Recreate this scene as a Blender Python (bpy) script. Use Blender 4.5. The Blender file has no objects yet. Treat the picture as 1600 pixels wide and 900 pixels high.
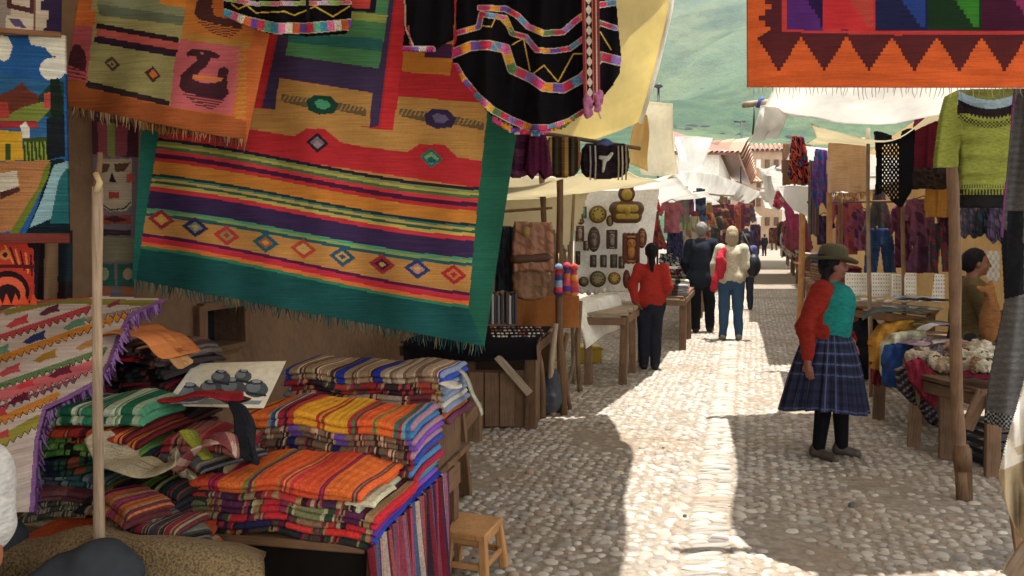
import bpy, math, random
import numpy as np
from mathutils import Vector, Matrix
R = random.Random(7)
NR = np.random.RandomState(11)
scene = bpy.context.scene
COL = scene.collection
# ------------------------------------------------------------------ camera
F = 1300.0            # focal length in pixels of the 1600 x 900 photograph
CZ = 1.55             # eye height
HOR = 368.0           # eye level row
PITCH = math.atan((450 - HOR) / F)
cd = bpy.data.cameras.new('camera'); cam = bpy.data.objects.new('camera', cd); COL.objects.link(cam)
cam.location = (0, 0, CZ); cam.rotation_euler = (math.pi / 2 - PITCH, 0, 0)
cd.sensor_width = 36; cd.lens = 36 * F / 1600; cd.clip_start = 0.05; cd.clip_end = 6000
scene.camera = cam
# ------------------------------------------------------------------ light
SUNX, SUNY = 0.12, 0.05       # sideways shift towards the sun per metre of height
sdir = Vector((SUNX, SUNY, 1)).normalized()
el = math.asin(sdir.z); az = math.atan2(sdir.x, sdir.y)
world = bpy.data.worlds.new("World"); scene.world = world; world.use_nodes = True
wn = world.node_tree; bg = wn.nodes['Background']
sky = wn.nodes.new('ShaderNodeTexSky'); sky.sky_type = 'NISHITA'; sky.sun_disc = False
sky.sun_elevation = el; sky.sun_rotation = az; sky.altitude = 2900; sky.dust_density = 3.0; sky.air_density = 1.0; sky.ozone_density = 0.6
hs = wn.nodes.new('ShaderNodeHueSaturation'); hs.inputs['Saturation'].default_value = .22; hs.inputs['Value'].default_value = 1.0   # thin bright cloud
wn.links.new(sky.outputs[0], hs.inputs['Color'])
tn = wn.nodes.new('ShaderNodeMix'); tn.data_type = 'RGBA'; tn.blend_type = 'MULTIPLY'; tn.inputs[0].default_value = 1; tn.inputs[7].default_value = (1.0, .965, .90, 1)
wn.links.new(hs.outputs[0], tn.inputs[6]); wn.links.new(tn.outputs[2], bg.inputs[0]); bg.inputs[1].default_value = 0.15
sl = bpy.data.lights.new('sun', 'SUN'); sun = bpy.data.objects.new('sun', sl); COL.objects.link(sun)
sl.energy = 3.7; sl.angle = math.radians(0.6); sl.color = (1.0, 0.97, 0.93)
sun.rotation_euler = sdir.to_track_quat('Z', 'Y').to_euler(); sun.location = (0, 0, 30)
scene.view_settings.view_transform = 'Standard'; scene.view_settings.look = 'None'
scene.view_settings.exposure = 1.8; scene.view_settings.gamma = 1
scene.cycles.max_bounces = 8; scene.cycles.diffuse_bounces = 4; scene.cycles.transmission_bounces = 4
scene.cycles.transparent_max_bounces = 6; scene.cycles.volume_bounces = 0
scene.cycles.use_denoising = True

HAZE = .0003
# ------------------------------------------------------------------ places
def W(px, py, Y):
    """the point at horizontal distance Y that is seen at (px, py)"""
    px = np.asarray(px, float); py = np.asarray(py, float); Y = np.asarray(Y, float)
    rx = (px - 800) / F; ry = -(py - 450) / F
    dy = math.cos(PITCH) + ry * math.sin(PITCH)
    dz = -math.sin(PITCH) + ry * math.cos(PITCH)
    t = Y / dy
    return np.stack(np.broadcast_arrays(rx * t, Y + 0 * t, CZ + dz * t), -1)
def Wz(px, py, z):
    rx = (px - 800) / F; ry = -(py - 450) / F
    dy = math.cos(PITCH) + ry * math.sin(PITCH); dz = -math.sin(PITCH) + ry * math.cos(PITCH)
    t = (z - CZ) / dz
    return Vector((rx * t, dy * t, z))
def G(px, py): return Wz(px, py, 0)
def V(px, py, Y): return Vector(W(px, py, Y))
def U(px, py, z):           # the point of height z whose shadow falls on the ground seen at (px, py)
    g = G(px, py); return Vector((g.x + SUNX * z, g.y + SUNY * z, z))
SE = Vector((0.28, 0.96, 0)).normalized()      # along the street
SN = Vector((SE.y, -SE.x, 0))                  # across it, to the right
YAW = math.atan2(-SE.x, SE.y)                  # rotation that turns +Y into the street

# ------------------------------------------------------------------ colours
def lin(c):
    if isinstance(c, str):
        c = c.lstrip('#'); c = [int(c[i:i + 2], 16) / 255 for i in (0, 2, 4)]
        return tuple((x / 12.92 if x <= .04045 else ((x + .055) / 1.055) ** 2.4) for x in c)
    return tuple(c[:3])

# ------------------------------------------------------------------ materials
MATS = {}
def nmat(name):
    m = bpy.data.materials.new(name); m.use_nodes = True; nt = m.node_tree
    b = nt.nodes['Principled BSDF']; MATS[name] = m
    return m, nt, b
def N(nt, typ, **kw):
    n = nt.nodes.new(typ)
    for k, v in kw.items(): setattr(n, k, v)
    return n
def mixc(nt, mode, fac, a, b):
    n = N(nt, 'ShaderNodeMix', data_type='RGBA', blend_type=mode)
    for i, v in ((0, fac), (6, a), (7, b)):
        if hasattr(v, 'is_output'): nt.links.new(v, n.inputs[i])
        elif i == 0: n.inputs[i].default_value = v
        else: n.inputs[i].default_value = (*lin(v), 1)
    return n.outputs[2]
def noise(nt, scale, detail=3, vec=None, rough=.55, sc=None, coord='Object'):
    if vec is None:
        tc = N(nt, 'ShaderNodeTexCoord'); vec = tc.outputs[coord]
    if sc:
        mp = N(nt, 'ShaderNodeMapping'); mp.inputs['Scale'].default_value = sc; nt.links.new(vec, mp.inputs[0]); vec = mp.outputs[0]
    n = N(nt, 'ShaderNodeTexNoise'); n.inputs['Scale'].default_value = scale; n.inputs['Detail'].default_value = detail
    n.inputs['Roughness'].default_value = rough; nt.links.new(vec, n.inputs['Vector'])
    return n.outputs['Fac']
def ramp(nt, fac, stops):
    r = N(nt, 'ShaderNodeValToRGB'); e = r.color_ramp.elements
    while len(e) > 1: e.remove(e[-1])
    for i, (p, c) in enumerate(stops):
        x = e[0] if i == 0 else e.new(p)
        x.position = p; x.color = (*(lin(c) if isinstance(c, str) else ((c,) * 3 if isinstance(c, (int, float)) else c)), 1)
    nt.links.new(fac, r.inputs[0]); return r.outputs[0]
def bump(nt, b, h, strength, dist=.01, prev=None):
    n = N(nt, 'ShaderNodeBump'); n.inputs['Strength'].default_value = strength; n.inputs['Distance'].default_value = dist
    nt.links.new(h, n.inputs['Height'])
    if prev is not None: nt.links.new(prev, n.inputs['Normal'])
    nt.links.new(n.outputs[0], b.inputs['Normal']); return n.outputs[0]
def textile(name, streak=(6, 6, 220), amt=.34, rough=.92, bs=.5, fine=260, translucent=0):
    m, nt, b = nmat(name)
    at = N(nt, 'ShaderNodeAttribute', attribute_name='Col')
    n1 = noise(nt, 1.0, 3, sc=streak); n2 = noise(nt, 5, 3)
    v = ramp(nt, n1, [(.25, 1 - amt), (.75, 1 + amt * .0 + .12)])
    c = mixc(nt, 'MULTIPLY', 1.0, at.outputs['Color'], v)
    c = mixc(nt, 'MULTIPLY', 1.0, c, ramp(nt, n2, [(.3, .80), (.7, 1.08)]))
    hs_ = N(nt, 'ShaderNodeHueSaturation'); hs_.inputs['Saturation'].default_value = .97; nt.links.new(c, hs_.inputs['Color']); c = hs_.outputs[0]
    nt.links.new(c, b.inputs['Base Color']); b.inputs['Roughness'].default_value = rough
    b.inputs['Specular IOR Level'].default_value = .06
    b.inputs['Sheen Weight'].default_value = .0
    p = bump(nt, b, noise(nt, fine, 2), bs, .003)
    bump(nt, b, noise(nt, 1.0, 2, sc=streak), bs, .004, p)
    if translucent:
        tr = N(nt, 'ShaderNodeBsdfTranslucent'); nt.links.new(c, tr.inputs[0])
        ms = N(nt, 'ShaderNodeMixShader'); ms.inputs[0].default_value = translucent
        nt.links.new(b.outputs[0], ms.inputs[1]); nt.links.new(tr.outputs[0], ms.inputs[2])
        nt.links.new(ms.outputs[0], nt.nodes['Material Output'].inputs[0])
    return m
T_W = textile('woven_wool')
T_R = textile('ribbed_wool', streak=(3, 3, 130), amt=.5, bs=.9)
T_C = textile('cotton_cloth', streak=(30, 30, 30), amt=.14, bs=.25, fine=420)
T_K = textile('knitted_wool', streak=(25, 25, 90), amt=.4, bs=1.0, fine=130)
T_S = textile('folded_wool', streak=(130, 130, 130), amt=.42, bs=.8, fine=300)
T_T = textile('thin_hanging_cloth', streak=(30, 30, 30), amt=.12, bs=.2, fine=300, translucent=.35)
def tarp(name, col, tl=.45):
    m, nt, b = nmat(name)
    n = noise(nt, 1.6, 4); n2 = noise(nt, 14, 3)
    c = mixc(nt, 'MULTIPLY', 1.0, mixc(nt, 'MULTIPLY', 1.0, col, ramp(nt, n, [(.3, .80), (.62, 1.0)])), ramp(nt, n2, [(.3, .93), (.7, 1.0)]))
    nt.links.new(c, b.inputs['Base Color']); b.inputs['Roughness'].default_value = .75
    b.inputs['Specular IOR Level'].default_value = .2
    bump(nt, b, noise(nt, 9, 4), .35, .03)
    tr = N(nt, 'ShaderNodeBsdfTranslucent'); nt.links.new(c, tr.inputs[0])
    ms = N(nt, 'ShaderNodeMixShader'); ms.inputs[0].default_value = tl
    nt.links.new(b.outputs[0], ms.inputs[1]); nt.links.new(tr.outputs[0], ms.inputs[2])
    nt.links.new(ms.outputs[0], nt.nodes['Material Output'].inputs[0])
    return m
TP_W = tarp('white_tarpaulin', 'f4f2ec', .5); TP_Y = tarp('yellow_tarpaulin', 'efe2ae', .5); TP_C = tarp('cream_canvas', 'e8e0c8', .5)
TP_B = tarp('thick_brown_tarpaulin', 'cdbd9c', .42)
def wood(name, c1, c2, rough=.7, sc=(60, 60, 3.5)):
    m, nt, b = nmat(name)
    n = noise(nt, 1.0, 5, sc=sc, rough=.65); n2 = noise(nt, 7, 3)
    c = ramp(nt, n, [(.28, c1), (.5, c2), (.72, c1)])
    c = mixc(nt, 'MULTIPLY', 1.0, c, ramp(nt, n2, [(.3, .68), (.68, 1.1)]))
    oi = N(nt, 'ShaderNodeObjectInfo'); c = mixc(nt, 'MULTIPLY', 1.0, c, ramp(nt, oi.outputs['Random'], [(0, .8), (1, 1.15)]))
    nt.links.new(c, b.inputs['Base Color']); b.inputs['Roughness'].default_value = rough
    b.inputs['Specular IOR Level'].default_value = .25
    bump(nt, b, n, .5, .006); return m
WD_P = wood('bare_pole_wood', '6e5c46', '94806a'); WD_D = wood('dark_weathered_wood', '4a3626', '6e5138'); WD_M = wood('brown_plank_wood', '5c4430', '7c6048')
WD_S = wood('stool_wood', '94643a', 'b48452', .45); WD_G = wood('grey_weathered_wood', '7c6c5a', 'a4927a')
def plain(name, c, rough=.6, amt=.2, scale=12, bs=.2, metal=0):
    m, nt, b = nmat(name)
    n = noise(nt, scale, 4)
    cc = mixc(nt, 'MULTIPLY', 1.0, c, ramp(nt, n, [(.3, 1 - amt), (.7, 1.05)]))
    nt.links.new(cc, b.inputs['Base Color']); b.inputs['Roughness'].default_value = rough; b.inputs['Metallic'].default_value = metal
    bump(nt, b, noise(nt, scale * 6, 3), bs, .004); return m
def attrmat(name, rough=.6, amt=.2, scale=14, bs=.2, spec=.3, sss=0):
    m, nt, b = nmat(name)
    at = N(nt, 'ShaderNodeAttribute', attribute_name='Col')
    cc = mixc(nt, 'MULTIPLY', 1.0, at.outputs['Color'], ramp(nt, noise(nt, scale, 4), [(.3, 1 - amt), (.7, 1.05)]))
    nt.links.new(cc, b.inputs['Base Color']); b.inputs['Roughness'].default_value = rough
    b.inputs['Specular IOR Level'].default_value = spec
    bump(nt, b, noise(nt, scale * 8, 3), bs, .003); return m
SKIN = attrmat('brown_skin', .5, .14, 20, .1, .35); HAIR = attrmat('hair', .62, .5, 160, .6, .12); PAINT = attrmat('painted_surface', .5); LEATH = attrmat('leather', .5, .35, 30, .3)
CERAM = attrmat('carved_relief', .55, .45, 60, .6, .4)
ROPE = plain('rope_fibre', 'b09a70', .9)

# ------------------------------------------------------------------ meshes
WL = {}                       # world position of every object that may parent others
def empty(name, loc, label=None, cat=None, group=None, kind=None):
    o = bpy.data.objects.new(name, None); COL.objects.link(o); o.location = loc; o.empty_display_size = .1
    WL[o] = Vector(loc); return tag(o, label, cat, group, kind)
def tag(o, label=None, cat=None, group=None, kind=None):
    for k, v in (('label', label), ('category', cat), ('group', group), ('kind', kind)):
        if v: o[k] = v
    return o
def mesh(name, v, f, mat, parent=None, fcol=None, pcol=None, smooth=True, origin=None):
    """v (n,3) world points; f list of tuples or (m,k) array; one object"""
    v = np.asarray(v, float)
    if parent is not None: o0 = WL[parent]
    elif origin is not None: o0 = Vector(origin)
    else: o0 = Vector(((v[:, 0].min() + v[:, 0].max()) / 2, (v[:, 1].min() + v[:, 1].max()) / 2, v[:, 2].min()))
    vv = v - np.array(o0)
    me = bpy.data.meshes.new(name)
    if isinstance(f, np.ndarray):
        k = f.shape[1]; n = len(f)
        me.vertices.add(len(vv)); me.vertices.foreach_set('co', vv.astype(np.float32).ravel())
        me.loops.add(n * k); me.loops.foreach_set('vertex_index', f.astype(np.int32).ravel())
        me.polygons.add(n); me.polygons.foreach_set('loop_start', np.arange(0, n * k, k, dtype=np.int32))
        me.polygons.foreach_set('loop_total', np.full(n, k, dtype=np.int32))
        me.update(calc_edges=True)
    else:
        me.from_pydata([tuple(x) for x in vv], [], f)
    if smooth: me.polygons.foreach_set('use_smooth', np.ones(len(me.polygons), dtype=bool))
    for c, dom in ((fcol, 'FACE'), (pcol, 'POINT')):
        if c is None: continue
        a = me.attributes.new('Col', 'FLOAT_COLOR', dom)
        n = len(me.polygons) if dom == 'FACE' else len(me.vertices)
        c = np.asarray(c, float)
        if c.ndim == 1: c = np.tile(c[:3], (n, 1))
        a.data.foreach_set('color', np.concatenate([c[:, :3], np.ones((n, 1))], 1).astype(np.float32).ravel())
    me.materials.append(mat)
    o = bpy.data.objects.new(name, me); COL.objects.link(o)
    if parent is not None: o.parent = parent; WL[o] = Vector(o0)
    else: o.location = o0; WL[o] = Vector(o0)
    if parent is not None: o.location = (0, 0, 0)
    return o
def gridfaces(nx, ny, off=0, wrap=False):
    """vertices indexed i*(ny+1)+j"""
    i, j = np.meshgrid(np.arange(nx), np.arange(ny), indexing='ij')
    a = i * (ny + 1) + j
    return (np.stack([a, a + 1, a + ny + 2, a + ny + 1], -1).reshape(-1, 4) + off)
class Acc:
    """collects pieces that belong to ONE part"""
    def __init__(s): s.v = []; s.f = []; s.c = []; s.n = 0
    def add(s, v, f, col=None):
        s.v.extend([tuple(x) for x in v]); s.f.extend([tuple(int(i) + s.n for i in t) for t in f]); s.n += len(v)
        c = lin(col) if isinstance(col, str) else col
        s.c.extend([c if c is not None else (.5, .5, .5)] * len(f)); return s
    def build(s, name, mat, parent=None, smooth=False):
        return mesh(name, np.array(s.v), s.f, mat, parent, fcol=np.array([c[:3] for c in s.c]), smooth=smooth)
def box_vf(c, s, rot=0, bev=.004):
    c = Vector(c); hx, hy, hz = s[0] / 2, s[1] / 2, s[2] / 2; b = min(bev, hx * .45, hy * .45, hz * .45)
    vs = []; idx = {}
    M = Matrix.Rotation(rot, 3, 'Z') if not isinstance(rot, Matrix) else rot
    for sx in (-1, 1):
        for sy in (-1, 1):
            for sz in (-1, 1):
                for k in range(3):
                    p = [sx * (hx - (0 if k == 0 else b)), sy * (hy - (0 if k == 1 else b)), sz * (hz - (0 if k == 2 else b))]
                    idx[(sx, sy, sz, k)] = len(vs); vs.append(tuple(c + M @ Vector(p)))
    fs = []
    def q(keys): fs.append(tuple(idx[k] for k in keys))
    for s_ in (-1, 1):
        o = [(-1, -1), (1, -1), (1, 1), (-1, 1)]
        if s_ < 0: o = o[::-1]
        q([(s_, a, b_, 0) for a, b_ in o]); q([(b_, s_, a, 1) for a, b_ in o]); q([(a, b_, s_, 2) for a, b_ in o])
    for a in (-1, 1):
        for b_ in (-1, 1):
            r = (lambda L: L if a * b_ > 0 else L[::-1])
            q(r([(a, b_, -1, 0), (a, b_, -1, 1), (a, b_, 1, 1), (a, b_, 1, 0)]))
            q(r([(-1, a, b_, 1), (-1, a, b_, 2), (1, a, b_, 2), (1, a, b_, 1)]))
            q(r([(b_, -1, a, 2), (b_, -1, a, 0), (b_, 1, a, 0), (b_, 1, a, 2)]))
            for c_ in (-1, 1):
                t = [(a, b_, c_, 0), (a, b_, c_, 1), (a, b_, c_, 2)]
                q(t if a * b_ * c_ > 0 else t[::-1])
    return vs, fs
def box(name, c, s, mat, parent=None, rot=0, bev=.004, col=None):
    v, f = box_vf(c, s, rot, bev)
    return mesh(name, np.array(v), f, mat, parent, fcol=lin(col) if col else None, smooth=False)
def align(p0, p1, side=None):
    z = (Vector(p1) - Vector(p0)).normalized(); s = Vector(side or (SN if abs(z.z) > .6 else (0, 0, 1)))
    x = (s - z * s.dot(z)).normalized(); y = z.cross(x)
    return Matrix((x, y, z)).transposed()
def plank(name, p0, p1, w, t, mat, parent=None, side=None, ends=.0):
    """a board from p0 to p1, w wide along 'side', t thick; grain runs along it"""
    p0, p1 = Vector(p0), Vector(p1); L = (p1 - p0).length; M = align(p0, p1, side)
    v, f = box_vf((0, 0, L / 2), (w, t, L + ends), 0, min(.004, t * .2))
    v = [(x + R.uniform(-1, 1) * .002, y + R.uniform(-1, 1) * .001, z + R.uniform(-1, 1) * .002) for x, y, z in v]
    me = bpy.data.meshes.new(name); me.from_pydata(v, [], f); me.materials.append(mat)
    o = bpy.data.objects.new(name, me); COL.objects.link(o)
    m4 = M.to_4x4(); m4.translation = p0 - (WL[parent] if parent else Vector())
    if parent: o.parent = parent
    o.matrix_local = m4; WL[o] = p0; return o
def tube_vf(pts, rad, seg=10, cap=True):
    pts = [Vector(p) for p in pts]; n = len(pts); rad = [rad] * n if isinstance(rad, (int, float)) else rad
    v = []; f = []; x = None
    for i, p in enumerate(pts):
        d = (pts[min(i + 1, n - 1)] - pts[max(i - 1, 0)]).normalized()
        if x is None: x = d.orthogonal().normalized()
        x = (x - d * x.dot(d)).normalized(); y = d.cross(x)
        for k in range(seg):
            a = 2 * math.pi * k / seg; v.append(tuple(p + (x * math.cos(a) + y * math.sin(a)) * rad[i]))
    for i in range(n - 1):
        for k in range(seg):
            a = i * seg + k; b = i * seg + (k + 1) % seg; f.append((a, b, b + seg, a + seg))
    if cap: f.append(tuple(range(seg))[::-1]); f.append(tuple(range((n - 1) * seg, n * seg)))
    return v, f
def tube(name, pts, rad, mat, parent=None, seg=10, col=None, smooth=True):
    v, f = tube_vf(pts, rad, seg); return mesh(name, np.array(v), f, mat, parent, fcol=lin(col) if col else None, smooth=smooth)
def pole(name, p0, p1, r0, r1, mat, parent=None, n=14, wob=.006, seed=0):
    rr = random.Random(seed); p0, p1 = Vector(p0), Vector(p1); a, b = rr.uniform(0, 6), rr.uniform(0, 6)
    pts = []; rad = []
    for i in range(n + 1):
        t = i / n; p = p0.lerp(p1, t) + Vector((math.sin(a + 5 * t) * wob, math.sin(b + 4 * t) * wob, 0))
        pts.append(p); rad.append((r0 + (r1 - r0) * t) * (1 + rr.uniform(-.09, .09)))
    return tube(name, pts, rad, mat, parent, 10)
def resample(g, k):
    """smooth interpolation of a control grid (a,b,3), k steps per span"""
    def cr(P, k):
        n = len(P); out = []
        for i in range(n - 1):
            p0 = P[max(i - 1, 0)]; p1 = P[i]; p2 = P[i + 1]; p3 = P[min(i + 2, n - 1)]
            for s in range(k):
                t = s / k
                out.append(.5 * ((2 * p1) + (-p0 + p2) * t + (2 * p0 - 5 * p1 + 4 * p2 - p3) * t * t + (-p0 + 3 * p1 - 3 * p2 + p3) * t ** 3))
        out.append(P[-1]); return np.array(out)
    g = cr(g, k); return np.swapaxes(cr(np.swapaxes(g, 0, 1), k), 0, 1)
def sheet(name, rows, mat, parent=None, k=8, thick=.006, wr=.02, col=None, seed=0, wf=9.0):
    """cloth through a control grid of world points, with wrinkles and a real thickness"""
    g = resample(np.array([[tuple(p) for p in r] for r in rows], float), k)
    a, b = g.shape[:2]; rs = np.random.RandomState(seed)
    du = np.gradient(g, axis=0); dv = np.gradient(g, axis=1); n = np.cross(du, dv); n /= (np.linalg.norm(n, axis=2, keepdims=True) + 1e-9)
    w = np.zeros((a, b))
    for _ in range(7):
        kx, ky, kz = rs.normal(size=3) * wf / 2; w += np.sin(g[..., 0] * kx + g[..., 1] * ky + g[..., 2] * kz + rs.uniform(0, 6)) / 3
    g = g + n * (w * wr)[..., None]
    top = g + n * thick / 2; bot = g - n * thick / 2
    f = gridfaces(a - 1, b - 1); F2 = gridfaces(a - 1, b - 1, a * b)[:, ::-1]
    idx = np.arange(a * b).reshape(a, b); ring = np.concatenate([idx[0, :-1], idx[:-1, -1], idx[-1, :0:-1], idx[:0:-1, 0]])
    r2 = np.roll(ring, -1); side = np.stack([ring, r2, r2 + a * b, ring + a * b], -1)
    v = np.concatenate([top.reshape(-1, 3), bot.reshape(-1, 3)])
    return mesh(name, v, np.concatenate([f, F2, side]), mat, parent, fcol=None if col is None else lin(col))
# ------------------------------------------------------------------ painted / woven surfaces
class Cv:
    """a weave: cells with a colour each, laid between four corners; motifs are given at the corners' scale"""
    def __init__(s, quad, nu, nv, base):
        s.q = np.array(quad, float); s.nu, s.nv = nu, nv
        u, v = np.meshgrid((np.arange(nu) + .5) / nu, (np.arange(nv) + .5) / nv, indexing='ij')
        s.u, s.v = u, v; s.PX, s.PY = s.at(u, v)
        s.c = np.empty((nu, nv, 3)); s.c[:] = lin(base); s.m = np.ones((nu, nv), bool)
    def at(s, u, v):
        tl, tr, br, bl = s.q
        p = [(tl[k] * (1 - u) + tr[k] * u) * (1 - v) + (bl[k] * (1 - u) + br[k] * u) * v for k in (0, 1)]
        return p[0], p[1]
    def inpoly(s, pts, X=None, Y=None):
        X = s.PX if X is None else X; Y = s.PY if Y is None else Y
        r = np.zeros(X.shape, bool); n = len(pts)
        for i in range(n):
            x0, y0 = pts[i]; x1, y1 = pts[(i + 1) % n]
            if y0 == y1: continue
            c = ((y0 > Y) != (y1 > Y)) & (X < (x1 - x0) * (Y - y0) / (y1 - y0) + x0); r ^= c
        return r
    def poly(s, pts, col): s.c[s.inpoly(pts)] = lin(col); return s
    def uv(s, u0, v0, u1, v1, col): s.c[(s.u >= u0) & (s.u < u1) & (s.v >= v0) & (s.v < v1)] = lin(col); return s
    def uvpoly(s, pts, col): s.c[s.inpoly(pts, s.u, s.v)] = lin(col); return s
    def dist(s, pts, close=False):
        d = np.full(s.PX.shape, 1e9); n = len(pts)
        for i in range(n if close else n - 1):
            x0, y0 = pts[i]; x1, y1 = pts[(i + 1) % n]; dx, dy = x1 - x0, y1 - y0
            t = np.clip(((s.PX - x0) * dx + (s.PY - y0) * dy) / (dx * dx + dy * dy + 1e-9), 0, 1)
            d = np.minimum(d, np.hypot(s.PX - x0 - t * dx, s.PY - y0 - t * dy))
        return d
    def line(s, pts, w, col, close=False): s.c[s.dist(pts, close) < w / 2] = lin(col); return s
    def ell(s, cx, cy, rx, ry, col): s.c[((s.PX - cx) / rx) ** 2 + ((s.PY - cy) / ry) ** 2 < 1] = lin(col); return s
    def dia(s, cx, cy, rx, ry, col, sl=0):
        s.c[np.abs(s.PX - cx) / rx + np.abs(s.PY - cy - (s.PX - cx) * sl) / ry < 1] = lin(col); return s
    def keep(s, pts): s.m &= s.inpoly(pts); return s
    def cut(s, pts): s.m &= ~s.inpoly(pts); return s
    def bands(s, pts_top, edges, cols):
        """bands following a polyline given as (x,y), each edge an offset in y below it"""
        xs = [p[0] for p in pts_top]; ys = [p[1] for p in pts_top]; y0 = np.interp(s.PX, xs, ys)
        for (a, b), c in zip(zip(edges[:-1], edges[1:]), cols):
            if c: s.c[(s.PY >= y0 + a) & (s.PY < y0 + b)] = lin(c)
        return s
    def speckle(s, amt, seed=0):
        rs = np.random.RandomState(seed); s.c *= (1 + rs.uniform(-amt, amt, s.c.shape[:2]))[..., None]; return s
def depth_profile(m, k):
    """0 at the outline, 1 at k cells inside"""
    d = np.zeros(m.shape); cur = m.copy(); n = 0
    while cur.any() and n < k:
        d[cur] += 1; p = np.pad(cur, 1); cur = cur & p[2:, 1:-1] & p[:-2, 1:-1] & p[1:-1, 2:] & p[1:-1, :-2]; n += 1
    return np.minimum(d / k, 1)
def relief(name, cv, Ys, mat, parent=None, fold=None, thick=.005, puff=0, pk=6, back=True, edgecol=None, smooth=True, smoothcol=False):
    """turn a weave into cloth: Ys are the distances of the four corners, fold(u,v) pushes it nearer or farther"""
    nu, nv = cv.nu, cv.nv
    u, v = np.meshgrid(np.arange(nu + 1) / nu, np.arange(nv + 1) / nv, indexing='ij')
    X, Yp = cv.at(u, v); q = 1 / np.array(Ys, float)
    D = 1 / ((q[0] * (1 - u) + q[1] * u) * (1 - v) + (q[3] * (1 - u) + q[2] * u) * v)
    if fold is not None: D = D + fold(u, v)
    if puff:
        pr = depth_profile(cv.m, pk); pp = np.pad(pr, 1, mode='edge')
        pv = (pp[1:, 1:] + pp[:-1, 1:] + pp[1:, :-1] + pp[:-1, :-1]) / 4; pv = np.sqrt(1 - (1 - pv) ** 2)
        th = thick + puff * pv
    else: th = np.full(D.shape, thick)
    P0 = W(X, Yp, D - th / 2)
    # the back keeps the same place in space, only deeper
    P1 = P0 + np.stack([0 * th, th, 0 * th], -1)
    return solid(name, cv, P0, P1, mat, parent, back, edgecol, smooth, smoothcol)
def relief3(name, cv, c4, mat, parent=None, fold=None, thick=.005, puff=0, pk=6, back=True, edgecol=None, smooth=True, smoothcol=False):
    nu, nv = cv.nu, cv.nv
    u, v = np.meshgrid(np.arange(nu + 1) / nu, np.arange(nv + 1) / nv, indexing='ij'); c4 = [np.array(c) for c in c4]
    uu, vv = u[..., None], v[..., None]
    P = (c4[0] * (1 - uu) + c4[1] * uu) * (1 - vv) + (c4[3] * (1 - uu) + c4[2] * uu) * vv
    n = np.cross(c4[1] - c4[0], c4[3] - c4[0]); n /= np.linalg.norm(n)
    if fold is not None: P = P - n * fold(u, v)[..., None]
    th = np.full(u.shape, thick)
    if puff:
        pr = depth_profile(cv.m, pk); pp = np.pad(pr, 1, mode='edge'); pv = (pp[1:, 1:] + pp[:-1, 1:] + pp[1:, :-1] + pp[:-1, :-1]) / 4
        th = thick + puff * np.sqrt(1 - (1 - pv) ** 2)
    return solid(name, cv, P - n * th[..., None] / 2, P + n * th[..., None] / 2, mat, parent, back, edgecol, smooth, smoothcol)
def solid(name, cv, P0, P1, mat, parent, back, edgecol, smooth, smoothcol):
    nu, nv = cv.nu, cv.nv
    f = gridfaces(nu, nv); mk = cv.m.reshape(-1); f0 = f[mk]; c0 = cv.c.reshape(-1, 3)[mk]
    nvx = (nu + 1) * (nv + 1)
    fs = [f0[:, ::-1]]; cs = [c0]
    if back: fs.append(f0 + nvx); cs.append(c0)
    # rim
    M = np.pad(cv.m, 1); idx = np.arange(nvx).reshape(nu + 1, nv + 1)
    for du, dv, a, b in ((-1, 0, (0, 0), (0, 1)), (1, 0, (1, 1), (1, 0)), (0, -1, (1, 0), (0, 0)), (0, 1, (0, 1), (1, 1))):
        e = cv.m & ~M[1 + du:1 + du + nu, 1 + dv:1 + dv + nv]; ii, jj = np.nonzero(e)
        if len(ii) == 0 or not back: continue
        p = idx[ii + a[0], jj + a[1]]; q_ = idx[ii + b[0], jj + b[1]]
        fs.append(np.stack([p, q_, q_ + nvx, p + nvx], -1)); cs.append(cv.c[ii, jj] if edgecol is None else np.tile(lin(edgecol), (len(ii), 1)))
    f = np.concatenate(fs); c = np.concatenate(cs); v3 = np.concatenate([P0.reshape(-1, 3), P1.reshape(-1, 3)])
    used = np.zeros(len(v3), bool); used[f.ravel()] = True; mp = np.cumsum(used) - 1
    v3 = v3[used]; f = mp[f]
    if smoothcol:
        pc = np.zeros((len(v3), 3)); ct = np.zeros(len(v3))
        for k in range(4): np.add.at(pc, f[:, k], c); np.add.at(ct, f[:, k], 1)
        return mesh(name, v3, f, mat, parent, pcol=pc / ct[:, None], smooth=smooth)
    return mesh(name, v3, f, mat, parent, fcol=c, smooth=smooth)
def fringe(name, pts, Y, mat, parent, n, length, cols, wdt=.0035, seed=0, slant=0):
    """threads along the lower hem pts (photo scale), n of them"""
    rr = random.Random(seed); A = Acc(); xs = np.array(pts, float)
    seg = np.hypot(*np.diff(xs, axis=0).T); cum = np.concatenate([[0], np.cumsum(seg)])
    for i in range(n):
        s = (i + rr.uniform(.1, .9)) / n * cum[-1]; x = np.interp(s, cum, xs[:, 0]); y = np.interp(s, cum, xs[:, 1])
        yy = Y(x) if callable(Y) else Y
        L = length * rr.uniform(.5, 1.15); p0 = V(x, y - 1, yy); dx = rr.uniform(-.3, .3) * L + slant * L
        p1 = p0 + Vector((dx * .4, rr.uniform(-.3, .3) * L * .5, -L * .55)); p2 = p0 + Vector((dx, rr.uniform(-.4, .4) * L * .5, -L))
        v, f = tube_vf([p0, p1, p2], [wdt, wdt * .8, wdt * .4], 3, False); A.add(v, f, rr.choice(cols))
    o = A.build(name, mat, parent, smooth=True); o['kind'] = 'stuff'; return o
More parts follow.
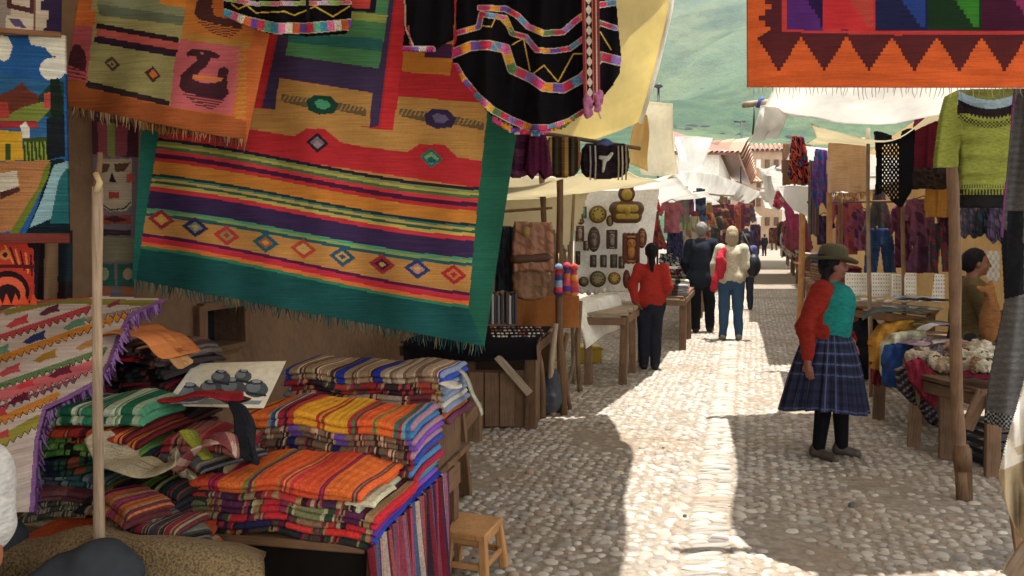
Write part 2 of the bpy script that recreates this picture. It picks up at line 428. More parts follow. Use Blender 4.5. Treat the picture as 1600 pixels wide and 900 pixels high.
# ------------------------------------------------------------------ bodies from smoothly blended limbs
def surfnet(fd, org, h):
    ins = fd < 0; nx, ny, nz = fd.shape
    cs = np.zeros((nx - 1, ny - 1, nz - 1), np.int8)
    for i in (0, 1):
        for j in (0, 1):
            for k in (0, 1): cs += ins[i:nx - 1 + i, j:ny - 1 + j, k:nz - 1 + k]
    act = (cs > 0) & (cs < 8); I, J, K = np.nonzero(act); n = len(I)
    idx = np.full(act.shape, -1); idx[I, J, K] = np.arange(n)
    acc = np.zeros((n, 3)); cnt = np.zeros(n)
    cor = [(i, j, k) for i in (0, 1) for j in (0, 1) for k in (0, 1)]
    for a in cor:
        for ax in range(3):
            if a[ax]: continue
            b = list(a); b[ax] = 1
            fa = fd[I + a[0], J + a[1], K + a[2]]; fb = fd[I + b[0], J + b[1], K + b[2]]
            m = (fa < 0) != (fb < 0); t = np.where(m, fa / np.where(m, fa - fb, 1), 0)
            p = np.tile(np.array(a, float), (n, 1)); p[:, ax] += t
            acc[m] += p[m]; cnt[m] += 1
    v = (np.stack([I, J, K], -1) + acc / cnt[:, None]) * h + org
    fs = []
    for ax in range(3):
        o1, o2 = [(1, 2), (2, 0), (0, 1)][ax]
        sl0 = [slice(None)] * 3; sl1 = [slice(None)] * 3; sl0[ax] = slice(0, -1); sl1[ax] = slice(1, None)
        s0 = ins[tuple(sl0)]; s1 = ins[tuple(sl1)]; e = s0 != s1; P = np.stack(np.nonzero(e), -1)
        ok = (P[:, o1] > 0) & (P[:, o2] > 0) & (P[:, o1] < fd.shape[o1] - 1) & (P[:, o2] < fd.shape[o2] - 1); P = P[ok]
        flip = s0[tuple(P.T)]
        def g(d1, d2):
            Q = P.copy(); Q[:, o1] -= d1; Q[:, o2] -= d2; return idx[tuple(Q.T)]
        q = np.stack([g(1, 1), g(0, 1), g(0, 0), g(1, 0)], -1)
        q[~flip] = q[~flip][:, ::-1]; fs.append(q)
    return v, np.concatenate(fs)
def field(prims, h, k=.03, pad=.03):
    lo = np.full(3, 1e9); hi = -lo
    for p in prims:
        if p[0] == 'c': a, b = np.array(p[1]), np.array(p[2]); r = max(p[3], p[4]); lo = np.minimum(lo, np.minimum(a, b) - r); hi = np.maximum(hi, np.maximum(a, b) + r)
        else: c, r = np.array(p[1]), np.array(p[2]).max() if len(p) > 3 and p[3] is not None else np.array(p[2]); lo = np.minimum(lo, c - r); hi = np.maximum(hi, c + r)
    lo = lo - pad; hi = hi + pad; n = np.ceil((hi - lo) / h).astype(int) + 1
    fd = np.full(n, 1.0, np.float32)
    ax = [lo[i] + np.arange(n[i]) * h for i in range(3)]
    for p in prims:
        kk = k if p[0] == 'c' else k
        if p[0] == 'c':
            a, b = np.array(p[1], float), np.array(p[2], float); r = max(p[3], p[4]); l2 = np.minimum(a, b) - r - 3 * kk; h2 = np.maximum(a, b) + r + 3 * kk
            if len(p) > 5: kk = p[5]
        else:
            c, rr = np.array(p[1], float), np.array(p[2], float); rm = rr.max() if len(p) > 3 and p[3] is not None else rr; l2 = c - rm - 3 * kk; h2 = c + rm + 3 * kk
            if len(p) > 4: kk = p[4]
        i0 = np.clip(((l2 - lo) / h).astype(int), 0, n - 1); i1 = np.clip(((h2 - lo) / h).astype(int) + 2, 1, n)
        X, Y, Z = np.meshgrid(*[ax[i][i0[i]:i1[i]] for i in range(3)], indexing='ij')
        if p[0] == 'c':
            ab = b - a; t = np.clip(((X - a[0]) * ab[0] + (Y - a[1]) * ab[1] + (Z - a[2]) * ab[2]) / (ab @ ab + 1e-12), 0, 1)
            d = np.sqrt((X - a[0] - t * ab[0]) ** 2 + (Y - a[1] - t * ab[1]) ** 2 + (Z - a[2] - t * ab[2]) ** 2) - (p[3] + (p[4] - p[3]) * t)
        else:
            q = [X - c[0], Y - c[1], Z - c[2]]
            if len(p) > 3 and p[3] is not None:
                Mi = np.array(p[3]).T; q = [Mi[i][0] * q[0] + Mi[i][1] * q[1] + Mi[i][2] * q[2] for i in range(3)]
            k0 = np.sqrt(sum((q[i] / rr[i]) ** 2 for i in range(3))); k1 = np.sqrt(sum((q[i] / rr[i] ** 2) ** 2 for i in range(3))) + 1e-9
            d = k0 * (k0 - 1) / k1
        s = tuple(slice(i0[i], i1[i]) for i in range(3)); o = fd[s]
        if kk > 1e-6:
            hh = np.clip(kk - np.abs(o - d), 0, None) / kk; fd[s] = np.minimum(o, d) - hh * hh * kk / 4
        else: fd[s] = np.minimum(o, d)
    return fd, lo, ax
def sdf(name, prims, h, mat, col, parent=None, k=.03, M=None, folds=0, ff=30, seed=0, cuts=(), colfn=None):
    """one continuous skin over the given limbs; M takes local points to the world"""
    fd, lo, ax = field(prims, h, k)
    X, Y, Z = np.meshgrid(*ax, indexing='ij')
    if folds:
        rs = np.random.RandomState(seed)
        for _ in range(6):
            w = rs.normal(size=3) * ff; w[2] *= .6
            fd += folds / 3 * np.sin(X * w[0] + Y * w[1] + Z * w[2] + rs.uniform(0, 6)) + folds / 8 * np.sin(X * w[1] * 2.4 + Y * w[2] * 2.1 + Z * w[0] * 3.1 + rs.uniform(0, 6))
    for c in cuts: fd = np.maximum(fd, c(X, Y, Z))
    fd[0] = fd[-1] = 1; fd[:, 0] = 1; fd[:, -1] = 1; fd[:, :, 0] = 1; fd[:, :, -1] = 1
    v, f = surfnet(fd, lo, h)
    pc = colfn(v) if colfn else np.tile(lin(col), (len(v), 1))
    if M is not None: v = v @ np.array(M.to_3x3()).T + np.array(M.translation)
    return mesh(name, v, f, mat, parent, pcol=pc)
def rotM(ax, ang): return Matrix.Rotation(ang, 3, ax)
def copy_tree(o, parent=None):
    c = o.copy(); COL.objects.link(c); c.parent = parent
    if parent is not None: c.matrix_parent_inverse = o.matrix_parent_inverse
    for ch in list(o.children): copy_tree(ch, c)
    return c
# ================================================================== GROUND
def dirt_tint(nt, c):
    """soil lying over stones and joints alike, by place"""
    g = N(nt, 'ShaderNodeNewGeometry'); n = noise(nt, .9, 4, vec=g.outputs['Position']); n2 = noise(nt, 6, 4, vec=g.outputs['Position'])
    f = ramp(nt, n, [(.48, 0), (.66, .6)])
    return mixc(nt, 'MULTIPLY', 1.0, mixc(nt, 'MIX', f, c, '7e6a52'), ramp(nt, n2, [(.3, .82), (.7, 1.08)]))
m, nt, b = nmat('trodden_earth')
c = ramp(nt, noise(nt, 22, 6), [(.3, '685e52'), (.55, '867a6a'), (.75, '9a8e7e')])
nt.links.new(dirt_tint(nt, c), b.inputs['Base Color']); b.inputs['Roughness'].default_value = .95
vor = N(nt, 'ShaderNodeTexVoronoi'); vor.inputs['Scale'].default_value = 9.5; tc = N(nt, 'ShaderNodeTexCoord'); nt.links.new(tc.outputs['Object'], vor.inputs['Vector'])
bump(nt, b, vor.outputs['Distance'], .35, -.02, bump(nt, b, noise(nt, 60, 5), .6, .01)); EARTH = m
def stonemat(name, src):
    m, nt, b = nmat(name)
    if src == 'obj': r = N(nt, 'ShaderNodeObjectInfo').outputs['Random']
    else: r = N(nt, 'ShaderNodeAttribute', attribute_name='rnd').outputs['Fac']
    c = ramp(nt, r, [(0, '948b80'), (.2, 'aca294'), (.38, '857d72'), (.55, 'b6ac9c'), (.7, '9c9488'), (.82, '99836e'), (.9, '76706a'), (1, 'c0b8aa')])
    c = mixc(nt, 'MULTIPLY', 1.0, c, ramp(nt, noise(nt, 30, 4), [(.3, .8), (.7, 1.08)]))
    nt.links.new(dirt_tint(nt, c), b.inputs['Base Color']); b.inputs['Roughness'].default_value = .62; b.inputs['Specular IOR Level'].default_value = .35
    bump(nt, b, noise(nt, 55, 4), .35, .006); return m
ST_O = stonemat('river_stone', 'obj'); ST_A = stonemat('river_stone_field', 'attr')
def groundz(x, y): return 0
xs = np.concatenate([np.linspace(-900, -8, 12), np.linspace(-6, 8, 30), np.linspace(10, 900, 14)])
ys = np.concatenate([np.linspace(-60, 0, 6), np.linspace(1, 30, 40), np.linspace(33, 1400, 22)])
gx, gy = np.meshgrid(xs, ys, indexing='ij')
gv = np.stack([gx, gy, 0 * gx], -1).reshape(-1, 3)
ground = mesh('ground', gv, gridfaces(len(xs) - 1, len(ys) - 1)[:, ::-1], EARTH, origin=(0, 0, 0)); ground['kind'] = 'structure'
ground['label'] = 'cobbled lane of rounded river stones set in trodden earth'
def dome(seed, seg=9):
    rr = np.random.RandomState(seed); ang = np.arange(seg) * 2 * np.pi / seg + rr.uniform(-.15, .15, seg); rad = rr.uniform(.84, 1.12, seg)
    v = [(0, 0, 1)]; fl = 1.0
    for r, z in ((.52, .86 + rr.uniform(-.04, .04)), (.86, .5), (1.0, -.25)):
        for k in range(seg): v.append((r * rad[k] * np.cos(ang[k]), r * rad[k] * np.sin(ang[k]), z))
    f = []
    for k in range(seg):
        k2 = (k + 1) % seg; f.append((0, 1 + k, 1 + k2, 0))
        for j in (0, 1): a = 1 + j * seg; f.append((a + k, a + seg + k, a + seg + k2, a + k2))
    return np.array(v), np.array(f)
DOMES = [dome(i) for i in range(10)]; DOMEF = [dome(i, 6) for i in range(10)]
dm = []
for i, (v, f) in enumerate(DOMES):
    me = bpy.data.meshes.new('cobblestone'); me.from_pydata([tuple(x) for x in v], [], [tuple(q[:3]) if q[0] == q[3] else tuple(q) for q in f.tolist()])
    me.polygons.foreach_set('use_smooth', np.ones(len(me.polygons), dtype=bool)); me.materials.append(ST_O); dm.append(me)
BAND = lambda y: -.155 + .277 * y          # the drain row of narrow stones
stones = []
sp = .070
for i in range(-60, 400):
    for j in range(-84, 92):
        s = i * sp * .9 + (j % 2) * sp * .45; t = j * sp
        s += NR.uniform(-.24, .24) * sp; t += NR.uniform(-.24, .24) * sp
        p = SE * s + SN * t
        if not (1.2 < p.y < 25): continue
        px = 800 + F * p.x / p.y; py = HOR + F * CZ / p.y
        if px < 560 or px > 1680 or py > 985: continue
        bd = p.x - BAND(p.y)
        if abs(bd) < .135: continue
        if p.y < 9 and abs(math.sin(s * 1.7 + t * 2.3) * math.sin(s * .9 - t * 1.3 + 1)) > .80 and NR.rand() < .75: continue
        big = NR.rand(); a = sp * (.36 + .26 * big ** 2.5) ; asp = NR.uniform(.68, 1.0)
        rot = NR.uniform(0, 3.14) if NR.rand() < .45 else NR.normal(YAW * 0, .5)
        stones.append((p.x, p.y, a * 1.08, a * asp * 1.04, NR.uniform(.005, .012) * (1 if NR.rand() > .06 else 1.6), rot, NR.rand()))
y = 1.6
while y < 26:
    w = NR.uniform(.016, .026) * (1 + .25 * (y > 12)); y += w * 1.02
    for part in ([(0, .115)] if NR.rand() < .6 else [(-.055, .06), (.06, .055)]):
        stones.append((BAND(y) + part[0] + NR.normal() * .008, y + NR.normal() * .003, part[1], w * .95, NR.uniform(.009, .015), NR.normal() * .1, min(1, .35 + NR.rand() * .4)))
    y += w
for e in (-.16, .16):                      # edging stones of the drain row
    y = 2.0
    while y < 22:
        L = NR.uniform(.05, .085); y += L
        stones.append((BAND(y) + e * NR.uniform(.93, 1.07), y, NR.uniform(.032, .042), L * .95, .013, .27, NR.rand())); y += L
def inview(s): px = 800 + F * s[0] / s[1]; return 715 < px < 1600 and HOR + F * CZ / s[1] < 905
size = [(-(s[2] * s[3]) / s[1] ** 3 if inview(s) else 0, i) for i, s in enumerate(stones)]; size.sort()
single = set(i for _, i in size[:298])
for i in sorted(single):
    x, y, a, b_, h, r, q = stones[i]
    o = bpy.data.objects.new('cobblestone', dm[i % 10]); COL.objects.link(o); o.parent = ground
    o.location = (x, y, 0); o.scale = (a, b_, h); o.rotation_euler = (NR.normal() * .05, NR.normal() * .05, r)
VV = []; FF = []; RR = []; off = 0
for i, s in enumerate(stones):
    if i in single: continue
    x, y, a, b_, h, r, q = s; v, f = (DOMES if y < 9 else DOMEF)[i % 10]; c_, s_ = math.cos(r), math.sin(r)
    vx = v[:, 0] * a; vy = v[:, 1] * b_
    VV.append(np.stack([vx * c_ - vy * s_ + x, vx * s_ + vy * c_ + y, v[:, 2] * h], -1)); FF.append(f + off); off += len(v); RR.append(np.full(len(f), q))
f = np.concatenate(FF); VV = np.concatenate(VV)
tri = f[:, 0] == f[:, 3]
me_v = VV
# triangles at the tops are written as thin quads round a doubled centre
ctr = np.unique(f[tri][:, 0]); newi = {int(c): len(VV) + k for k, c in enumerate(ctr)}
VV = np.concatenate([VV, VV[ctr]]); f[tri, 3] = [newi[int(c)] for c in f[tri][:, 0]]
cob = mesh('cobblestones', VV, f, ST_A, ground); cob['kind'] = 'stuff'
at = cob.data.attributes.new('rnd', 'FLOAT', 'FACE'); at.data.foreach_set('value', np.concatenate(RR).astype(np.float32))
# a few loose pebbles
for px, py, r in ((1332, 795, .022), (735, 745, .012), (1070, 810, .010), (1036, 703, .009)):
    g = G(px, py); v, f_ = DOMES[3]
    mesh('pebble', v * [r * 1.3, r, r] + np.array(g) + [0, 0, r * .3 + .012], [tuple(q[:3]) if q[0] == q[3] else tuple(q) for q in f_.tolist()], plain('dark_pebble%d' % px, '4a423a', .6))
    o = bpy.context.scene.collection.objects[-1]; tag(o, {1332: 'small dark pebble lying loose in front of the woman in the green hat', 735: 'tiny dark pebble on bare earth by the wooden box', 1070: 'tiny pebble on the sunlit cobbles nearest the drain row', 1036: 'tiny pebble on the sunlit cobbles beside the shade edge'}[px], 'pebble')
# ================================================================== HILL
gx, gy = np.meshgrid(np.linspace(-700, 1300, 90), np.linspace(210, 1390, 60), indexing='ij')
def fbm(x, y, o=5, s=1.0, seed=3):
    rs = np.random.RandomState(seed); z = 0; a = 1
    for k in range(o):
        for _ in range(3):
            w = rs.normal(size=2) / s; z = z + a * np.sin(x * w[0] + y * w[1] + rs.uniform(0, 6)) / 2
        a *= .5; s *= .5
    return z
gz = np.maximum(0, (gy - 235)) * .40 + fbm(gx, gy, 5, 120) * np.clip((gy - 220) / 300, 0, 1) * 26 - 2 + .05 * (gx - 100) * np.clip((gy - 300) / 700, 0, 1)
m, nt, b = nmat('hillside_scrub')
n = noise(nt, .010, 8, rough=.7); n2 = noise(nt, .05, 6, rough=.75); n3 = noise(nt, .0045, 3, sc=(1, 2.2, 1))
c = ramp(nt, n, [(.32, '1a2c22'), (.46, '2c4630'), (.58, '4e5c3c'), (.72, '20382c')])
c = mixc(nt, 'MULTIPLY', 1.0, c, ramp(nt, n2, [(.35, .62), (.5, 1), (.7, 1.25)])); c = mixc(nt, 'MIX', ramp(nt, n3, [(.45, 0), (.6, .5)]), c, '5a6c52')
nt.links.new(c, b.inputs['Base Color']); b.inputs['Roughness'].default_value = 1; b.inputs['Specular IOR Level'].default_value = 0
bump(nt, b, n2, 1, 6)
hill = mesh('hill', np.stack([gx, gy, gz], -1).reshape(-1, 3), gridfaces(89, 59)[:, ::-1], m, origin=(0, 0, 0)); hill['kind'] = 'structure'
hill['label'] = 'steep hazy green hillside rising behind the market'
# clumps of scrub that can be told apart on the slope
bm_v, bm_f, bm_c, off = [], [], [], 0
rs = np.random.RandomState(5); v, f_ = DOMES[0]
for k in range(1500):
    x = rs.uniform(60, 330); y = rs.uniform(250, 900); x = x / 500 * y * .8 + 10
    i = np.searchsorted(np.linspace(-700, 1300, 90), x) - 1; j = np.searchsorted(np.linspace(210, 1390, 60), y) - 1
    z = gz[i, j]; r = rs.uniform(.7, 1.9)
    if fbm(x, y, 3, 60, 9) < .1: continue
    bm_v.append(v * [r * 1.4, r, r * .55] * rs.uniform(.8, 1.2, v.shape) + [x, y, z + .3]); ff = f_ + off; off += len(v); bm_f += [tuple(q[:3]) if q[0] == q[3] else tuple(q) for q in ff.tolist()]
o = mesh('scrub_bushes', np.concatenate(bm_v), bm_f, plain('scrub_foliage', '2a3c2c', 1, .4, .4), origin=(0, 0, 0)); tag(o, 'low dark scrub bushes scattered over the hazy hillside', 'bushes', kind='stuff')
# ================================================================== WALLS AND HOUSES
def plaster(name, c1, c2, sc=1.2):
    m, nt, b = nmat(name)
    c = ramp(nt, noise(nt, sc, 6, rough=.65), [(.3, c1), (.7, c2)])
    c = mixc(nt, 'MULTIPLY', 1.0, c, ramp(nt, noise(nt, 16, 5), [(.3, .8), (.7, 1.05)]))
    nt.links.new(c, b.inputs['Base Color']); b.inputs['Roughness'].default_value = .95
    bump(nt, b, noise(nt, 24, 6), .6, .02); return m
PL_A = plaster('brown_adobe', '5a4430', '7a5e44'); PL_O = plaster('ochre_plaster', 'b08a4e', 'c8a468'); PL_W = plaster('white_plaster', 'd8d4c8', 'efebe0'); PL_P = plaster('pale_adobe', 'a4876a', 'bba084')
TILE = plain('clay_roof_tile', 'a8745a', .9, .45, 6); GLASS = plain('dark_window_glass', '20242a', .15, .1)
def along(a, y0, slope=.28): return Vector((a + slope * y0, y0, 0))
def wall_run(name, a, y0, y1, z1, th, mat, parent, openings=(), slope=.28, inner=1):
    """a wall along the street from y0 to y1, in panels round its openings (y, y, z, z)"""
    A = Acc(); d = Vector((slope, 1, 0)); nn = Vector((1, -slope, 0)).normalized() * th * -inner
    cuts = sorted({y0, y1, *[o[0] for o in openings], *[o[1] for o in openings]})
    for ya, yb in zip(cuts[:-1], cuts[1:]):
        op = [o for o in openings if o[0] <= ya and yb <= o[1]]; zs = [(0, z1)]
        if op: o_ = op[0]; zs = [(0, o_[2]), (o_[3], z1)]
        for za, zb in zs:
            if zb - za < .01: continue
            p = along(a, ya, slope); q = along(a, yb, slope)
            vs = [p, q, q + nn, p + nn]; vs = [Vector((*x.xy, za)) for x in vs] + [Vector((*x.xy, zb)) for x in vs]
            A.add(vs, [(0, 1, 2, 3), (7, 6, 5, 4), (0, 4, 5, 1), (1, 5, 6, 2), (2, 6, 7, 3), (3, 7, 4, 0)])
    return A.build(name, mat, parent)
h1 = empty('adobe_house', along(-3.6, 6), 'brown adobe house front behind the stall of folded blankets', 'house')
wall_run('wall', -3.35, 1.0, 16, 4.6, .4, PL_A, h1, [(5.1, 5.5, .85, 1.09)])
p = along(-3.33, 5.07); q = along(-3.33, 5.53)
fr = plank('window', p + Vector((0, 0, 1.11)), q + Vector((0, 0, 1.11)), .05, .06, WD_D, h1)
for a_, b_ in (((0, 0, .84), (0, 0, 1.12)),):
    plank('window_post', p + Vector(a_), p + Vector(b_), .06, .08, WD_D, h1); plank('window_post', q + Vector(a_), q + Vector(b_), .06, .08, WD_D, h1)
plank('window_sill', p + Vector((0, 0, .83)), q + Vector((0, 0, .83)), .04, .07, WD_D, h1)
g_ = along(-3.55, 5.0), along(-3.55, 5.6)
mesh('window_pane', [g_[0] + Vector((0, 0, .8)), g_[1] + Vector((0, 0, .8)), g_[1] + Vector((0, 0, 1.14)), g_[0] + Vector((0, 0, 1.14))], [(0, 1, 2, 3)], GLASS, h1)
h2 = empty('ochre_house', along(3.1, 12), 'ochre plastered house front behind the clothes and jewellery stalls', 'house')
wall_run('wall', 3.0, 5.5, 40, 3.6, .4, PL_O, h2, inner=-1)
def tile_roof(name, a, b, c, d, parent, nx, ny, mat=TILE):
    """roof of half-round tiles between ridge a-b and eave d-c"""
    A = Acc(); a, b, c, d = map(Vector, (a, b, c, d)); n = (b - a).cross(d - a).normalized(); n = n if n.z > 0 else -n
    A.add([a, b, c, d, a - n * .08, b - n * .08, c - n * .08, d - n * .08], [(0, 1, 2, 3), (7, 6, 5, 4), (0, 4, 5, 1), (1, 5, 6, 2), (2, 6, 7, 3), (3, 7, 4, 0)], '7a5140')
    rr = random.Random(1)
    for i in range(nx):
        for j in range(ny):
            u0, u1, v0, v1 = i / nx, (i + .8) / nx, j / ny, (j + 1.12) / ny
            P = lambda u, v: (a.lerp(b, u)).lerp(d.lerp(c, u), v)
            lift = n * (P(u1, v0) - P(u0, v0)).length * .5; vs = []
            for v_, e in ((v0, 1.0), (v1, 1.25)):
                for k in range(5):
                    th = math.pi * k / 4; vs.append(P(u0 + (u1 - u0) * (1 - math.cos(th)) / 2, v_) + lift * math.sin(th) * e + n * .01)
            A.add(vs, [(k, k + 1, k + 6, k + 5) for k in range(4)], rr.choice(['b08468', '9a6c54', 'c0987c', 'a88a72', '8c6450']))
    o = A.build(name, PAINT, parent); return o
def house(name, label, px0, px1, pytop, Y0, Y1, wallmat, roofw=True, tiles=(10, 6), eave=.5):
    e0, e1 = V(px0, pytop, Y0), V(px1, pytop, Y0); z = e0.z
    h = empty(name, (e0 + e1) / 2 * Vector((1, 1, 0)) if False else Vector(((e0.x + e1.x) / 2, Y0, 0)), label, 'house')
    D = Vector((SE.x, SE.y, 0)) * (Y1 - Y0)
    A = Acc(); c4 = [e0, e1, e1 + D, e0 + D]; vs = [Vector((*x.xy, 0)) for x in c4] + [Vector((*x.xy, z)) for x in c4]
    A.add(vs, [(0, 1, 5, 4), (1, 2, 6, 5), (2, 3, 7, 6), (3, 0, 4, 7), (4, 5, 6, 7)]); A.build('wall', wallmat, h)
    return h, e0, e1, D, z
# white house with tiled roof beyond the left-hand stalls
h, e0, e1, D, z = house('white_house', 'white house with a clay tile roof rising above the awnings down the lane', 1048, 1124, 238, 26, 40, PL_W)
r0 = e0 + Vector((-.3, 2.2, 1.35)); r1 = e1 + Vector((-.6, 2.2, .25)); r0.z = e0.z + 1.55; r1.z = e1.z + .75
tile_roof('roof', r0 + D * .3, r1 + D * .3, e1 + Vector((.5, -.4, -.05)), e0 + Vector((-.2, -.4, -.05)), h, 14, 7)
tile_roof('roof_side', r1 + D * .3, r1 + D, e1 + D + Vector((.9, 0, -.15)), e1 + Vector((.5, -.4, -.05)), h, 12, 4)
for k in range(3): box('window', e1 + SE * (3 + k * 3.4) + Vector((.02, 0, -1.3)), (.12, .9, 1.0), WD_D, h, YAW)
box('chimney', r0 + D * .3 + Vector((-.1, 0, .3)), (.5, .5, .9), PL_W, h)
h, e0, e1, D, z = house('pink_house', 'pale pink house front on the sunny side far down the lane', 1176, 1224, 236, 98, 116, PL_P)
tile_roof('roof', e0 + Vector((.2, 2, .9)), e1 + Vector((1, 2, .9)), e1 + Vector((.6, -.5, 0)), e0 + Vector((-.4, -.5, 0)), h, 8, 5)
for kx in range(3):
    for ky in range(4): box('window', V(1185 + 14 * kx, 256 + 30 * ky, 97.9), (.5, .2, 1.0), WD_D if (kx + ky) % 3 else PL_W, h)
h, e0, e1, D, z = house('far_house', 'small far house closing the end of the lane', 1120, 1182, 285, 95, 110, PL_P)
tile_roof('roof', e0 + Vector((0, 4, 2)), e1 + Vector((0, 4, 2)), e1 + Vector((.6, -.5, 0)), e0 + Vector((-.4, -.5, 0)), h, 14, 6)
for k in range(3): box('window', V(1132 + 18 * k, 305, 94.9), (.8, .1, 1.0), WD_D, h)
h, e0, e1, D, z = house('grey_house', 'low house with a blue doorway beyond the end of the lane', 1182, 1262, 300, 105, 125, PL_W)
tile_roof('roof', e0 + Vector((0, 4, 2)), e1 + Vector((0, 4, 2)), e1 + Vector((.6, -.5, 0)), e0 + Vector((-.4, -.5, 0)), h, 18, 6)
box('door', V(1205, 352, 104.9), (1.4, .1, 2.2), plain('blue_door_paint', '4a5f86', .6), h)
# thin lamp post and aerial seen over the awnings
for px, y0, y1, Y, lab in ((1029, 135, 262, 22, 'thin iron lamp post sticking up beside the tall white canvas'), (1159, 190, 225, 30, 'thin iron pole with a cross bar beyond the white awning')):
    o = empty('lamp_post', (V(px, y1, Y).x, Y, 0), lab, 'pole')
    tube('post', [(V(px, y1, Y).x, Y, 0), V(px, y0, Y)], .03, plain('black_iron', '26282a', .6), o, 6)
    if px == 1029: tube('lamp_head', [V(px, y0 + 3, Y), V(px, y0, Y), V(px, y0 - 5, Y)], [.05, .13, .04], MATS['black_iron'], o, 8)
    else: tube('cross_bar', [V(px - 12, y0, Y), V(px + 6, y0, Y)], .03, MATS['black_iron'], o, 6)
# ================================================================== AWNINGS
def awning(label, rows, mat, **kw):
    o = sheet('awning', rows, mat, **kw); tag(o, label, 'awning'); return o
# the low brown-cream awning right overhead, never in view from here but shading the near stall
A1 = [U(970, 900, 3.4), U(977, 780, 3.5), U(984, 695, 3.5)]
L = lambda p, d, dz: Vector((p.x - d, p.y, p.z + dz))
back = [Vector((-.3 , -1.5, 3.3)), Vector((.15, 1.0, 3.3))]
edge = back + A1
ex = lambda r, d: r + [r[-1] + Vector(d)]
awning('brown tarpaulin stretched high over the folded blankets', [ex([L(p, 6.5, -.3) for p in edge], (0, 3.2, .1)), ex([L(p, 3, -.05) for p in edge], (0, 3.0, .1)), ex([L(p, 1.2, .08) for p in edge], (0, 1.4, .1)), ex(edge, (-.35, .45, .5))], TP_B, wr=.02)
# the yellow one behind the skirts: rim seen against the hill
c_hi = U(986, 690, 3.25); c_lo = V(1001, 196, 7.3)
yl = [[V(1055, -60, 6.35), V(1047, 15, 6.5), V(1024, 112, 6.9), V(1000, 192, 7.25)],
      [V(980, -60, 6.3), V(985, 20, 6.5), V(972, 110, 6.8), V(955, 208, 7.1)],
      [V(880, -60, 6.2), V(890, 30, 6.4), V(900, 120, 6.7), V(905, 222, 7.0)],
      [V(740, -60, 6.1), V(740, 40, 6.3), V(760, 130, 6.6), V(780, 225, 6.9)],
      [V(560, -60, 6.0), V(560, 40, 6.2), V(600, 130, 6.4), V(600, 235, 6.7)]]
awning('yellow lit tarpaulin sloping down behind the black embroidered skirts', yl, TP_Y, wr=.012)
tube('rim_cord', [V(1056, -60, 6.33), V(1048, 15, 6.48), V(1025, 112, 6.88), V(1001, 192, 7.23)], .018, TP_W, [o for o in COL.objects if o.name.startswith('awning')][-1], 6)
# awnings down the left row, lit ground edge given by the shade they throw
def lrow(label, g0, g1, z0, z1, mat, depth=2.6, drop=.35, seed=1, zb=None):
    p0, p1 = U(*g0, z0), U(*g1, z1); m_ = (p0 + p1) / 2 - Vector((0, 0, .06)); rows = []
    for t in (0, .35, .7, 1.0):
        o_ = Vector((-1, -.06, 0)) * depth * t + Vector((0, 0, -drop * t - .10 * math.sin(t * 3.1)))
        rows.append([p0 + o_, m_ + o_, p1 + o_])
    return awning(label, rows, mat, seed=seed, wr=.025, k=7)
lrow('cream canvas awning over the mask stall', (925, 652), (1020, 585), 2.12, 2.2, TP_C, 2.4, .15, 2)
lrow('white awning sagging over the stall of red blouses', (1018, 588), (1078, 500), 2.2, 2.25, TP_W, 2.8, .1, 3)
lrow('white awning beyond the couple, with a dark hook on its rim', (1078, 503), (1125, 440), 2.35, 2.45, TP_W, 3.2, .1, 4)
lrow('white awning far down the lane above the brown shawls', (1127, 442), (1162, 416), 2.6, 2.7, TP_W, 4.2, .1, 5)
lrow('small far white awning above the pink cloth', (1160, 425), (1183, 402), 2.8, 2.9, TP_W, 5, .1, 6)
# right side
r_rows = [[U(1290, 905, 2.92), V(1700, -40, 3.9), V(1900, -40, 3.7)],
          [U(1150, 838, 2.92), V(1500, -15, 4.6), V(1900, -10, 4.4)],
          [U(1152, 740, 2.85), V(1480, 40, 5.6), V(1800, 30, 5.6)],
          [V(1206, 147, 6.7), V(1420, 120, 6.6), V(1680, 120, 6.4)],
          [V(1192, 172, 7.2), V(1370, 196, 7.3), V(1600, 150, 7.2)]]
awning('big white awning sagging under the orange zigzag rug', r_rows, TP_W, wr=.018, k=8, seed=12)
r2 = [[V(1266, 192, 7.15), V(1300, 205, 7.4), V(1395, 220, 7.5), V(1480, 165, 7.5), V(1600, 140, 7.4)],
      [V(1276, 214, 8.2), V(1300, 222, 8.4), V(1380, 226, 8.4), V(1470, 205, 8.3), V(1600, 190, 8.2)],
      [V(1262, 224, 9.6), V(1300, 226, 9.4), V(1380, 228, 9.4), V(1470, 215, 9.4), V(1600, 205, 9.4)]]
awning('cream underside of the awning above the tan poncho', r2, TP_C, wr=.012, seed=13)
flap = [[V(1190, 165, 7.1), V(1215, 160, 7.15), V(1240, 168, 7.2)], [V(1180, 195, 7.1), V(1207, 200, 7.0), V(1226, 192, 7.2)], [V(1174, 222, 7.15), V(1198, 220, 7.05), V(1212, 214, 7.2)]]
awning('crumpled white corner flap hanging by the pole end', flap, TP_W, wr=.03, wf=30, seed=14, k=6)
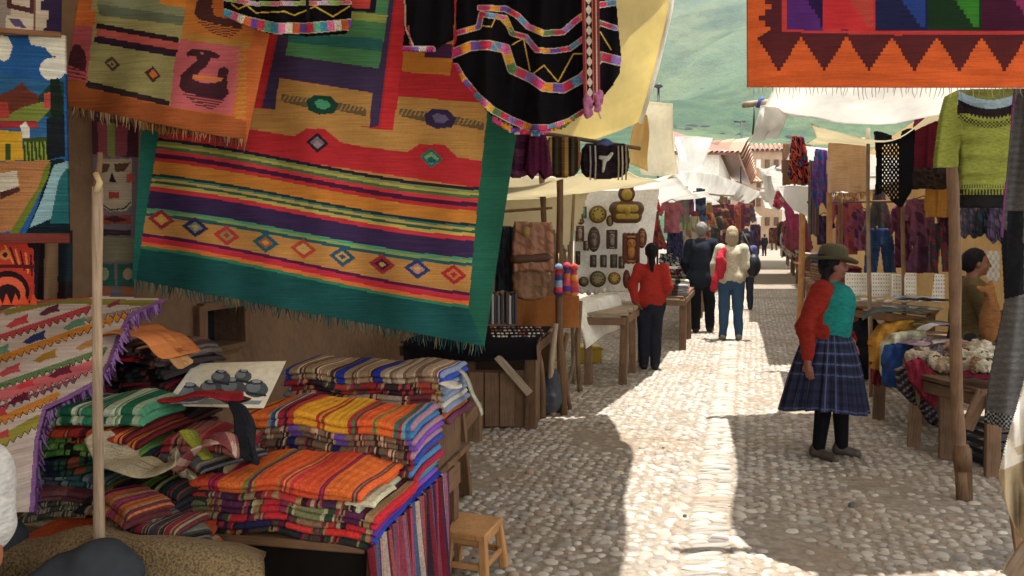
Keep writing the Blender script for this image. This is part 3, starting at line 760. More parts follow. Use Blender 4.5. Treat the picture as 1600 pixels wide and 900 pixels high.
# further right-hand awnings
def rrow(label, px0, py0, Y0, px1, py1, Y1, mat, depth=3, seed=1, zd=.1):
    p0, p1 = V(px0, py0, Y0), V(px1, py1, Y1); m_ = (p0 + p1) / 2 - Vector((0, 0, .07)); rows = []
    for t in (0, .35, .7, 1.0): rows.append([q + Vector((1, .0, 0)) * depth * t + Vector((0, 0, -zd * t - .1 * math.sin(t * 3.1))) for q in (p0, m_, p1)])
    return awning(label, rows, mat, seed=seed, wr=.025, k=7)
rrow('white awning over the blue and violet shawls', 1244, 226, 10, 1212, 262, 15.3, TP_W, 3, 21)
rrow('white awning with a slanting stay far along the sunny side', 1200, 262, 15, 1189, 292, 24.4, TP_W, 3.4, 22)
rrow('far white awning before the pink house', 1188, 296, 26.5, 1186, 308, 34, TP_W, 4, 23)
rrow('farthest white awning on the sunny side', 1192, 312, 38, 1196, 325, 52, TP_W, 5, 24)
# loose white cloths hung as screens
def screen(label, pts, Y, mat, wr=.02, wf=12, k=6, cat='cloth', name='hanging_cloth', seed=0):
    rows = [[V(x, y, Y + dy) for x, y, dy in r] for r in pts]
    o = sheet(name, rows, mat, wr=wr, wf=wf, k=k, seed=seed, thick=.01); tag(o, label, cat); return o
screen('tall off-white canvas standing up behind the lamp post', [[(1008, 158, 0), (1030, 160, .1), (1051, 162, 0)], [(1005, 215, 0), (1030, 215, .2), (1054, 215, 0)], [(1003, 272, 0), (1035, 274, .1), (1060, 272, 0)]], 15, TP_C, .05, 6)
screen('folded straw-coloured canvas beside the tall off-white one', [[(1000, 175, 0), (1008, 178, .1), (1014, 180, 0)], [(985, 225, 0), (1000, 225, .2), (1012, 225, 0)], [(985, 255, 0), (1000, 262, .1), (1012, 268, 0)]], 13, tarp('straw_canvas', 'c8a868', .3), .05, 6)
screen('bright white sheet hung below the tiled roof', [[(1054, 214, 0), (1085, 213, .1), (1114, 216, 0)], [(1056, 240, 0), (1080, 242, .2), (1104, 240, 0)], [(1058, 270, 0), (1075, 274, .1), (1092, 268, 0)]], 20, TP_W, .05, 6)
screen('white sheet hanging slack by the sunny side awnings', [[(1180, 258, 0), (1195, 262, 0), (1212, 258, 0)], [(1190, 275, 0), (1200, 280, .2), (1208, 276, 0)], [(1196, 296, 0), (1204, 305, .1), (1212, 310, 0)], [(1200, 312, 0), (1208, 328, 0), (1216, 340, 0)]], 17, TP_W, .06, 6)
screen('white sheet slanting down beside the wooden post', [[(1218, 290, 0), (1240, 290, .1), (1266, 292, 0)], [(1228, 308, 0), (1248, 310, .1), (1266, 312, 0)], [(1242, 326, 0), (1254, 334, .1), (1266, 340, 0)]], 11.5, TP_W, .03, 8)
# ================================================================== HANGING RUGS, LEFT
def hang(cat, name, label, Y=None, px=0, py=0, group=None):
    return empty(name, V(px, py, Y), label, cat, group)
wav = lambda a, n, ph=0, b=0: (lambda u, v: a * np.sin(u * n + ph + v * 1.3) * (.35 + .65 * v) + b * np.sin(v * 5 + u * 2))
# --- striped blanket with teal border
Q = [(236, -40), (845, -40), (757, 541), (206, 437)]
cv = Cv(Q, 380, 350, 'b98442')
_x = np.linspace(190, 810, 60); _p = np.polyfit([200, 300, 400, 500, 600, 700, 790], [212, 221, 238, 259, 276, 288, 294], 3); TL = [(x, float(np.polyval(_p, x))) for x in _x]   # top of the striped field
cv.poly([(236, -40), (845, -40), (790, 300), (200, 213)], 'b8242c')
# upper field
cv.poly([(385, -40), (462, -40), (440, 40), (430, 55), (400, 200), (380, 200)], 'c8262e')
cv.poly([(236, -40), (404, -40), (396, 60), (384, 200), (215, 213)], 'b07a34')
cv.poly([(455, -40), (620, -40), (592, 196), (577, 200), (582, 145), (440, 122), (430, 171), (409, 168), (420, 120), (433, 60)], '43385a')
cv.poly([(468, -40), (612, -40), (604, 28), (600, 60), (592, 107), (446, 86), (452, 55)], '4e8a5c')
cv.poly([(452, 52), (598, 60), (596, 80), (449, 66)], '2f6e6a'); cv.poly([(548, 18), (606, 24), (603, 36), (546, 30)], '9aa456')
cv.poly([(540, -20), (580, -20), (578, 14), (542, 12)], 'c8443a'); cv.poly([(580, -20), (592, -20), (586, 20), (546, 17), (546, 12), (578, 14)], '241f2e')
cv.poly([(436, 122), (582, 145), (577, 198), (560, 197), (470, 196), (430, 172)], 'b98a48')
cv.poly([(384, 168), (430, 172), (577, 200), (614, 204), (622, 150), (762, 162), (758, 252), (715, 246), (694, 226), (655, 225), (636, 238), (560, 228), (532, 222), (508, 202), (480, 200), (460, 213), (380, 200)], 'b98a48')
cv.poly([(624, -40), (650, -40), (626, 110), (614, 204), (594, 200), (606, 100)], 'c8262e')
cv.poly([(630, 80), (708, 86), (704, 118), (628, 112)], 'c07c2c'); cv.poly([(660, 62), (706, 66), (706, 92), (664, 90)], '47284a'); cv.poly([(690, 20), (712, 22), (708, 70), (690, 66)], 'b87634')
for (x, y, sx, c1, c2) in ((504, 163, 1, '1e4638', '4c9a72'), (688, 185, 1, '3a2e52', '6c6284')):
    for k, cc in enumerate(('5a4c36',)):
        cv.poly([(x - 64, y - 16), (x - 20, y - 10), (x - 20, y + 6), (x - 64, y - 4)], '6c5a3e'); cv.poly([(x + 20, y - 4), (x + 68, y + 6), (x + 68, y + 19), (x + 20, y + 9)], '6c5a3e')
    for d in range(6):
        cv.line([(x - 62 + d * 7, y - 5), (x - 57 + d * 7, y - 13)], 2.4, 'a8854e'); cv.line([(x + 27 + d * 7, y + 9), (x + 32 + d * 7, y + 1)], 2.4, 'a8854e')
    cv.poly([(x - 25, y - 6), (x - 12, y - 15), (x + 12, y - 13), (x + 25, y), (x + 18, y + 14), (x - 6, y + 16), (x - 22, y + 9)], c1)
    cv.poly([(x - 13, y - 4), (x - 5, y - 8), (x + 8, y - 5), (x + 13, y + 2), (x + 5, y + 8), (x - 8, y + 6)], c2)
for (x, y, a, b_, c_) in ((496, 223, '2a2230', '7c6a78', '9a8a8c'), (674, 247, '34706a', '7aa86c', '1f6670')):
    cv.dia(x, y, 18, 16, a, .1); cv.dia(x, y, 12, 10, b_, .1); cv.dia(x, y + 3, 8, 6, c_, .1)
# the lower field: stripes, diamonds, stripes
E = [0, 5, 9, 13, 18, 24, 31, 37, 57, 61, 64, 68, 72, 77, 84, 111, 115, 119, 124]
C = ['2a2438', '7c8a4c', 'a8a04e', '4a6a44', 'c4303a', '4a1e3c', 'b8282c', 'c07a2a', '22343c', '3c7a62', 'b89a4a', '2c5a4e', 'b8a44c', 'c42c3c', '3c2c50', '4c9472', '8a9a52', '1f5a62']
cv.bands(TL, E, C); cv.bands([(x, y + 124) for x, y in TL], [0, 54], ['b98442'])
C2 = ['5a2048', 'c4283a', 'd8702e', '34805c']; E2 = [0, 5, 14, 20, 25]
_p = np.polyfit([200, 300, 400, 500, 600, 700, 790], [362, 375, 394, 416, 437, 452, 462], 3); BL = [(x, float(np.polyval(_p, x))) for x in _x]
cv.bands(BL, E2, C2); cv.bands([(x, y + 25) for x, y in BL], [0, 140], ['1e5250'])
for k, (x, y, a, b_) in enumerate([(252, 343, '8c2c3a', 'c88a3c'), (305, 355, '372c54', '6e8a7a'), (354, 368, 'b43034', '8a8a4a'), (415, 379, '1f5f6a', 'b0562e'), (474, 389, 'b8402e', 'c0a060'), (535, 401, '2c5468', 'c09048'), (597, 413, '9c2c34', '4a2238'), (652, 420, '2c3c6a', 'b07c74'), (709, 429, 'a8242c', 'c8743c')]):
    cv.dia(x, y, 21, 16, a, .12); cv.dia(x, y, 12, 9, b_, .12); cv.dia(x, y, 6, 4.5, a if k % 3 == 2 else 'c09a54', .12)
# teal borders at both sides
cv.poly([(206, 200), (249, 206), (222, 372), (212, 445), (190, 445)], '266a5e'); cv.poly([(764, 150), (860, 150), (860, 560), (757, 545), (732, 480), (745, 330)], '24604c')
cv.speckle(.07, 2)
t = hang('rug', 'striped_rug', 'large red and ochre rug with a row of nine diamonds and teal border', 4.0, 480, 540)
rug = relief('weave', cv, [4.1, 4.05, 3.95, 4.1], T_W, t, lambda u, v: .055 * np.sin(u * 9 + v * 2) * v + .026 * np.sin(u * 21 + v) * v ** 2 + .016 * np.sin(v * 14 + u * 6) + .012 * np.sin(u * 34 - v * 9), thick=.008, back=False)
fringe('fringe', [(206, 437), (757, 541)], 4.02, T_C, t, 190, .055, ['2b4a48', '3a5a50', '1f3c40', '6e6a50'], seed=3)
# --- orange rug with swans
Q = [(128, -40), (440, -40), (385, 221), (97, 165)]
cv = Cv(Q, 150, 130, 'b8602a')
cv.poly([(150, -40), (300, -40), (280, 90), (266, 165), (134, 128), (136, 60)], '96905e')
cv.poly([(158, -40), (300, -40), (292, 40), (155, 22), (152, 8)], '7e8466'); cv.poly([(152, 6), (290, 26), (289, 40), (155, 24)], '606a58'); cv.poly([(250, -8), (292, -4), (290, 12), (250, 6)], 'c8781e')
for a, b_, c_ in ((36, 44, '2a2026'), (44, 56, 'b0504a'), (56, 64, '33202e')): cv.poly([(152, a), (280, a + 23), (278, b_ + 23), (150, b_)], c_)
cv.poly([(148, 58), (279, 84), (278, 90), (147, 66)], '45325a' if False else '2e2030')
cv.poly([(136, 126), (266, 158), (265, 166), (134, 136)], '34282a')
cv.poly([(100, 30), (146, 32), (136, 128), (97, 122)], 'b2525c'); cv.poly([(110, 16), (150, 16), (148, 40), (108, 40)], 'c8692c')
for y in range(100, 128, 6): cv.line([(106, y), (134, y + 6)], 2, '5a2c30')
cv.poly([(106, 98), (112, 76), (122, 70), (132, 80), (136, 98), (134, 112), (112, 104)], '4c262c'); cv.ell(120, 75, 7, 6, '4c262c')
cv.dia(175, 100, 13, 12, '4a3c30', .2); cv.dia(175, 100, 7, 6, '96905e', .2); cv.dia(175, 100, 3, 3, '3c3a30'); cv.dia(239, 116, 13, 13, '4a3028', .2); cv.dia(239, 116, 7, 7, 'c86a30', .2)
cv.poly([(282, 62), (382, 74), (362, 180), (266, 166), (272, 100)], 'b85a60'); cv.poly([(296, -40), (420, -40), (392, 70), (284, 58)], 'b8702c'); cv.poly([(282, 60), (284, 52), (392, 66), (390, 76)], 'a8803a')
def swan(cx, cy, s=1.0, col='43242c'):
    P = lambda pts: [(cx + x * s, cy + y * s) for x, y in pts]
    cv.poly(P([(-30, -40), (-20, -46), (6, -44), (24, -34), (18, -30), (8, -32), (2, -20), (-12, -8), (-18, 4), (-2, 8), (16, 8), (18, -6), (28, -12), (34, -2), (32, 14), (36, 24), (26, 34), (0, 30), (-34, 22), (-42, 14), (-40, -4), (-28, -16), (-14, -28), (-16, -34), (-30, -34)]), col)
    cv.ell(cx + 27 * s, cy - 10 * s, 8 * s, 7 * s, col); cv.ell(cx - 6 * s, cy - 39 * s, 3, 2, 'a06868')
    for k in range(5): cv.line(P([(-36 + 5 * k, 25 + k * 4), (30 - 5 * k, 36 + k * 3)]), 1.8, '5c3034')
swan(322, 122); swan(348, 8, 1.05, '4a2c2a'); cv.poly([(330, -20), (362, -20), (358, 30), (334, 24)], 'b4602a')
cv.poly([(302, 116), (350, 122), (344, 128), (300, 124)], 'c87438')
for k in range(16): cv.poly([(376 - k * .3, 68 + k * 7.5), (386, 68 + k * 7.5), (384, 72 + k * 7.5), (366, 73 + k * 7.5)], 'b07c2c')
cv.poly([(134, 136), (265, 168), (362, 182), (385, 190), (384, 224), (96, 170), (98, 122), (135, 128)], '9a5226')
cv.speckle(.06, 4)
t = hang('rug', 'swan_rug', 'orange and sage rug with dark woven swans on pink squares', 3.6, 240, 220)
relief('weave', cv, [3.7, 3.62, 3.6, 3.7], T_W, t, lambda u, v: .045 * np.sin(u * 7 + v) * v + .012 * np.sin(v * 12) + .012 * np.sin(u * 23 + v * 4), thick=.008)
fringe('fringe', [(97, 165), (385, 220)], 3.63, T_C, t, 110, .05, ['8a6a4a', '5a4030', 'a08058', '3a2c28'], seed=5)
# --- landscape rug
cv = Cv([(-30, 55), (100, 55), (106, 380), (-30, 380)], 80, 190, '1f5a98')
cv.poly([(-30, 55), (12, 56), (20, 72), (14, 92), (6, 96), (-30, 80)], 'e0dcc8'); cv.poly([(44, 55), (100, 55), (100, 84), (82, 88), (70, 74), (48, 70)], 'e0dcc8'); cv.ell(82, 108, 20, 18, 'dcdcd0'); cv.ell(100, 92, 14, 10, 'e4e0d0')
cv.poly([(-30, 105), (20, 120), (60, 125), (100, 130), (100, 260), (-30, 260)], '2a5f8c')
cv.poly([(-30, 160), (20, 140), (34, 128), (46, 142), (66, 152), (74, 162), (40, 200), (-30, 200)], '6a3628'); cv.poly([(60, 150), (84, 126), (100, 128), (100, 190), (60, 178)], '20423c')
cv.poly([(-30, 176), (16, 178), (34, 168), (70, 158), (78, 172), (60, 190), (-30, 194)], '78863a'); cv.poly([(-30, 158), (12, 160), (16, 184), (-30, 186)], 'a83a34'); cv.poly([(68, 146), (80, 144), (82, 170), (70, 170)], 'b04440')
cv.poly([(-30, 188), (56, 188), (60, 200), (-30, 202)], '9c3038'); cv.poly([(32, 196), (40, 190), (47, 202), (46, 216), (33, 216)], 'd8d4c8')
cv.poly([(-30, 202), (34, 206), (37, 250), (-30, 254)], 'd0a01e'); cv.poly([(8, 224), (16, 224), (17, 250), (8, 250)], '38502c')
cv.poly([(37, 216), (74, 214), (80, 250), (37, 254)], '3a4a26')
for k in range(7): cv.line([(40 + k * 6, 222), (42 + k * 6, 250)], 2.4, '8a9a38')
cv.poly([(72, 185), (100, 178), (102, 244), (74, 250)], '1c2226'); cv.poly([(78, 124), (92, 122), (100, 160), (96, 190), (80, 180)], '1e2a22')
cv.poly([(-30, 254), (78, 250), (62, 290), (28, 360), (-30, 366)], 'b07848'); cv.poly([(-2, 272), (26, 266), (30, 290), (0, 302)], 'cfc6b0'); cv.poly([(0, 300), (30, 292), (32, 298), (0, 312)], '50302c')
cv.poly([(78, 250), (100, 248), (106, 370), (40, 366), (60, 318)], '16262c'); cv.poly([(84, 258), (104, 252), (104, 316), (84, 340), (46, 356), (66, 310)], '8ab0b8'); cv.poly([(92, 280), (106, 260), (106, 350), (78, 350)], '24686c')
cv.poly([(60, 292), (70, 262), (80, 252), (76, 275), (46, 335), (28, 366), (14, 366), (36, 330)], '6a7a26'); cv.poly([(-30, 364), (106, 364), (106, 380), (-30, 380)], '7a3a30')
cv.speckle(.09, 6)
t = hang('rug', 'landscape_rug', 'ribbed wool picture rug with clouds, red roofs and a yellow house', 3.3, 35, 380)
relief('weave', cv, [3.25, 3.35, 3.35, 3.25], T_R, t, lambda u, v: .012 * np.sin(u * 6 + v * 3), thick=.02)
# --- step-pattern rug above it
cv = Cv([(-30, -40), (96, -40), (94, 58), (-30, 48)], 80, 60, 'b4a692')
cv.poly([(-30, -40), (18, -40), (16, 50), (-30, 48)], '8c8078'); cv.poly([(12, -20), (56, -12), (54, 22), (10, 12)], '4a2a2e'); cv.poly([(20, -10), (48, -6), (46, 12), (18, 6)], 'b8aa98')
cv.poly([(10, 24), (52, 30), (50, 50), (8, 44)], 'c0b4a0'); cv.poly([(12, 28), (30, 30), (42, 44), (24, 42)], '56486a'); cv.line([(56, -40), (53, 50)], 3, '6a5048')
for k in range(7): cv.poly([(76 - (k % 4) * 4, -40 + k * 14), (96, -40 + k * 14), (96, -26 + k * 14), (76 - (k % 4) * 4, -26 + k * 14)], '2e2440')
cv.poly([(-30, 40), (94, 50), (94, 58), (-30, 48)], '8a6244')
t = hang('rug', 'step_rug', 'white, brown and purple step-pattern rug above the picture rug', 3.25, 35, 55)
relief('weave', cv.speckle(.06, 1), [3.2, 3.3, 3.3, 3.2], T_W, t, wav(.01, 8), thick=.008)
# --- red bird rug
cv = Cv([(-30, 368), (62, 368), (56, 478), (-30, 478)], 70, 80, '201a20')
cv.poly([(-30, 374), (52, 372), (54, 470), (-30, 474)], 'b8341e'); cv.ell(12, 455, 34, 32, '2a1a1e'); cv.ell(12, 458, 28, 26, 'd85a34'); cv.ell(12, 462, 20, 18, '2e1c22')
for k in range(6): cv.line([(8 + k * 8, 384 + k * 3), (20 + k * 6, 410 + k * 4)], 3, '4a1a1a' if k % 2 else 'e08040')
for k in range(5): cv.poly([(-10 + k * 14, 476), (-4 + k * 14, 458), (4 + k * 14, 476)], 'e0501e')
cv.ell(8, 398, 9, 8, 'c87838'); cv.ell(8, 398, 4, 4, '40202a'); cv.poly([(-30, 412), (54, 414), (54, 420), (-30, 418)], '5a1c1c'); cv.poly([(40, 372), (62, 370), (58, 390), (44, 386)], '1c1a20')
t = hang('rug', 'bird_rug', 'red and black rug with a stylised bird head under the picture rug', 3.45, 15, 478)
relief('weave', cv.speckle(.08, 3), [3.4, 3.5, 3.5, 3.4], T_W, t, wav(.012, 7, 2), thick=.008)
# --- grey figure rug
cv = Cv([(106, 150), (216, 165), (214, 470), (116, 466)], 90, 200, '6c6468')
for k in range(12): cv.poly([(104, 180 + k * 24), (114 - (k % 2) * 4, 186 + k * 24), (112, 196 + k * 24), (104, 200 + k * 24)], '28242c')
cv.poly([(122, 180), (216, 190), (216, 246), (122, 240)], '4a2a34'); cv.poly([(122, 185), (140, 188), (138, 242), (122, 240)], '2e3c38'); cv.poly([(152, 190), (200, 196), (198, 244), (154, 242)], '8a4654'); cv.poly([(168, 190), (180, 192), (180, 246), (168, 244)], '7c8a54'); cv.dia(131, 203, 5, 6, 'a09090'); cv.dia(131, 229, 5, 6, 'a06070')
cv.poly([(122, 262), (144, 262), (142, 282), (136, 300), (128, 282)], '84505c'); cv.poly([(120, 318), (132, 320), (132, 360), (119, 358)], '5a3820'); cv.ell(133, 338, 9, 15, 'b8862c'); cv.poly([(140, 330), (146, 330), (146, 345), (140, 345)], 'a03430')
cv.poly([(152, 248), (206, 248), (206, 320), (196, 330), (170, 330), (156, 318)], 'a89a84'); cv.poly([(152, 256), (172, 256), (168, 268), (154, 272)], '5a4030'); cv.poly([(178, 256), (204, 254), (194, 268), (180, 268)], '5a4030'); cv.poly([(170, 284), (175, 268), (182, 286)], '2a2028')
cv.poly([(170, 300), (186, 300), (186, 310), (170, 310)], '9a3a34'); cv.line([(158, 318), (172, 328), (194, 326), (204, 316)], 2, '2c2426'); cv.poly([(156, 336), (204, 336), (204, 350), (156, 350)], '8a3a34'); cv.poly([(160, 342), (180, 337), (200, 344), (180, 348)], '3a2c2c'); cv.poly([(198, 272), (208, 270), (208, 285), (198, 285)], 'b0483c'); cv.poly([(156, 358), (205, 360), (205, 368), (156, 368)], '40303a')
cv.poly([(146, 370), (210, 372), (212, 410), (138, 408)], '7c7860'); cv.poly([(154, 412), (212, 412), (212, 448), (156, 446)], '2e5a50'); cv.ell(163, 428, 7, 10, '8a8c70'); cv.ell(200, 428, 8, 9, 'a08a6a'); cv.poly([(158, 448), (172, 448), (172, 462), (158, 462)], '9a5c38'); cv.poly([(190, 448), (210, 448), (210, 462), (192, 462)], '9a5c38'); cv.line([(181, 412), (182, 464)], 4, '706468')
t = hang('rug', 'figure_rug', 'grey rug with a blocky moustached figure, half hidden behind the pole', 4.3, 165, 468)
relief('weave', cv.speckle(.07, 9), [4.3, 4.3, 4.3, 4.3], T_W, t, wav(.02, 6, 1), thick=.008)
# dark cloths between
cv = Cv([(52, 366), (112, 360), (112, 470), (52, 470)], 40, 50, '2a2224'); cv.poly([(70, 366), (92, 366), (90, 470), (68, 470)], '8a6c50'); cv.poly([(92, 375), (112, 380), (112, 440), (90, 440)], '22303a')
t = hang('cloth', 'hanging_cloth', 'dark cloth with a tan stripe hanging between two rugs', 3.9, 80, 470)
relief('weave', cv, [3.9, 3.9, 3.9, 3.9], T_W, t, wav(.02, 12), thick=.008)
# ================================================================== BLACK EMBROIDERED SKIRTS
EMB = ['c83a7a', 'd8861e', '6a4a9a', 'c22a4a', '5a8ab0', 'd0609a', 'd8a030', '58784a', 'b83050', '8a6ab0']
def embro(cv, pts, w, cols=EMB, seg=16, rim='b8b098'):
    """a trim band in blocks of colour along pts"""
    d = cv.dist(pts); P = np.array(pts, float); cum = 0; best = np.full(d.shape, 1e9); sl = np.zeros(d.shape)
    for i in range(len(P) - 1):
        a, b_ = P[i], P[i + 1]; L = np.hypot(*(b_ - a)); tt = np.clip(((cv.PX - a[0]) * (b_ - a)[0] + (cv.PY - a[1]) * (b_ - a)[1]) / (L * L), 0, 1)
        dd = np.hypot(cv.PX - a[0] - tt * (b_ - a)[0], cv.PY - a[1] - tt * (b_ - a)[1]); mm = dd < best; best[mm] = dd[mm]; sl[mm] = (cum + tt * L)[mm]; cum += L
    k = (sl / seg).astype(int) % len(cols); pal = np.array([lin(c) for c in cols]); m_ = d < w / 2
    cv.c[m_] = pal[k[m_]] * (1 + .35 * np.sign(np.sin(sl[m_] * 1.9) * np.sin(d[m_] * 2.2)))[:, None]
    r_ = (d >= w / 2) & (d < w / 2 + 1.3); cv.c[r_] = lin(rim); return cv
t = hang('skirt', 'embroidered_skirt', 'full black skirt with bright embroidered bands and a scalloped hem', 3.5, 838, 205)
cv = Cv([(700, -60), (975, -60), (975, 210), (700, 210)], 260, 240, '0e0c10')
out = [(716, -60), (958, -60), (966, 40), (971, 90), (968, 115), (952, 140), (925, 165), (905, 182), (880, 195), (850, 203), (825, 204), (795, 192), (765, 178), (745, 155), (722, 128), (708, 98), (706, 82), (714, 60), (712, 30)]
cv.keep(out)
embro(cv, [(706, 84), (735, 72), (762, 70), (790, 76), (800, 108), (830, 122), (850, 136), (880, 138), (910, 122), (938, 88), (970, 96)], 13)
embro(cv, [(712, 52), (748, 42), (752, 22), (790, 28), (800, 52), (822, 58), (838, 78), (862, 80), (890, 76), (915, 58), (938, 36), (962, 44)], 6.5)
embro(cv, [(750, 12), (790, 14), (808, 24), (826, 42), (850, 52), (880, 50), (900, 32), (935, 8), (962, 4)], 7.5)
embro(cv, [(712, 104), (722, 122), (745, 150), (770, 172), (800, 188), (830, 200), (860, 200), (890, 190), (912, 176)], 9, seg=13)
for z in ([(752, 40), (768, 42), (776, 24), (800, 50)], [(800, 70), (818, 60), (828, 110)], [(832, 116), (850, 102), (872, 128), (896, 84), (930, 84)], [(938, 50), (955, 78)], [(770, 66), (790, 90), (796, 100)]): cv.line(z, 2, 'c09a3a')
# pleats as depth
pl = lambda u, v: .055 * np.sin(u * 19 + 1.0 * np.sin(v * 3)) * (.25 + .75 * v) + .02 * np.sin(u * 43 + v * 2) + .05 * v
relief('skirt_cloth', cv, [3.5, 3.5, 3.5, 3.5], T_W, t, pl, thick=.012)
# inner back hem
cv = Cv([(712, 110), (970, 110), (970, 215), (712, 215)], 90, 40, '0c0a0e'); cv.keep([(760, 150), (960, 130), (925, 168), (880, 200), (840, 212), (800, 208), (770, 190)]); embro(cv, [(770, 186), (800, 203), (840, 208), (880, 196), (915, 178)], 8)
relief('skirt_lining', cv, [3.62, 3.62, 3.62, 3.62], T_W, t, thick=.01)
# belt
cv = Cv([(908, -50), (936, -50), (938, 160), (912, 160)], 26, 130, '7a2a34')
s_ = (cv.v * 130).astype(int); uu = (cv.u * 26).astype(int)
cv.c[(uu > 5) & (uu < 14)] = lin('c8c0b4'); cv.c[(uu > 5) & (uu < 14) & (np.abs((s_ % 10) - 5) < np.abs(uu - 9.5) * .9)] = lin('2a2028'); cv.c[(uu == 4) | (uu == 15)] = lin('c07838'); cv.c[(uu > 19) & (uu < 22)] = lin('b8a890')
t2 = hang('belt', 'woven_belt', 'long narrow woven belt with pompom tassels hanging over the black skirt', 3.38, 922, 165)
relief('strap', cv, [3.4, 3.4, 3.36, 3.36], T_W, t2, wav(.01, 4, 0, .012), thick=.006)
for (x, y) in ((919, 157), (934, 150)):
    c0 = V(x, y, 3.36); sdf('tassel', [('e', c0, (.022, .02, .026)), ('c', c0, c0 + Vector((0, 0, -.05)), .012, .016)], .004, T_K, 'a06080', t2, .015, folds=.006, ff=120)
for (x, y) in ((932, 168), (936, 178)): tube('cord', [V(x - 2, y - 12, 3.36), V(x, y, 3.36), V(x + 3, y + 8, 3.36)], .0035, ROPE, t2, 5)
# black jacket with pale trim, and black cloth
cv = Cv([(624, -60), (716, -60), (716, 82), (624, 82)], 70, 110, '0f0d11'); cv.keep([(630, -60), (712, -60), (708, 60), (690, 68), (678, 80), (628, 78), (632, 50)])
embro(cv, [(630, 76), (676, 76)], 6, ['c83a9a', '7a5ab0', 'c8c0b0'], 12); cv.line([(630, -60), (634, 45), (646, 72)], 2.6, 'c0b4a0'); cv.line([(638, 40), (642, 74)], 2, 'c8405a')
t = hang('jacket', 'black_jacket', 'black jacket with pink and cream trim between the rug and the full skirt', 3.55, 665, 80)
relief('jacket_cloth', cv, [3.55] * 4, T_W, t, wav(.02, 14), thick=.012, puff=.03, pk=5)
cv = Cv([(342, -60), (556, -60), (552, 60), (342, 50)], 170, 90, '120f14'); cv.keep([(346, -60), (552, -60), (548, 40), (540, 52), (480, 56), (420, 52), (380, 38), (350, 24)])
embro(cv, [(350, 22), (385, 34), (430, 44), (480, 44), (546, 38)], 15, ['3a8aa8', 'd86a9a', 'e0dcc8', 'c85a2a', '6a4a9a', 'c8304a', '5aa08a'], 11)
embro(cv, [(352, -2), (400, 6), (470, 5), (546, 4)], 5, ['8ab050', 'd0607a', 'b8a0c0'], 18); cv.line([(362, 6), (372, 14), (385, 8), (400, 20), (445, 18), (460, 24), (492, 10), (520, 26), (546, 10)], 2.2, 'c8a83a'); cv.line([(480, -30), (481, 30)], 5, '26222a')
t = hang('skirt', 'embroidered_skirt', 'hem of a black skirt with dense white and pink embroidery over the swan rug', 3.42, 450, 52)
relief('skirt_cloth', cv, [3.45] * 4, T_W, t, lambda u, v: .035 * np.sin(u * 24) * (.3 + .7 * v), thick=.012)
# ================================================================== THE POLE AT THE STALL
t = empty('stall_pole', (V(146, 862, 2.40).x, 2.40, 0), 'pale bare pole standing through the pile of folded blankets', 'pole')
pole('shaft', (V(146, 862, 2.40).x, 2.40, 0), V(153, 292, 2.40), .017, .0145, WD_P, t, seed=4, wob=.003)
pole('shaft_top', V(153, 300, 2.39), V(155, 238, 2.39), .009, .008, WD_D, t, seed=5, wob=.002)
tube('binding', [V(151, 300, 2.365), V(156, 285, 2.36), V(150, 272, 2.38)], .009, ROPE, t, 6)
# ================================================================== FOLDED BLANKETS
def stripes(seq, n, jit=0, seed=0):
    """n colours from (width, colour) pairs"""
    tot = sum(w for w, _ in seq); out = np.zeros((n, 3)); rr = np.random.RandomState(seed)
    x = (np.arange(n) + .5) / n * tot; cum = 0; 
    for w, c in seq:
        out[(x >= cum) & (x <= cum + w + 1e-6)] = lin(c); cum += w
    return out * (1 + rr.uniform(-jit, jit, (n, 1)))
def mixseq(main, fine, reps, seed, wide=3.0, alt=None):
    rr = random.Random(seed); out = []
    for i in range(reps):
        out.append((wide * 1.7 * rr.uniform(.7, 1.3), main[i % len(main)]))
        for _ in range(rr.randint(3, 6)): out.append((rr.uniform(.12, .38), rr.choice(fine)))
        if alt and i % 2: out.append((wide * .5, rr.choice(alt)))
        for _ in range(rr.randint(1, 4)): out.append((rr.uniform(.12, .3), rr.choice(fine)))
    return out
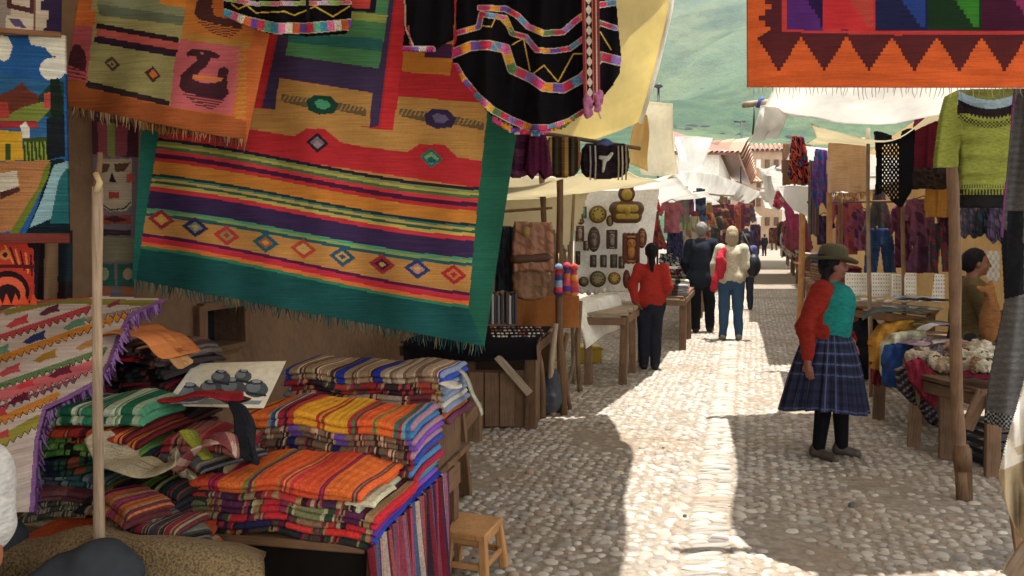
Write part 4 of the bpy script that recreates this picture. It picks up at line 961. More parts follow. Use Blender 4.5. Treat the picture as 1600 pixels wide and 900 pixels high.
def blanket(label, org, L, D, z0, n, seq, lt=.018, yaw=-.2013, phs=None, edge=None, top=True, group=None, seed=0, nx=110, sag=.008, name='folded_blanket', cat='folded blanket', tw=.0, dull=.0, fan=.006):
    """n folded leaves lying on each other; org = centre on the ground plan"""
    rr = np.random.RandomState(seed + 17); e_ = lt * .62
    def ax(Lx, nm):
        ed = np.array([0, .08, .3, .62, 1.0]) * e_; mid = np.linspace(-Lx / 2 + e_ * 1.5, Lx / 2 - e_ * 1.5, nm)
        return np.concatenate([-Lx / 2 + ed, mid, (Lx / 2 - ed)[::-1]])
    V_, F_, C_ = [], [], []; off = 0; col = stripes(seq, 400, .05, seed); ph = rr.uniform(0, 6, 4); ph[:3] = ph[:3] if phs is None else [phs, phs * 1.7, ph[2]]
    for k in range(n):
        tp = top and k == n - 1; Lk = L * (1 + rr.uniform(-.02, .01)); Dk = D * (1 + rr.uniform(-.03, .01))
        x = ax(Lk, nx); y = ax(Dk, 12 if tp else 4); X, Y = np.meshgrid(x, y, indexing='ij'); nxx, nyy = len(x), len(y)
        pf = lambda s, Ls: np.sqrt(np.clip(1 - (1 - np.clip((Ls / 2 - np.abs(s)) / e_, 0, 1)) ** 2, 0, 1))
        P = pf(X, Lk) * pf(Y, Dk)
        zc = z0 + (k + .5) * lt * .96 + sag * np.sin(X * 9 + ph[0]) + sag * .6 * np.sin(X * 23 + Y * 8 + ph[1]) - sag * 1.2 * (np.abs(X) / (L / 2)) ** 4 - sag * (np.abs(Y) / (D / 2)) ** 4
        ox, oy = rr.uniform(-fan, fan, 2); fx = X + ox + .004 * np.sin(Y * 20 + k) ; fy = Y + oy + .005 * np.sin(X * 11 + k * 1.7 + ph[2]) + .003 * np.sin(X * 31 + k)
        for s_ in (1, -1):
            ridg = .0012 * np.sin(X * 210 + ph[3]) if s_ == 1 else 0
            Z = zc + s_ * lt / 2 * P + ridg * P
            V_.append(np.stack([fx, fy, Z], -1).reshape(-1, 3)); f = gridfaces(nxx - 1, nyy - 1, off); F_.append(f[:, ::-1] if s_ == 1 else f); off += nxx * nyy
            u = ((x[:-1] + x[1:]) / 2 / Lk + .5) + (0 if tp else rr.uniform(-.004, .004)); ci = col[np.clip((u * 400).astype(int), 0, 399)]
            c = np.repeat(ci[:, None], nyy - 1, 1).copy()
            if tp: c *= (1 + .10 * np.sign(np.sin((y[:-1] + y[1:]) / 2 * 260))[None, :, None] * (rr.rand(nxx - 1, 1, 1) > .5))
            if edge is not None:
                em = np.abs((x[:-1] + x[1:]) / 2) > Lk / 2 - e_ * 1.2; c[em] = lin(edge[k % len(edge)] if isinstance(edge, list) else edge)
            C_.append(c.reshape(-1, 3) * (1 - dull * (not tp)))
    v = np.concatenate(V_); ca, sa = math.cos(yaw + tw), math.sin(yaw + tw)
    v = np.stack([v[:, 0] * ca - v[:, 1] * sa + org[0], v[:, 0] * sa + v[:, 1] * ca + org[1], v[:, 2]], -1)
    o = mesh(name, v, np.concatenate(F_), T_S, None, fcol=np.concatenate(C_)); tag(o, label, cat, group); return o
PO = Vector((-.46, 2.64, 0)); TZ = .55
TE = Vector((.20, .98, 0)).normalized(); TN = Vector((TE.y, -TE.x, 0)); TYAW = math.atan2(-TE.x, TE.y)
def PA(a, b, z=0): return PO + TN * a + TE * b + Vector((0, 0, z))
FINE_R = ['3a1a22', '98784c', '7a2a3a', '2c2c3a', 'a08058', 'a8342a', '3a4a34', '8a3048', '5a2030']
FINE_B = ['5a3c30', 'b09070', '3a2a2c', 'c8a888', '7a4a40', '2c2430', 'a07a58', '8a2c34']
YLO = [(2, 'd88a1e'), (.4, '7a2a30'), (2.2, 'd8661e'), (.3, '6a8a8a'), (.5, '3a4a7a'), (.3, 'c0c0a0'), (.8, '9a2a3a'), (.4, '5a1c34'), (.9, 'b03a30'), (2.8, 'e09a18'), (.4, 'b8302c'), (.3, 'c88a1a'), (.3, 'a83030'), (3, 'e0a01c'), (.5, 'a82c34'), (.3, '5a7a4a'), (.4, '7a2038'), (1.8, 'd8581e'), (.3, '4a7a4a'), (.4, 'c8781e'), (1.8, 'd8601e'), (.5, '3a6a5a'), (.4, 'a82a3a'), (.5, '6a9a9a'), (.6, '3a6aa0'), (.5, '8ab0b8')]
ORG = mixseq(['e0561e', 'd84c20', 'e06a24'], ['8a1c44', '6a2a5a', 'd8801e', '7a8a3a', 'c02a3a', 'd06a2a'], 6, 3, 1.7)
BRN = mixseq(['7c6450', '8a7058'], FINE_B + ['9a8468', '6a5444'] * 3, 7, 4, .7)
BLU = [(1.2, '20308c')] + mixseq(['8a7658'], FINE_B[:6] + ['988060'] * 4, 3, 5, .5) + [(1.3, '1e2c88')] + mixseq(['8a7658'], FINE_B[:6] + ['988060'] * 4, 2, 6, .5) + [(1.3, '202c84')] + mixseq(['907c64'], ['b0a088', '6a5a48', '988060', '7a4a40'], 4, 7, .5) + [(.9, '2438a0')]
GP = 'folded blankets stacked on the near stall'
# pile A: the low pile in front
z = TZ
spec = [('dark grey and green striped blanket at the bottom of the orange-topped pile', mixseq(['2c3030', '4a3a34'], FINE_R + ['2c3a34'] * 3, 7, 11, 1.0), 1, '1c3a6a'),
        ('scarlet-banded blanket with cobalt edge, second from the bottom under the orange one', [(2.4, 'd83020'), (.5, '3a2a6a'), (.5, 'c87a30'), (.8, '6a2030')] + mixseq(['d42c20', '2a2a50', 'c83028'], FINE_R, 4, 12, 1.4), 1, '2040a8'),
        ('crimson and tan checked blanket in the middle of the orange-topped pile', mixseq(['c8262c', '8a6a50', 'b82430'], FINE_R + ['a89070'], 6, 13, 1.1), 1, '6a3088'),
        ('red, olive and cream striped blanket with a bright red edge, third from the top', mixseq(['c02430', '7a7a54', '5a2a4a'], FINE_R + ['b8b088'], 6, 14, 1.0), 2, 'c8202c'),
        ('tan blanket with red bars and pale green edge, just under the orange one', mixseq(['98805c', 'b03030', '4a3048'], FINE_R + ['a89878'], 6, 15, .9), 1, 'b8bc98'),
        ('bright orange blanket with magenta motifs on top of the front pile', ORG, 2, 'e0601e')]
for i, (lb, sq, n, ed) in enumerate(spec):
    lt = .0235; Lh = .70 - .006 * i
    blanket(lb, PA(-.40 + (.012 if i == 3 else .0), .22 + i * .004), Lh + (.13 if i < 4 else .07), .44, z, n, sq, lt, edge=ed, group=GP, seed=20 + i, top=(i == 5), tw=R.uniform(-.03, .03), sag=.010, fan=.010, phs=1.2)
    z += n * lt * .96
# small cream cloth tucked in at the end of pile A
blanket('small cream cloth tucked into the end of the orange-topped pile', PA(-.06, .12), .13, .2, TZ + .118, 1, [(1, 'c8c0a0')], .016, seed=31, nx=20, name='folded_cloth', cat='folded cloth')
# pile B
z = TZ
low = [('cobalt-edged dark blanket lowest in the yellow-topped pile', 'a8b0c0', '2038a0'), ('lilac-edged blanket low in the yellow-topped pile', '6a4a6a', '7a50b8'), ('turquoise-edged blanket near the bottom of the yellow-topped pile', '5a4a40', '3a90a0'),
       ('grey-edged striped blanket low in the yellow-topped pile', '8a6a54', '8a94a0'), ('crimson-edged blanket at mid height of the yellow-topped pile', '9a2a38', 'a82440'), ('sky-blue-edged striped blanket at mid height of the yellow-topped pile', '7a5a48', '4a80b0')]
for i, (lb, c, ed) in enumerate(low):
    blanket(lb, PA(-.36, .62), .72 + R.uniform(-.015, .015), .42, z, 1, mixseq([c, '5a3a34'], FINE_R, 6, 40 + i, .8), .025, edge=[ed, ['2c4a9a', '9a90a0', '5a2a3a'][i % 3]], group=GP, seed=40 + i, top=False, sag=.010, fan=.014, phs=3.0); z += .025 * .96
spec = [('rusty red patterned blanket, fourth from the top of the yellow-topped pile', mixseq(['8a2c30', '6a3a34', 'a83a2c'], FINE_B + FINE_R, 6, 51, .9), 1, '9a3440'),
        ('brown blanket with navy bars, third from the top of the yellow-topped pile', mixseq(['6e5844'], FINE_B + ['7c6450'] * 3, 3, 52, .8) + [(1.4, '1e2450')] + mixseq(['6e5844'], FINE_B, 2, 53, .8) + [(1.4, '1e2450')] + mixseq(['6e5844'], FINE_B, 4, 54, .8), 2, '3048a0'),
        ('brown blanket with violet bars, second from the top under the yellow one', mixseq(['7c6450'], FINE_B, 3, 55, .8) + [(1.8, '6a4a98')] + mixseq(['7c6450'], FINE_B, 2, 56, .7) + [(1.8, '6a4a98')] + mixseq(['7c6450'], FINE_B, 3, 57, .8) + [(1.5, '6a4a98')], 2, '7a48b0'),
        ('yellow and orange striped blanket on top of the middle pile', YLO, 2, '3a78a8')]
for i, (lb, sq, n, ed) in enumerate(spec):
    lt = .0255; blanket(lb, PA(-.36, .63), .73, .43 - .01 * i, z, n, sq, lt, edge=[ed, 'a07a8a'], group=GP, seed=60 + i, top=(i == 3), tw=.02, sag=.012, nx=160 if i == 3 else 110, fan=.012, phs=3.0); z += n * lt * .96
# pile C at the back
z = TZ
box('stall_crate', PA(-.36, 1.06, .65), (.66, .36, .20), WD_D, None, TYAW); tag(COL.objects[-1], 'dark wooden crate under the blue-striped blankets', 'crate'); z = .752
spec = [('dull rose blanket lowest under the blue-striped ones', mixseq(['6a3a40'], FINE_R, 7, 71, .9), 1, '6a3a50'),
        ('orange-brown blanket fourth from the top of the back pile', mixseq(['9a5030', '7a3a30'], FINE_B, 7, 72, .9), 2, 'a8562c'),
        ('pale pinkish blanket with plum checks, third from the top of the back pile', mixseq(['a08878', '6a3038', 'b09a88'], FINE_B, 5, 73, 1.2), 2, 'c0b8a8'),
        ('red and charcoal checked blanket just below the blue-striped one', mixseq(['8a2428', '34282a', '9a3a2c'], FINE_R, 6, 74, .9), 2, '7a8aa0'),
        ('tan blanket with broad cobalt stripes on top of the back pile', BLU, 2, '2c48a8')]
for i, (lb, sq, n, ed) in enumerate(spec):
    lt = .0255; blanket(lb, PA(-.36, 1.06), .74, .42, z, n, sq, lt, edge=[ed, '7c88a0'], group=GP, seed=80 + i, top=(i == 4), sag=.009, nx=150 if i == 4 else 100, fan=.014, phs=5.0); z += n * lt * .96
# pile D, green ones behind the pole
c0 = V(165, 700, 3.0); z = TZ
spec = [('cream wool blanket lowest in the pile behind the pole', [(1, 'b0a080'), (.3, '8a7a60')], 2, .024), ('grey and cream pinstriped blanket in the pile behind the pole', mixseq(['8a8470', '5a5a50'], ['b0a888', '4a4a44'], 8, 90, .5), 3, .020),
        ('dusty pink blanket in the pile behind the pole', [(1, '7a4a50'), (.4, '8a5a5c'), (1, '6a3c44')], 2, .020), ('teal and slate blanket in the pile behind the pole', mixseq(['3a6064', '4a5460'], ['2a3a3c', '7a9090'], 5, 91, 1), 2, .020),
        ('dark green and navy blanket at mid height behind the pole', mixseq(['1e4a3c', '20283a', '8a4a30'], ['2a5a40', '3a4a44', '20202a'], 5, 92, 1.2), 3, .022), ('leaf green and black checked blanket behind the pole', mixseq(['3a6a30', '1c201e'], ['5a8a3a', '20302a', '7a9a50'], 7, 93, .7), 3, .020),
        ('red and orange knitted blanket just below the green and white one', mixseq(['b8401e', 'a02a24'], ['6a2020', 'd07030', '3a2020'], 6, 94, 1.0), 2, .026), ('green and white patterned blanket on top of the pile behind the pole', mixseq(['2a7050', 'a8b098', '1e5a40'], ['c0c4a8', '2a5a44', '4a8a68', '8a9a80'], 6, 95, .9), 2, .028)]
for i, (lb, sq, n, lt) in enumerate(spec):
    Ln = .44 if i > 2 else .34
    blanket(lb, Vector((c0.x + (0.015 * math.sin(i * 2.2)) - (.0 if i > 2 else .04), c0.y + (0 if i > 2 else -.03), 0)), Ln, .36, z, n, sq, lt, yaw=-.12, group='folded blankets behind the pole', seed=100 + i, top=(i >= 6), sag=.012, tw=R.uniform(-.1, .1), nx=60, fan=.02); z += n * lt * .95
# pile E, dark ones at the back
c0 = V(235, 600, 3.62); z = TZ
spec = [('black blanket lowest in the dark pile at the back', '1c1820', '2a2028', 4), ('dark wine blanket low in the dark pile at the back', '3a1820', '20181c', 4), ('maroon and black blanket under the curled print', '4a1c24', '1a1418', 4), ('black and brown striped blanket in the dark pile', '2a2022', '5a3a2c', 4), ('dark red blanket with a bright red fold in the dark pile', '7a2028', '201a20', 4), ('near-black green blanket in the dark pile', '1c2824', '10100f', 3), ('dark mottled blanket with a grey stripe, topmost of the dark pile', '2a2226', '6a6058', 3)]
for i, (lb, c1, c2, n) in enumerate(spec):
    blanket(lb, Vector((c0.x + R.uniform(-.02, .02), c0.y, 0)), .46, .4, z, n, mixseq([c1, c2], [c1, c2, '5a3a34', '7a2a30', '3a3a3c'], 6, 120 + i, 1), .0215, yaw=-.1, group='dark blankets at the back of the stall', seed=130 + i, top=(i == 6), sag=.014, tw=R.uniform(-.12, .12), nx=50, fan=.025); z += n * .0215 * .95
# ------------------------------------------------------------------ bent bundles of cloth
BG_ = 'rolled and rumpled cloths beside the pole'
def bundle(label, path, wid, lt, n, cols, mat=None, seg=14, seed=0, name='cloth_bundle', cat='cloth', step=.09, spread=None, group=None):
    """n leaves of a folded cloth that follow a bent path of (px,py,Y)"""
    if group == BG_: wid *= 1.1; lt *= 1.5
    n0 = n; n = n if mat is T_K else max(n, int(round(n * lt / .017))); lt = lt * n0 / n; colx = [cols[(j * n0 // n) % len(cols)] for j in range(n)]; cols = colx
    rr = np.random.RandomState(seed); C = np.array([tuple(V(*p)) for p in path]); k = 7; Pn = resample(np.stack([C, C], 0), k)[0]; m_ = len(Pn)
    V_, F_, C_ = [], [], []; off = 0
    T = np.gradient(Pn, axis=0); T /= np.linalg.norm(T, axis=1, keepdims=True); S0 = np.array([.2, .98, 0]); side = S0[None] - T * (T @ S0)[:, None]; side /= (np.linalg.norm(side, axis=1, keepdims=True) + 1e-6); up = np.cross(side, T)
    s_ = np.concatenate([[0], np.cumsum(np.linalg.norm(np.diff(Pn, axis=0), axis=1))])
    for j in range(n):
        c_off = (j - (n - 1) / 2) * lt * .96; r0 = 1 - .12 * rr.rand(); th = np.arange(seg) * 2 * np.pi / seg; taper = np.ones(m_); taper[0] = taper[-1] = .35; taper[1] = taper[-2] = .92; cut_ = rr.uniform(-.06, .06)
        wv = wid / 2 * r0 * (1 + .08 * np.sin(s_ * 30 + rr.uniform(0, 6)))
        shift = rr.uniform(-.16, .16) * wid + .05 * wid * np.sin(s_ * 22 + j)[:, None, None]; wob = .35 * lt * np.sin(s_ * 40 + rr.uniform(0, 6))
        ring = Pn[:, None] + up[:, None] * (c_off + wob[:, None, None] + (lt / 2 * taper[:, None] * np.sin(th))[..., None]) + side[:, None] * (shift + (wv[:, None] * (.5 + .5 * taper[:, None]) * np.cos(th)[None] ))[..., None]
        V_.append(ring.reshape(-1, 3)); i, q = np.meshgrid(np.arange(m_ - 1), np.arange(seg), indexing='ij'); a = i * seg + q; b_ = i * seg + (q + 1) % seg
        F_.append(np.stack([a, b_, b_ + seg, a + seg], -1).reshape(-1, 4) + off); off += m_ * seg
        base = cols[j % len(cols)]
        if isinstance(base, str): cc = np.tile(lin(base), (m_ - 1, 1)) * (1 + rr.uniform(-.12, .12, (m_ - 1, 1)))
        else: cc = np.array([lin(base[int(x / step) % len(base)]) for x in s_[:-1]])
        C_.append(np.repeat(cc[:, None], seg, 1).reshape(-1, 3))
    o = mesh(name, np.concatenate(V_), np.concatenate(F_), mat or T_S, None, fcol=np.concatenate(C_)); tag(o, label, cat, group); return o
BG = 'rolled and rumpled cloths beside the pole'
bundle('cream and grey scarf bundle folded in a broad U beside the pole', [(168, 705, 2.85), (162, 725, 2.8), (185, 755, 2.72), (240, 770, 2.68), (290, 762, 2.7), (318, 735, 2.75), (325, 715, 2.8)], .16, .014, 9, ['a89c80', '4a4a44', 'b8ac8c', '3a3a38', 'aca288', '5a5c58', 'b0a484', '34403c', '9a9078'], seed=1, group=BG)
bundle('lime green rolled scarf end beside the pink roll', [(285, 688, 2.82), (300, 705, 2.78), (312, 728, 2.76)], .06, .03, 2, ['8a8c2c', '6a7028'], seed=3, group=BG)
bundle('pale pink and brown rolled cloth in the middle of the heap', [(292, 748, 2.68), (312, 720, 2.7), (338, 708, 2.74), (356, 712, 2.78)], .10, .034, 2, [['8a5a50', 'a88a78', '7a3a3c', 'b09a84'], ['6a3a38', '9a6a5c']], seed=4, step=.02, group=BG)
bundle('crimson scarf knotted across the rumpled heap', [(228, 672, 2.98), (250, 652, 3.0), (290, 645, 3.02), (335, 640, 3.05), (375, 645, 3.08)], .11, .022, 4, ['8a1c24', 'b02a30', '5a1620', '9a2c2c'], seed=5, group=BG)
bundle('white and lilac striped scarf laid above the crimson knot', [(225, 632, 3.1), (255, 640, 3.08), (290, 640, 3.1), (330, 632, 3.14)], .10, .014, 4, ['b0a8ac', '5a4a58', 'c0b8b4', '6a5a68'], seed=7, group=BG)
bundle('black cloth stuffed between the heap and the yellow pile', [(352, 640, 2.98), (362, 680, 2.92), (368, 735, 2.82)], .10, .03, 3, ['1a1c20', '24262c', '16181c'], seed=8, group=BG)
bundle('reddish brown wool twist beside the yellow striped pile', [(330, 628, 3.2), (355, 640, 3.15), (382, 645, 3.1)], .09, .028, 3, ['6a4034', '8a5a44', '503028'], seed=9, group=BG)
bundle('orange and apricot rumpled cloth crowning the dark pile', [(196, 532, 3.42), (225, 522, 3.38), (262, 536, 3.34), (292, 560, 3.32)], .24, .022, 2, ['b8703a', 'a86434'], mat=T_C, seed=14, group=BG)
bundle('tan cloth folded down over the dark pile', [(228, 545, 3.3), (262, 548, 3.28), (290, 575, 3.28)], .13, .016, 2, ['a87c4c', 'b88c5c'], mat=T_C, seed=15, group=BG)
bundle('scarlet cloth corner pressed in the dark pile', [(165, 572, 3.38), (190, 562, 3.36), (215, 556, 3.36)], .08, .016, 1, ['9a1c26'], seed=16, group=BG)
bundle('pale grey-green sheet end lying on the green pile', [(150, 622, 3.15), (190, 618, 3.16), (225, 626, 3.18)], .16, .012, 1, ['8a9484'], mat=T_C, seed=17, group=BG)
bundle('orange blanket spread under the heap along the table edge', [(60, 838, 2.6), (150, 840, 2.6), (240, 842, 2.62), (330, 846, 2.64)], .30, .035, 1, ['a8481e'], seed=18, group=BG)
# small folded scarves between the pole and the big piles
def mini(px, Y, z, items, L, D, lt, yaw0, seed, gl):
    x = V(px, 500, Y).x; rr = random.Random(seed)
    for i, (lb, cs) in enumerate(items):
        n = 2 if i % 2 else 1
        blanket(lb, Vector((x + rr.uniform(-.025, .025), Y + rr.uniform(-.02, .02), 0)), L * rr.uniform(.88, 1.08), D * rr.uniform(.9, 1.1), z, n, mixseq(cs, [cs[-1], '2a2624', '8a7858', '5a2c30'] + cs, 4, seed * 9 + i, .9), lt, yaw=yaw0 + rr.uniform(-.35, .35), group=gl, seed=seed * 20 + i, top=(i == len(items) - 1), sag=.012, nx=46, fan=.016, name='folded_scarf', cat='folded scarf'); z += n * lt * .95
    return z
GS = 'folded scarves beside the pole'
mini(318, 2.98, TZ, [('black and tan scarf lowest in the stack under the crimson knot', ['24262a', '7a6648']), ('brick red scarf low under the crimson knot', ['7a2c24', '3a2028']), ('grey and cream scarf low under the crimson knot', ['6a6a64', 'a09880']), ('olive green scarf midway under the crimson knot', ['5a6430', '2c3226']), ('violet and brown scarf midway under the crimson knot', ['54345c', '6a4a3a']), ('orange and black scarf near the top under the crimson knot', ['a04a20', '221e20']), ('blue and grey scarf just under the crimson knot', ['2a5284', '5a5c60']), ('red and pink scarf topmost under the crimson knot', ['8a2630', '9a5a50'])], .28, .28, .026, -.2, 31, GS)
mini(232, 2.84, TZ, [('dark brown scarf lowest under the cream bundle', ['3a2c26', '5a4a3c']), ('wine and gold scarf low under the cream bundle', ['5c1c30', 'a07a30']), ('forest green scarf midway under the cream bundle', ['2a4a34', '7a7a4a']), ('charcoal and white striped scarf near the top under the cream bundle', ['2c2c30', 'a8a498']), ('leaf green and black scarf topmost under the cream bundle', ['4a6a2c', '1e2220'])], .32, .26, .024, -.5, 32, GS)
mini(200, 2.62, TZ + .012, [('magenta scarf lowest at the foot of the heap by the pole', ['a03468', '6a2a4a']), ('terracotta and plum scarf second lowest at the foot of the heap', ['a0502c', '54283c']), ('grey and taupe patterned scarf at the foot of the heap by the pole', ['4c443c', '6e6458']), ('pink and rust scarf upper one at the foot of the heap by the pole', ['8a3458', 'a0562c'])], .22, .16, .028, -.35, 33, GS)
mini(262, 2.60, TZ + .005, [('yellow and orange looped scarf lowest by the burlap', ['b08a2c', 'a8461e']), ('dark grey zigzag scarf resting on the yellow one by the burlap', ['3e3a38', '6a645a']), ('slate and crimson scarf uppermost by the burlap', ['3a3e44', '7c2430'])], .20, .17, .026, -.45, 34, GS)
# printed cloth with pots
cv = Cv([(303, 568), (447, 564), (412, 638), (255, 634)], 150, 80, 'd0c8b0')
for (x, y, s) in ((295, 612, 1.1), (330, 606, 1.0), (362, 604, 1.1), (400, 606, 1.0), (345, 588, .8), (380, 586, .7)):
    cv.ell(x, y + 2, 19 * s, 13 * s, '4a5054'); cv.ell(x - 4, y - 1, 11 * s, 8 * s, '6e7678'); cv.ell(x, y - 9 * s, 11 * s, 4 * s, '34383c'); cv.ell(x + 1, y - 10 * s, 7 * s, 2.4 * s, '8a9090'); cv.line([(x - 14 * s, y + 8), (x + 14 * s, y + 12)], 4, '2c3034')
cv.poly([(262, 626), (300, 622), (410, 626), (405, 632), (262, 632)], '7a8080'); cv.poly([(303, 568), (310, 568), (275, 622), (264, 622)], 'd8d0b8')
t = empty('printed_cloth', (V(350, 600, 3.4).x, 3.3, V(350, 630, 3.3).z), 'white cloth printed with grey clay pots laid over the dark pile', 'cloth')
relief('print', cv.speckle(.05), [3.62, 3.62, 3.28, 3.25], T_C, t, lambda u, v: .02 * np.sin(u * 7) - .03 * np.sin(v * 3.1), thick=.006)
# the draped rug with purple edge
Q = [(-60, 455), (275, 455), (275, 805), (-60, 805)]
cv = Cv(Q, 210, 230, 'b8a89c')
cv.keep([(-60, 520), (0, 486), (45, 470), (160, 463), (262, 467), (240, 480), (205, 492), (190, 520), (170, 570), (150, 600), (110, 622), (70, 640), (58, 690), (52, 800), (-60, 805)])
def zig(x0, y0, x1, y1, w, col, tooth=7, down=True, edge='3a2a26'):
    n = int(math.hypot(x1 - x0, y1 - y0) / (tooth * 1.7)); cv.line([(x0, y0), (x1, y1)], w, col)
    for i in range(n):
        t_ = (i + .5) / n; x = x0 + (x1 - x0) * t_; y = y0 + (y1 - y0) * t_; s_ = 1 if down else -1
        cv.poly([(x - tooth * .8, y + s_ * w * .35 + tooth * .3), (x + tooth * .8, y + s_ * w * .35 - tooth * .3), (x + tooth * .2, y + s_ * (w * .5 + tooth))], col)
        cv.line([(x - tooth * .7, y + s_ * w * .5 + tooth * .35), (x + tooth * .2, y + s_ * (w * .5 + tooth)), (x + tooth * .8, y + s_ * w * .5 - tooth * .3)], 1.2, edge)
cv.line([(10, 488), (90, 470), (265, 474)], 9, '7a7434'); cv.line([(20, 478), (100, 466), (140, 465)], 4, 'b04438')
for (a0, b0, a1, b1, c, w) in ((-20, 532, 140, 480, 'a8383c', 6), (-20, 566, 200, 488, 'c0781e', 7), (-20, 608, 165, 545, '5a7448', 6), (-20, 624, 150, 568, 'b85a5e', 15), (-20, 664, 90, 616, 'c07a24', 8), (-20, 700, 60, 655, '8a8030', 14), (-20, 642, 120, 590, '7a4a58', 2), (120, 500, 230, 478, '8a7a70', 3)): zig(a0, b0, a1, b1, w, c)
def bird(x, y, c, s=1): cv.poly([(x - 20 * s, y + 8 * s), (x - 4 * s, y - 4 * s), (x + 6 * s, y - 7 * s), (x + 16 * s, y - 12 * s), (x + 14 * s, y - 2 * s), (x + 18 * s, y + 2 * s), (x, y + 6 * s), (x - 10 * s, y + 11 * s)], c)
for (x, y, c, s) in ((78, 484, '5a2a38', .9), (28, 502, 'b0383c', 1), (118, 505, '5c8468', 1), (55, 527, '2a3460', 1), (-2, 548, '5c8468', 1), (150, 494, '8a6a30', .6), (135, 538, 'a87a48', .9), (72, 556, '9a7424', 1), (15, 578, 'b0444a', 1), (95, 580, '6a2034', 1), (30, 622, '5a1c34', .9), (-5, 645, 'b03a3e', 1), (40, 600, 'c03038', .8), (178, 474, '7a3038', .6), (0, 680, 'a83a3c', .9)): bird(x, y, c, s)
cv.line([(-60, 524), (0, 488), (12, 482)], 5, '9a6a4a')
cv.line([(262, 466), (238, 482), (206, 494), (190, 522), (172, 570), (150, 600), (110, 622), (72, 640), (60, 690), (52, 800)], 13, '7c5484')
t = empty('draped_rug', (V(60, 700, 2.8).x, 2.8, .56), 'white rug with zigzag bands and birds draped over the pile, purple edged', 'rug')
relief('weave', cv.speckle(.07, 4), [3.5, 3.75, 2.75, 2.35], T_W, t, lambda u, v: .04 * np.sin(u * 5 + v * 6) + .012 * np.sin(v * 26 + u * 9) - .10 * np.sin(v * 3.1), thick=.012)
fringe('fringe', [(250, 474), (206, 496), (190, 524), (172, 572), (150, 602), (112, 624), (74, 644), (62, 692), (55, 790)], lambda x: 2.75 + (x - 55) / 200 * .6, T_C, t, 150, .045, ['7a5090', '5a3470', '8a6a94', '4a3050'], wdt=.005, seed=8, slant=.3)
# ------------------------------------------------------------------ the table under it all
t = empty('stall_table', PA(-.8, .5), 'rough plank table carrying the piles of folded blankets', 'table')
for k in range(7): plank('plank', PA(-2.3, .10 + .2 * k, TZ - .022), PA(-.02, .10 + .2 * k, TZ - .022), .19, .03, WD_D, t, side=TE)
for a, b_ in ((-.06, .08), (-.06, 1.15), (-2.2, .08), (-2.2, 1.15), (-1.1, .6)): plank('leg', PA(a, b_, 0), PA(a, b_, TZ - .04), .07, .06, WD_D, t)
plank('rail', PA(-2.2, .06, .45), PA(-.04, .06, .45), .1, .025, WD_D, t, side=(0, 0, 1)); plank('rail', PA(-.03, .06, .45), PA(-.03, 1.2, .45), .1, .02, WD_D, t, side=(0, 0, 1))
# dark bale pushed underneath, that closes the gap under the front pile
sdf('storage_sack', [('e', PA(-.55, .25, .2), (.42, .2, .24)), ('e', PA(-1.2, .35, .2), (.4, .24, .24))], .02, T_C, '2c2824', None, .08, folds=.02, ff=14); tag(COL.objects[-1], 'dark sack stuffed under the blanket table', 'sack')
sheet('gap_shade_sheet', [[PA(-2.2, .06, TZ - .012), PA(-1.1, .05, TZ - .012), PA(-.03, .05, TZ - .012)], [PA(-2.2, .03, .3), PA(-1.1, .04, .28), PA(-.03, .03, .3)], [PA(-2.2, .05, .04), PA(-1.1, .03, .04), PA(-.03, .05, .04)]], T_C, k=9, wr=.02, wf=16, col='1c1814'); tag(COL.objects[-1], 'dark sheet added for the shaded gap in front under the stacked blankets', 'cloth')  # added dark sheet: its colour stands in for the shade in the gap
# striped cloth hanging at the table end
cv = Cv([(0, 0), (100, 0), (100, 60), (0, 60)], 150, 40, '6a2c38'); rr = np.random.RandomState(4); pal = [lin(c) for c in ('7a2430', '8a3a4a', '5a2a4a', 'a08070', '30284a', '9a4a3a', 'b09a88', '6a1c28', '4a5a78', '8a5a6a', 'a8405a', '3a2a34')]
x = 0
while x < 150:
    w = rr.randint(1, 4); cv.c[x:x + w] = pal[rr.randint(len(pal))]; x += w
t = empty('striped_cloth', PA(.03, .45), 'maroon striped cloth hanging down the end of the blanket table', 'cloth')
relief3('cloth', cv, [PA(.01, -.05, TZ + .005), PA(.01, .84, TZ + .005), PA(.03, .84, .03), PA(.05, -.05, .03)], T_S, t, lambda u, v: .018 * np.sin(u * 34 + 2 * v) * (.2 + .8 * v) + .010 * np.sin(u * 71), thick=.008)
# burlap over the near edge
m, nt, b = nmat('burlap'); n = noise(nt, 140, 2); c = ramp(nt, n, [(.35, '4e3e28'), (.6, '7c6846')]); nt.links.new(c, b.inputs['Base Color']); b.inputs['Roughness'].default_value = 1; bump(nt, b, n, 1, .01); BURL = m
rows = [[V(x, y, Y) for x, y, Y in r] for r in ([(-40, 835, 2.7), (120, 838, 2.68), (280, 846, 2.66), (416, 862, 2.64)], [(-40, 848, 2.45), (120, 838, 2.46), (250, 834, 2.44), (412, 872, 2.44)], [(-40, 900, 2.36), (120, 905, 2.34), (280, 900, 2.32), (414, 915, 2.34)], [(-40, 1100, 2.3), (120, 1105, 2.26), (280, 1105, 2.26), (410, 1110, 2.28)], [(-40, 1240, 2.3), (120, 1240, 2.26), (280, 1240, 2.26), (410, 1240, 2.28)])]
o = sheet('burlap_sacking', rows, BURL, k=8, wr=.012, wf=22, thick=.012); tag(o, 'coarse burlap sacking hanging over the front edge of the blanket table', 'sacking')
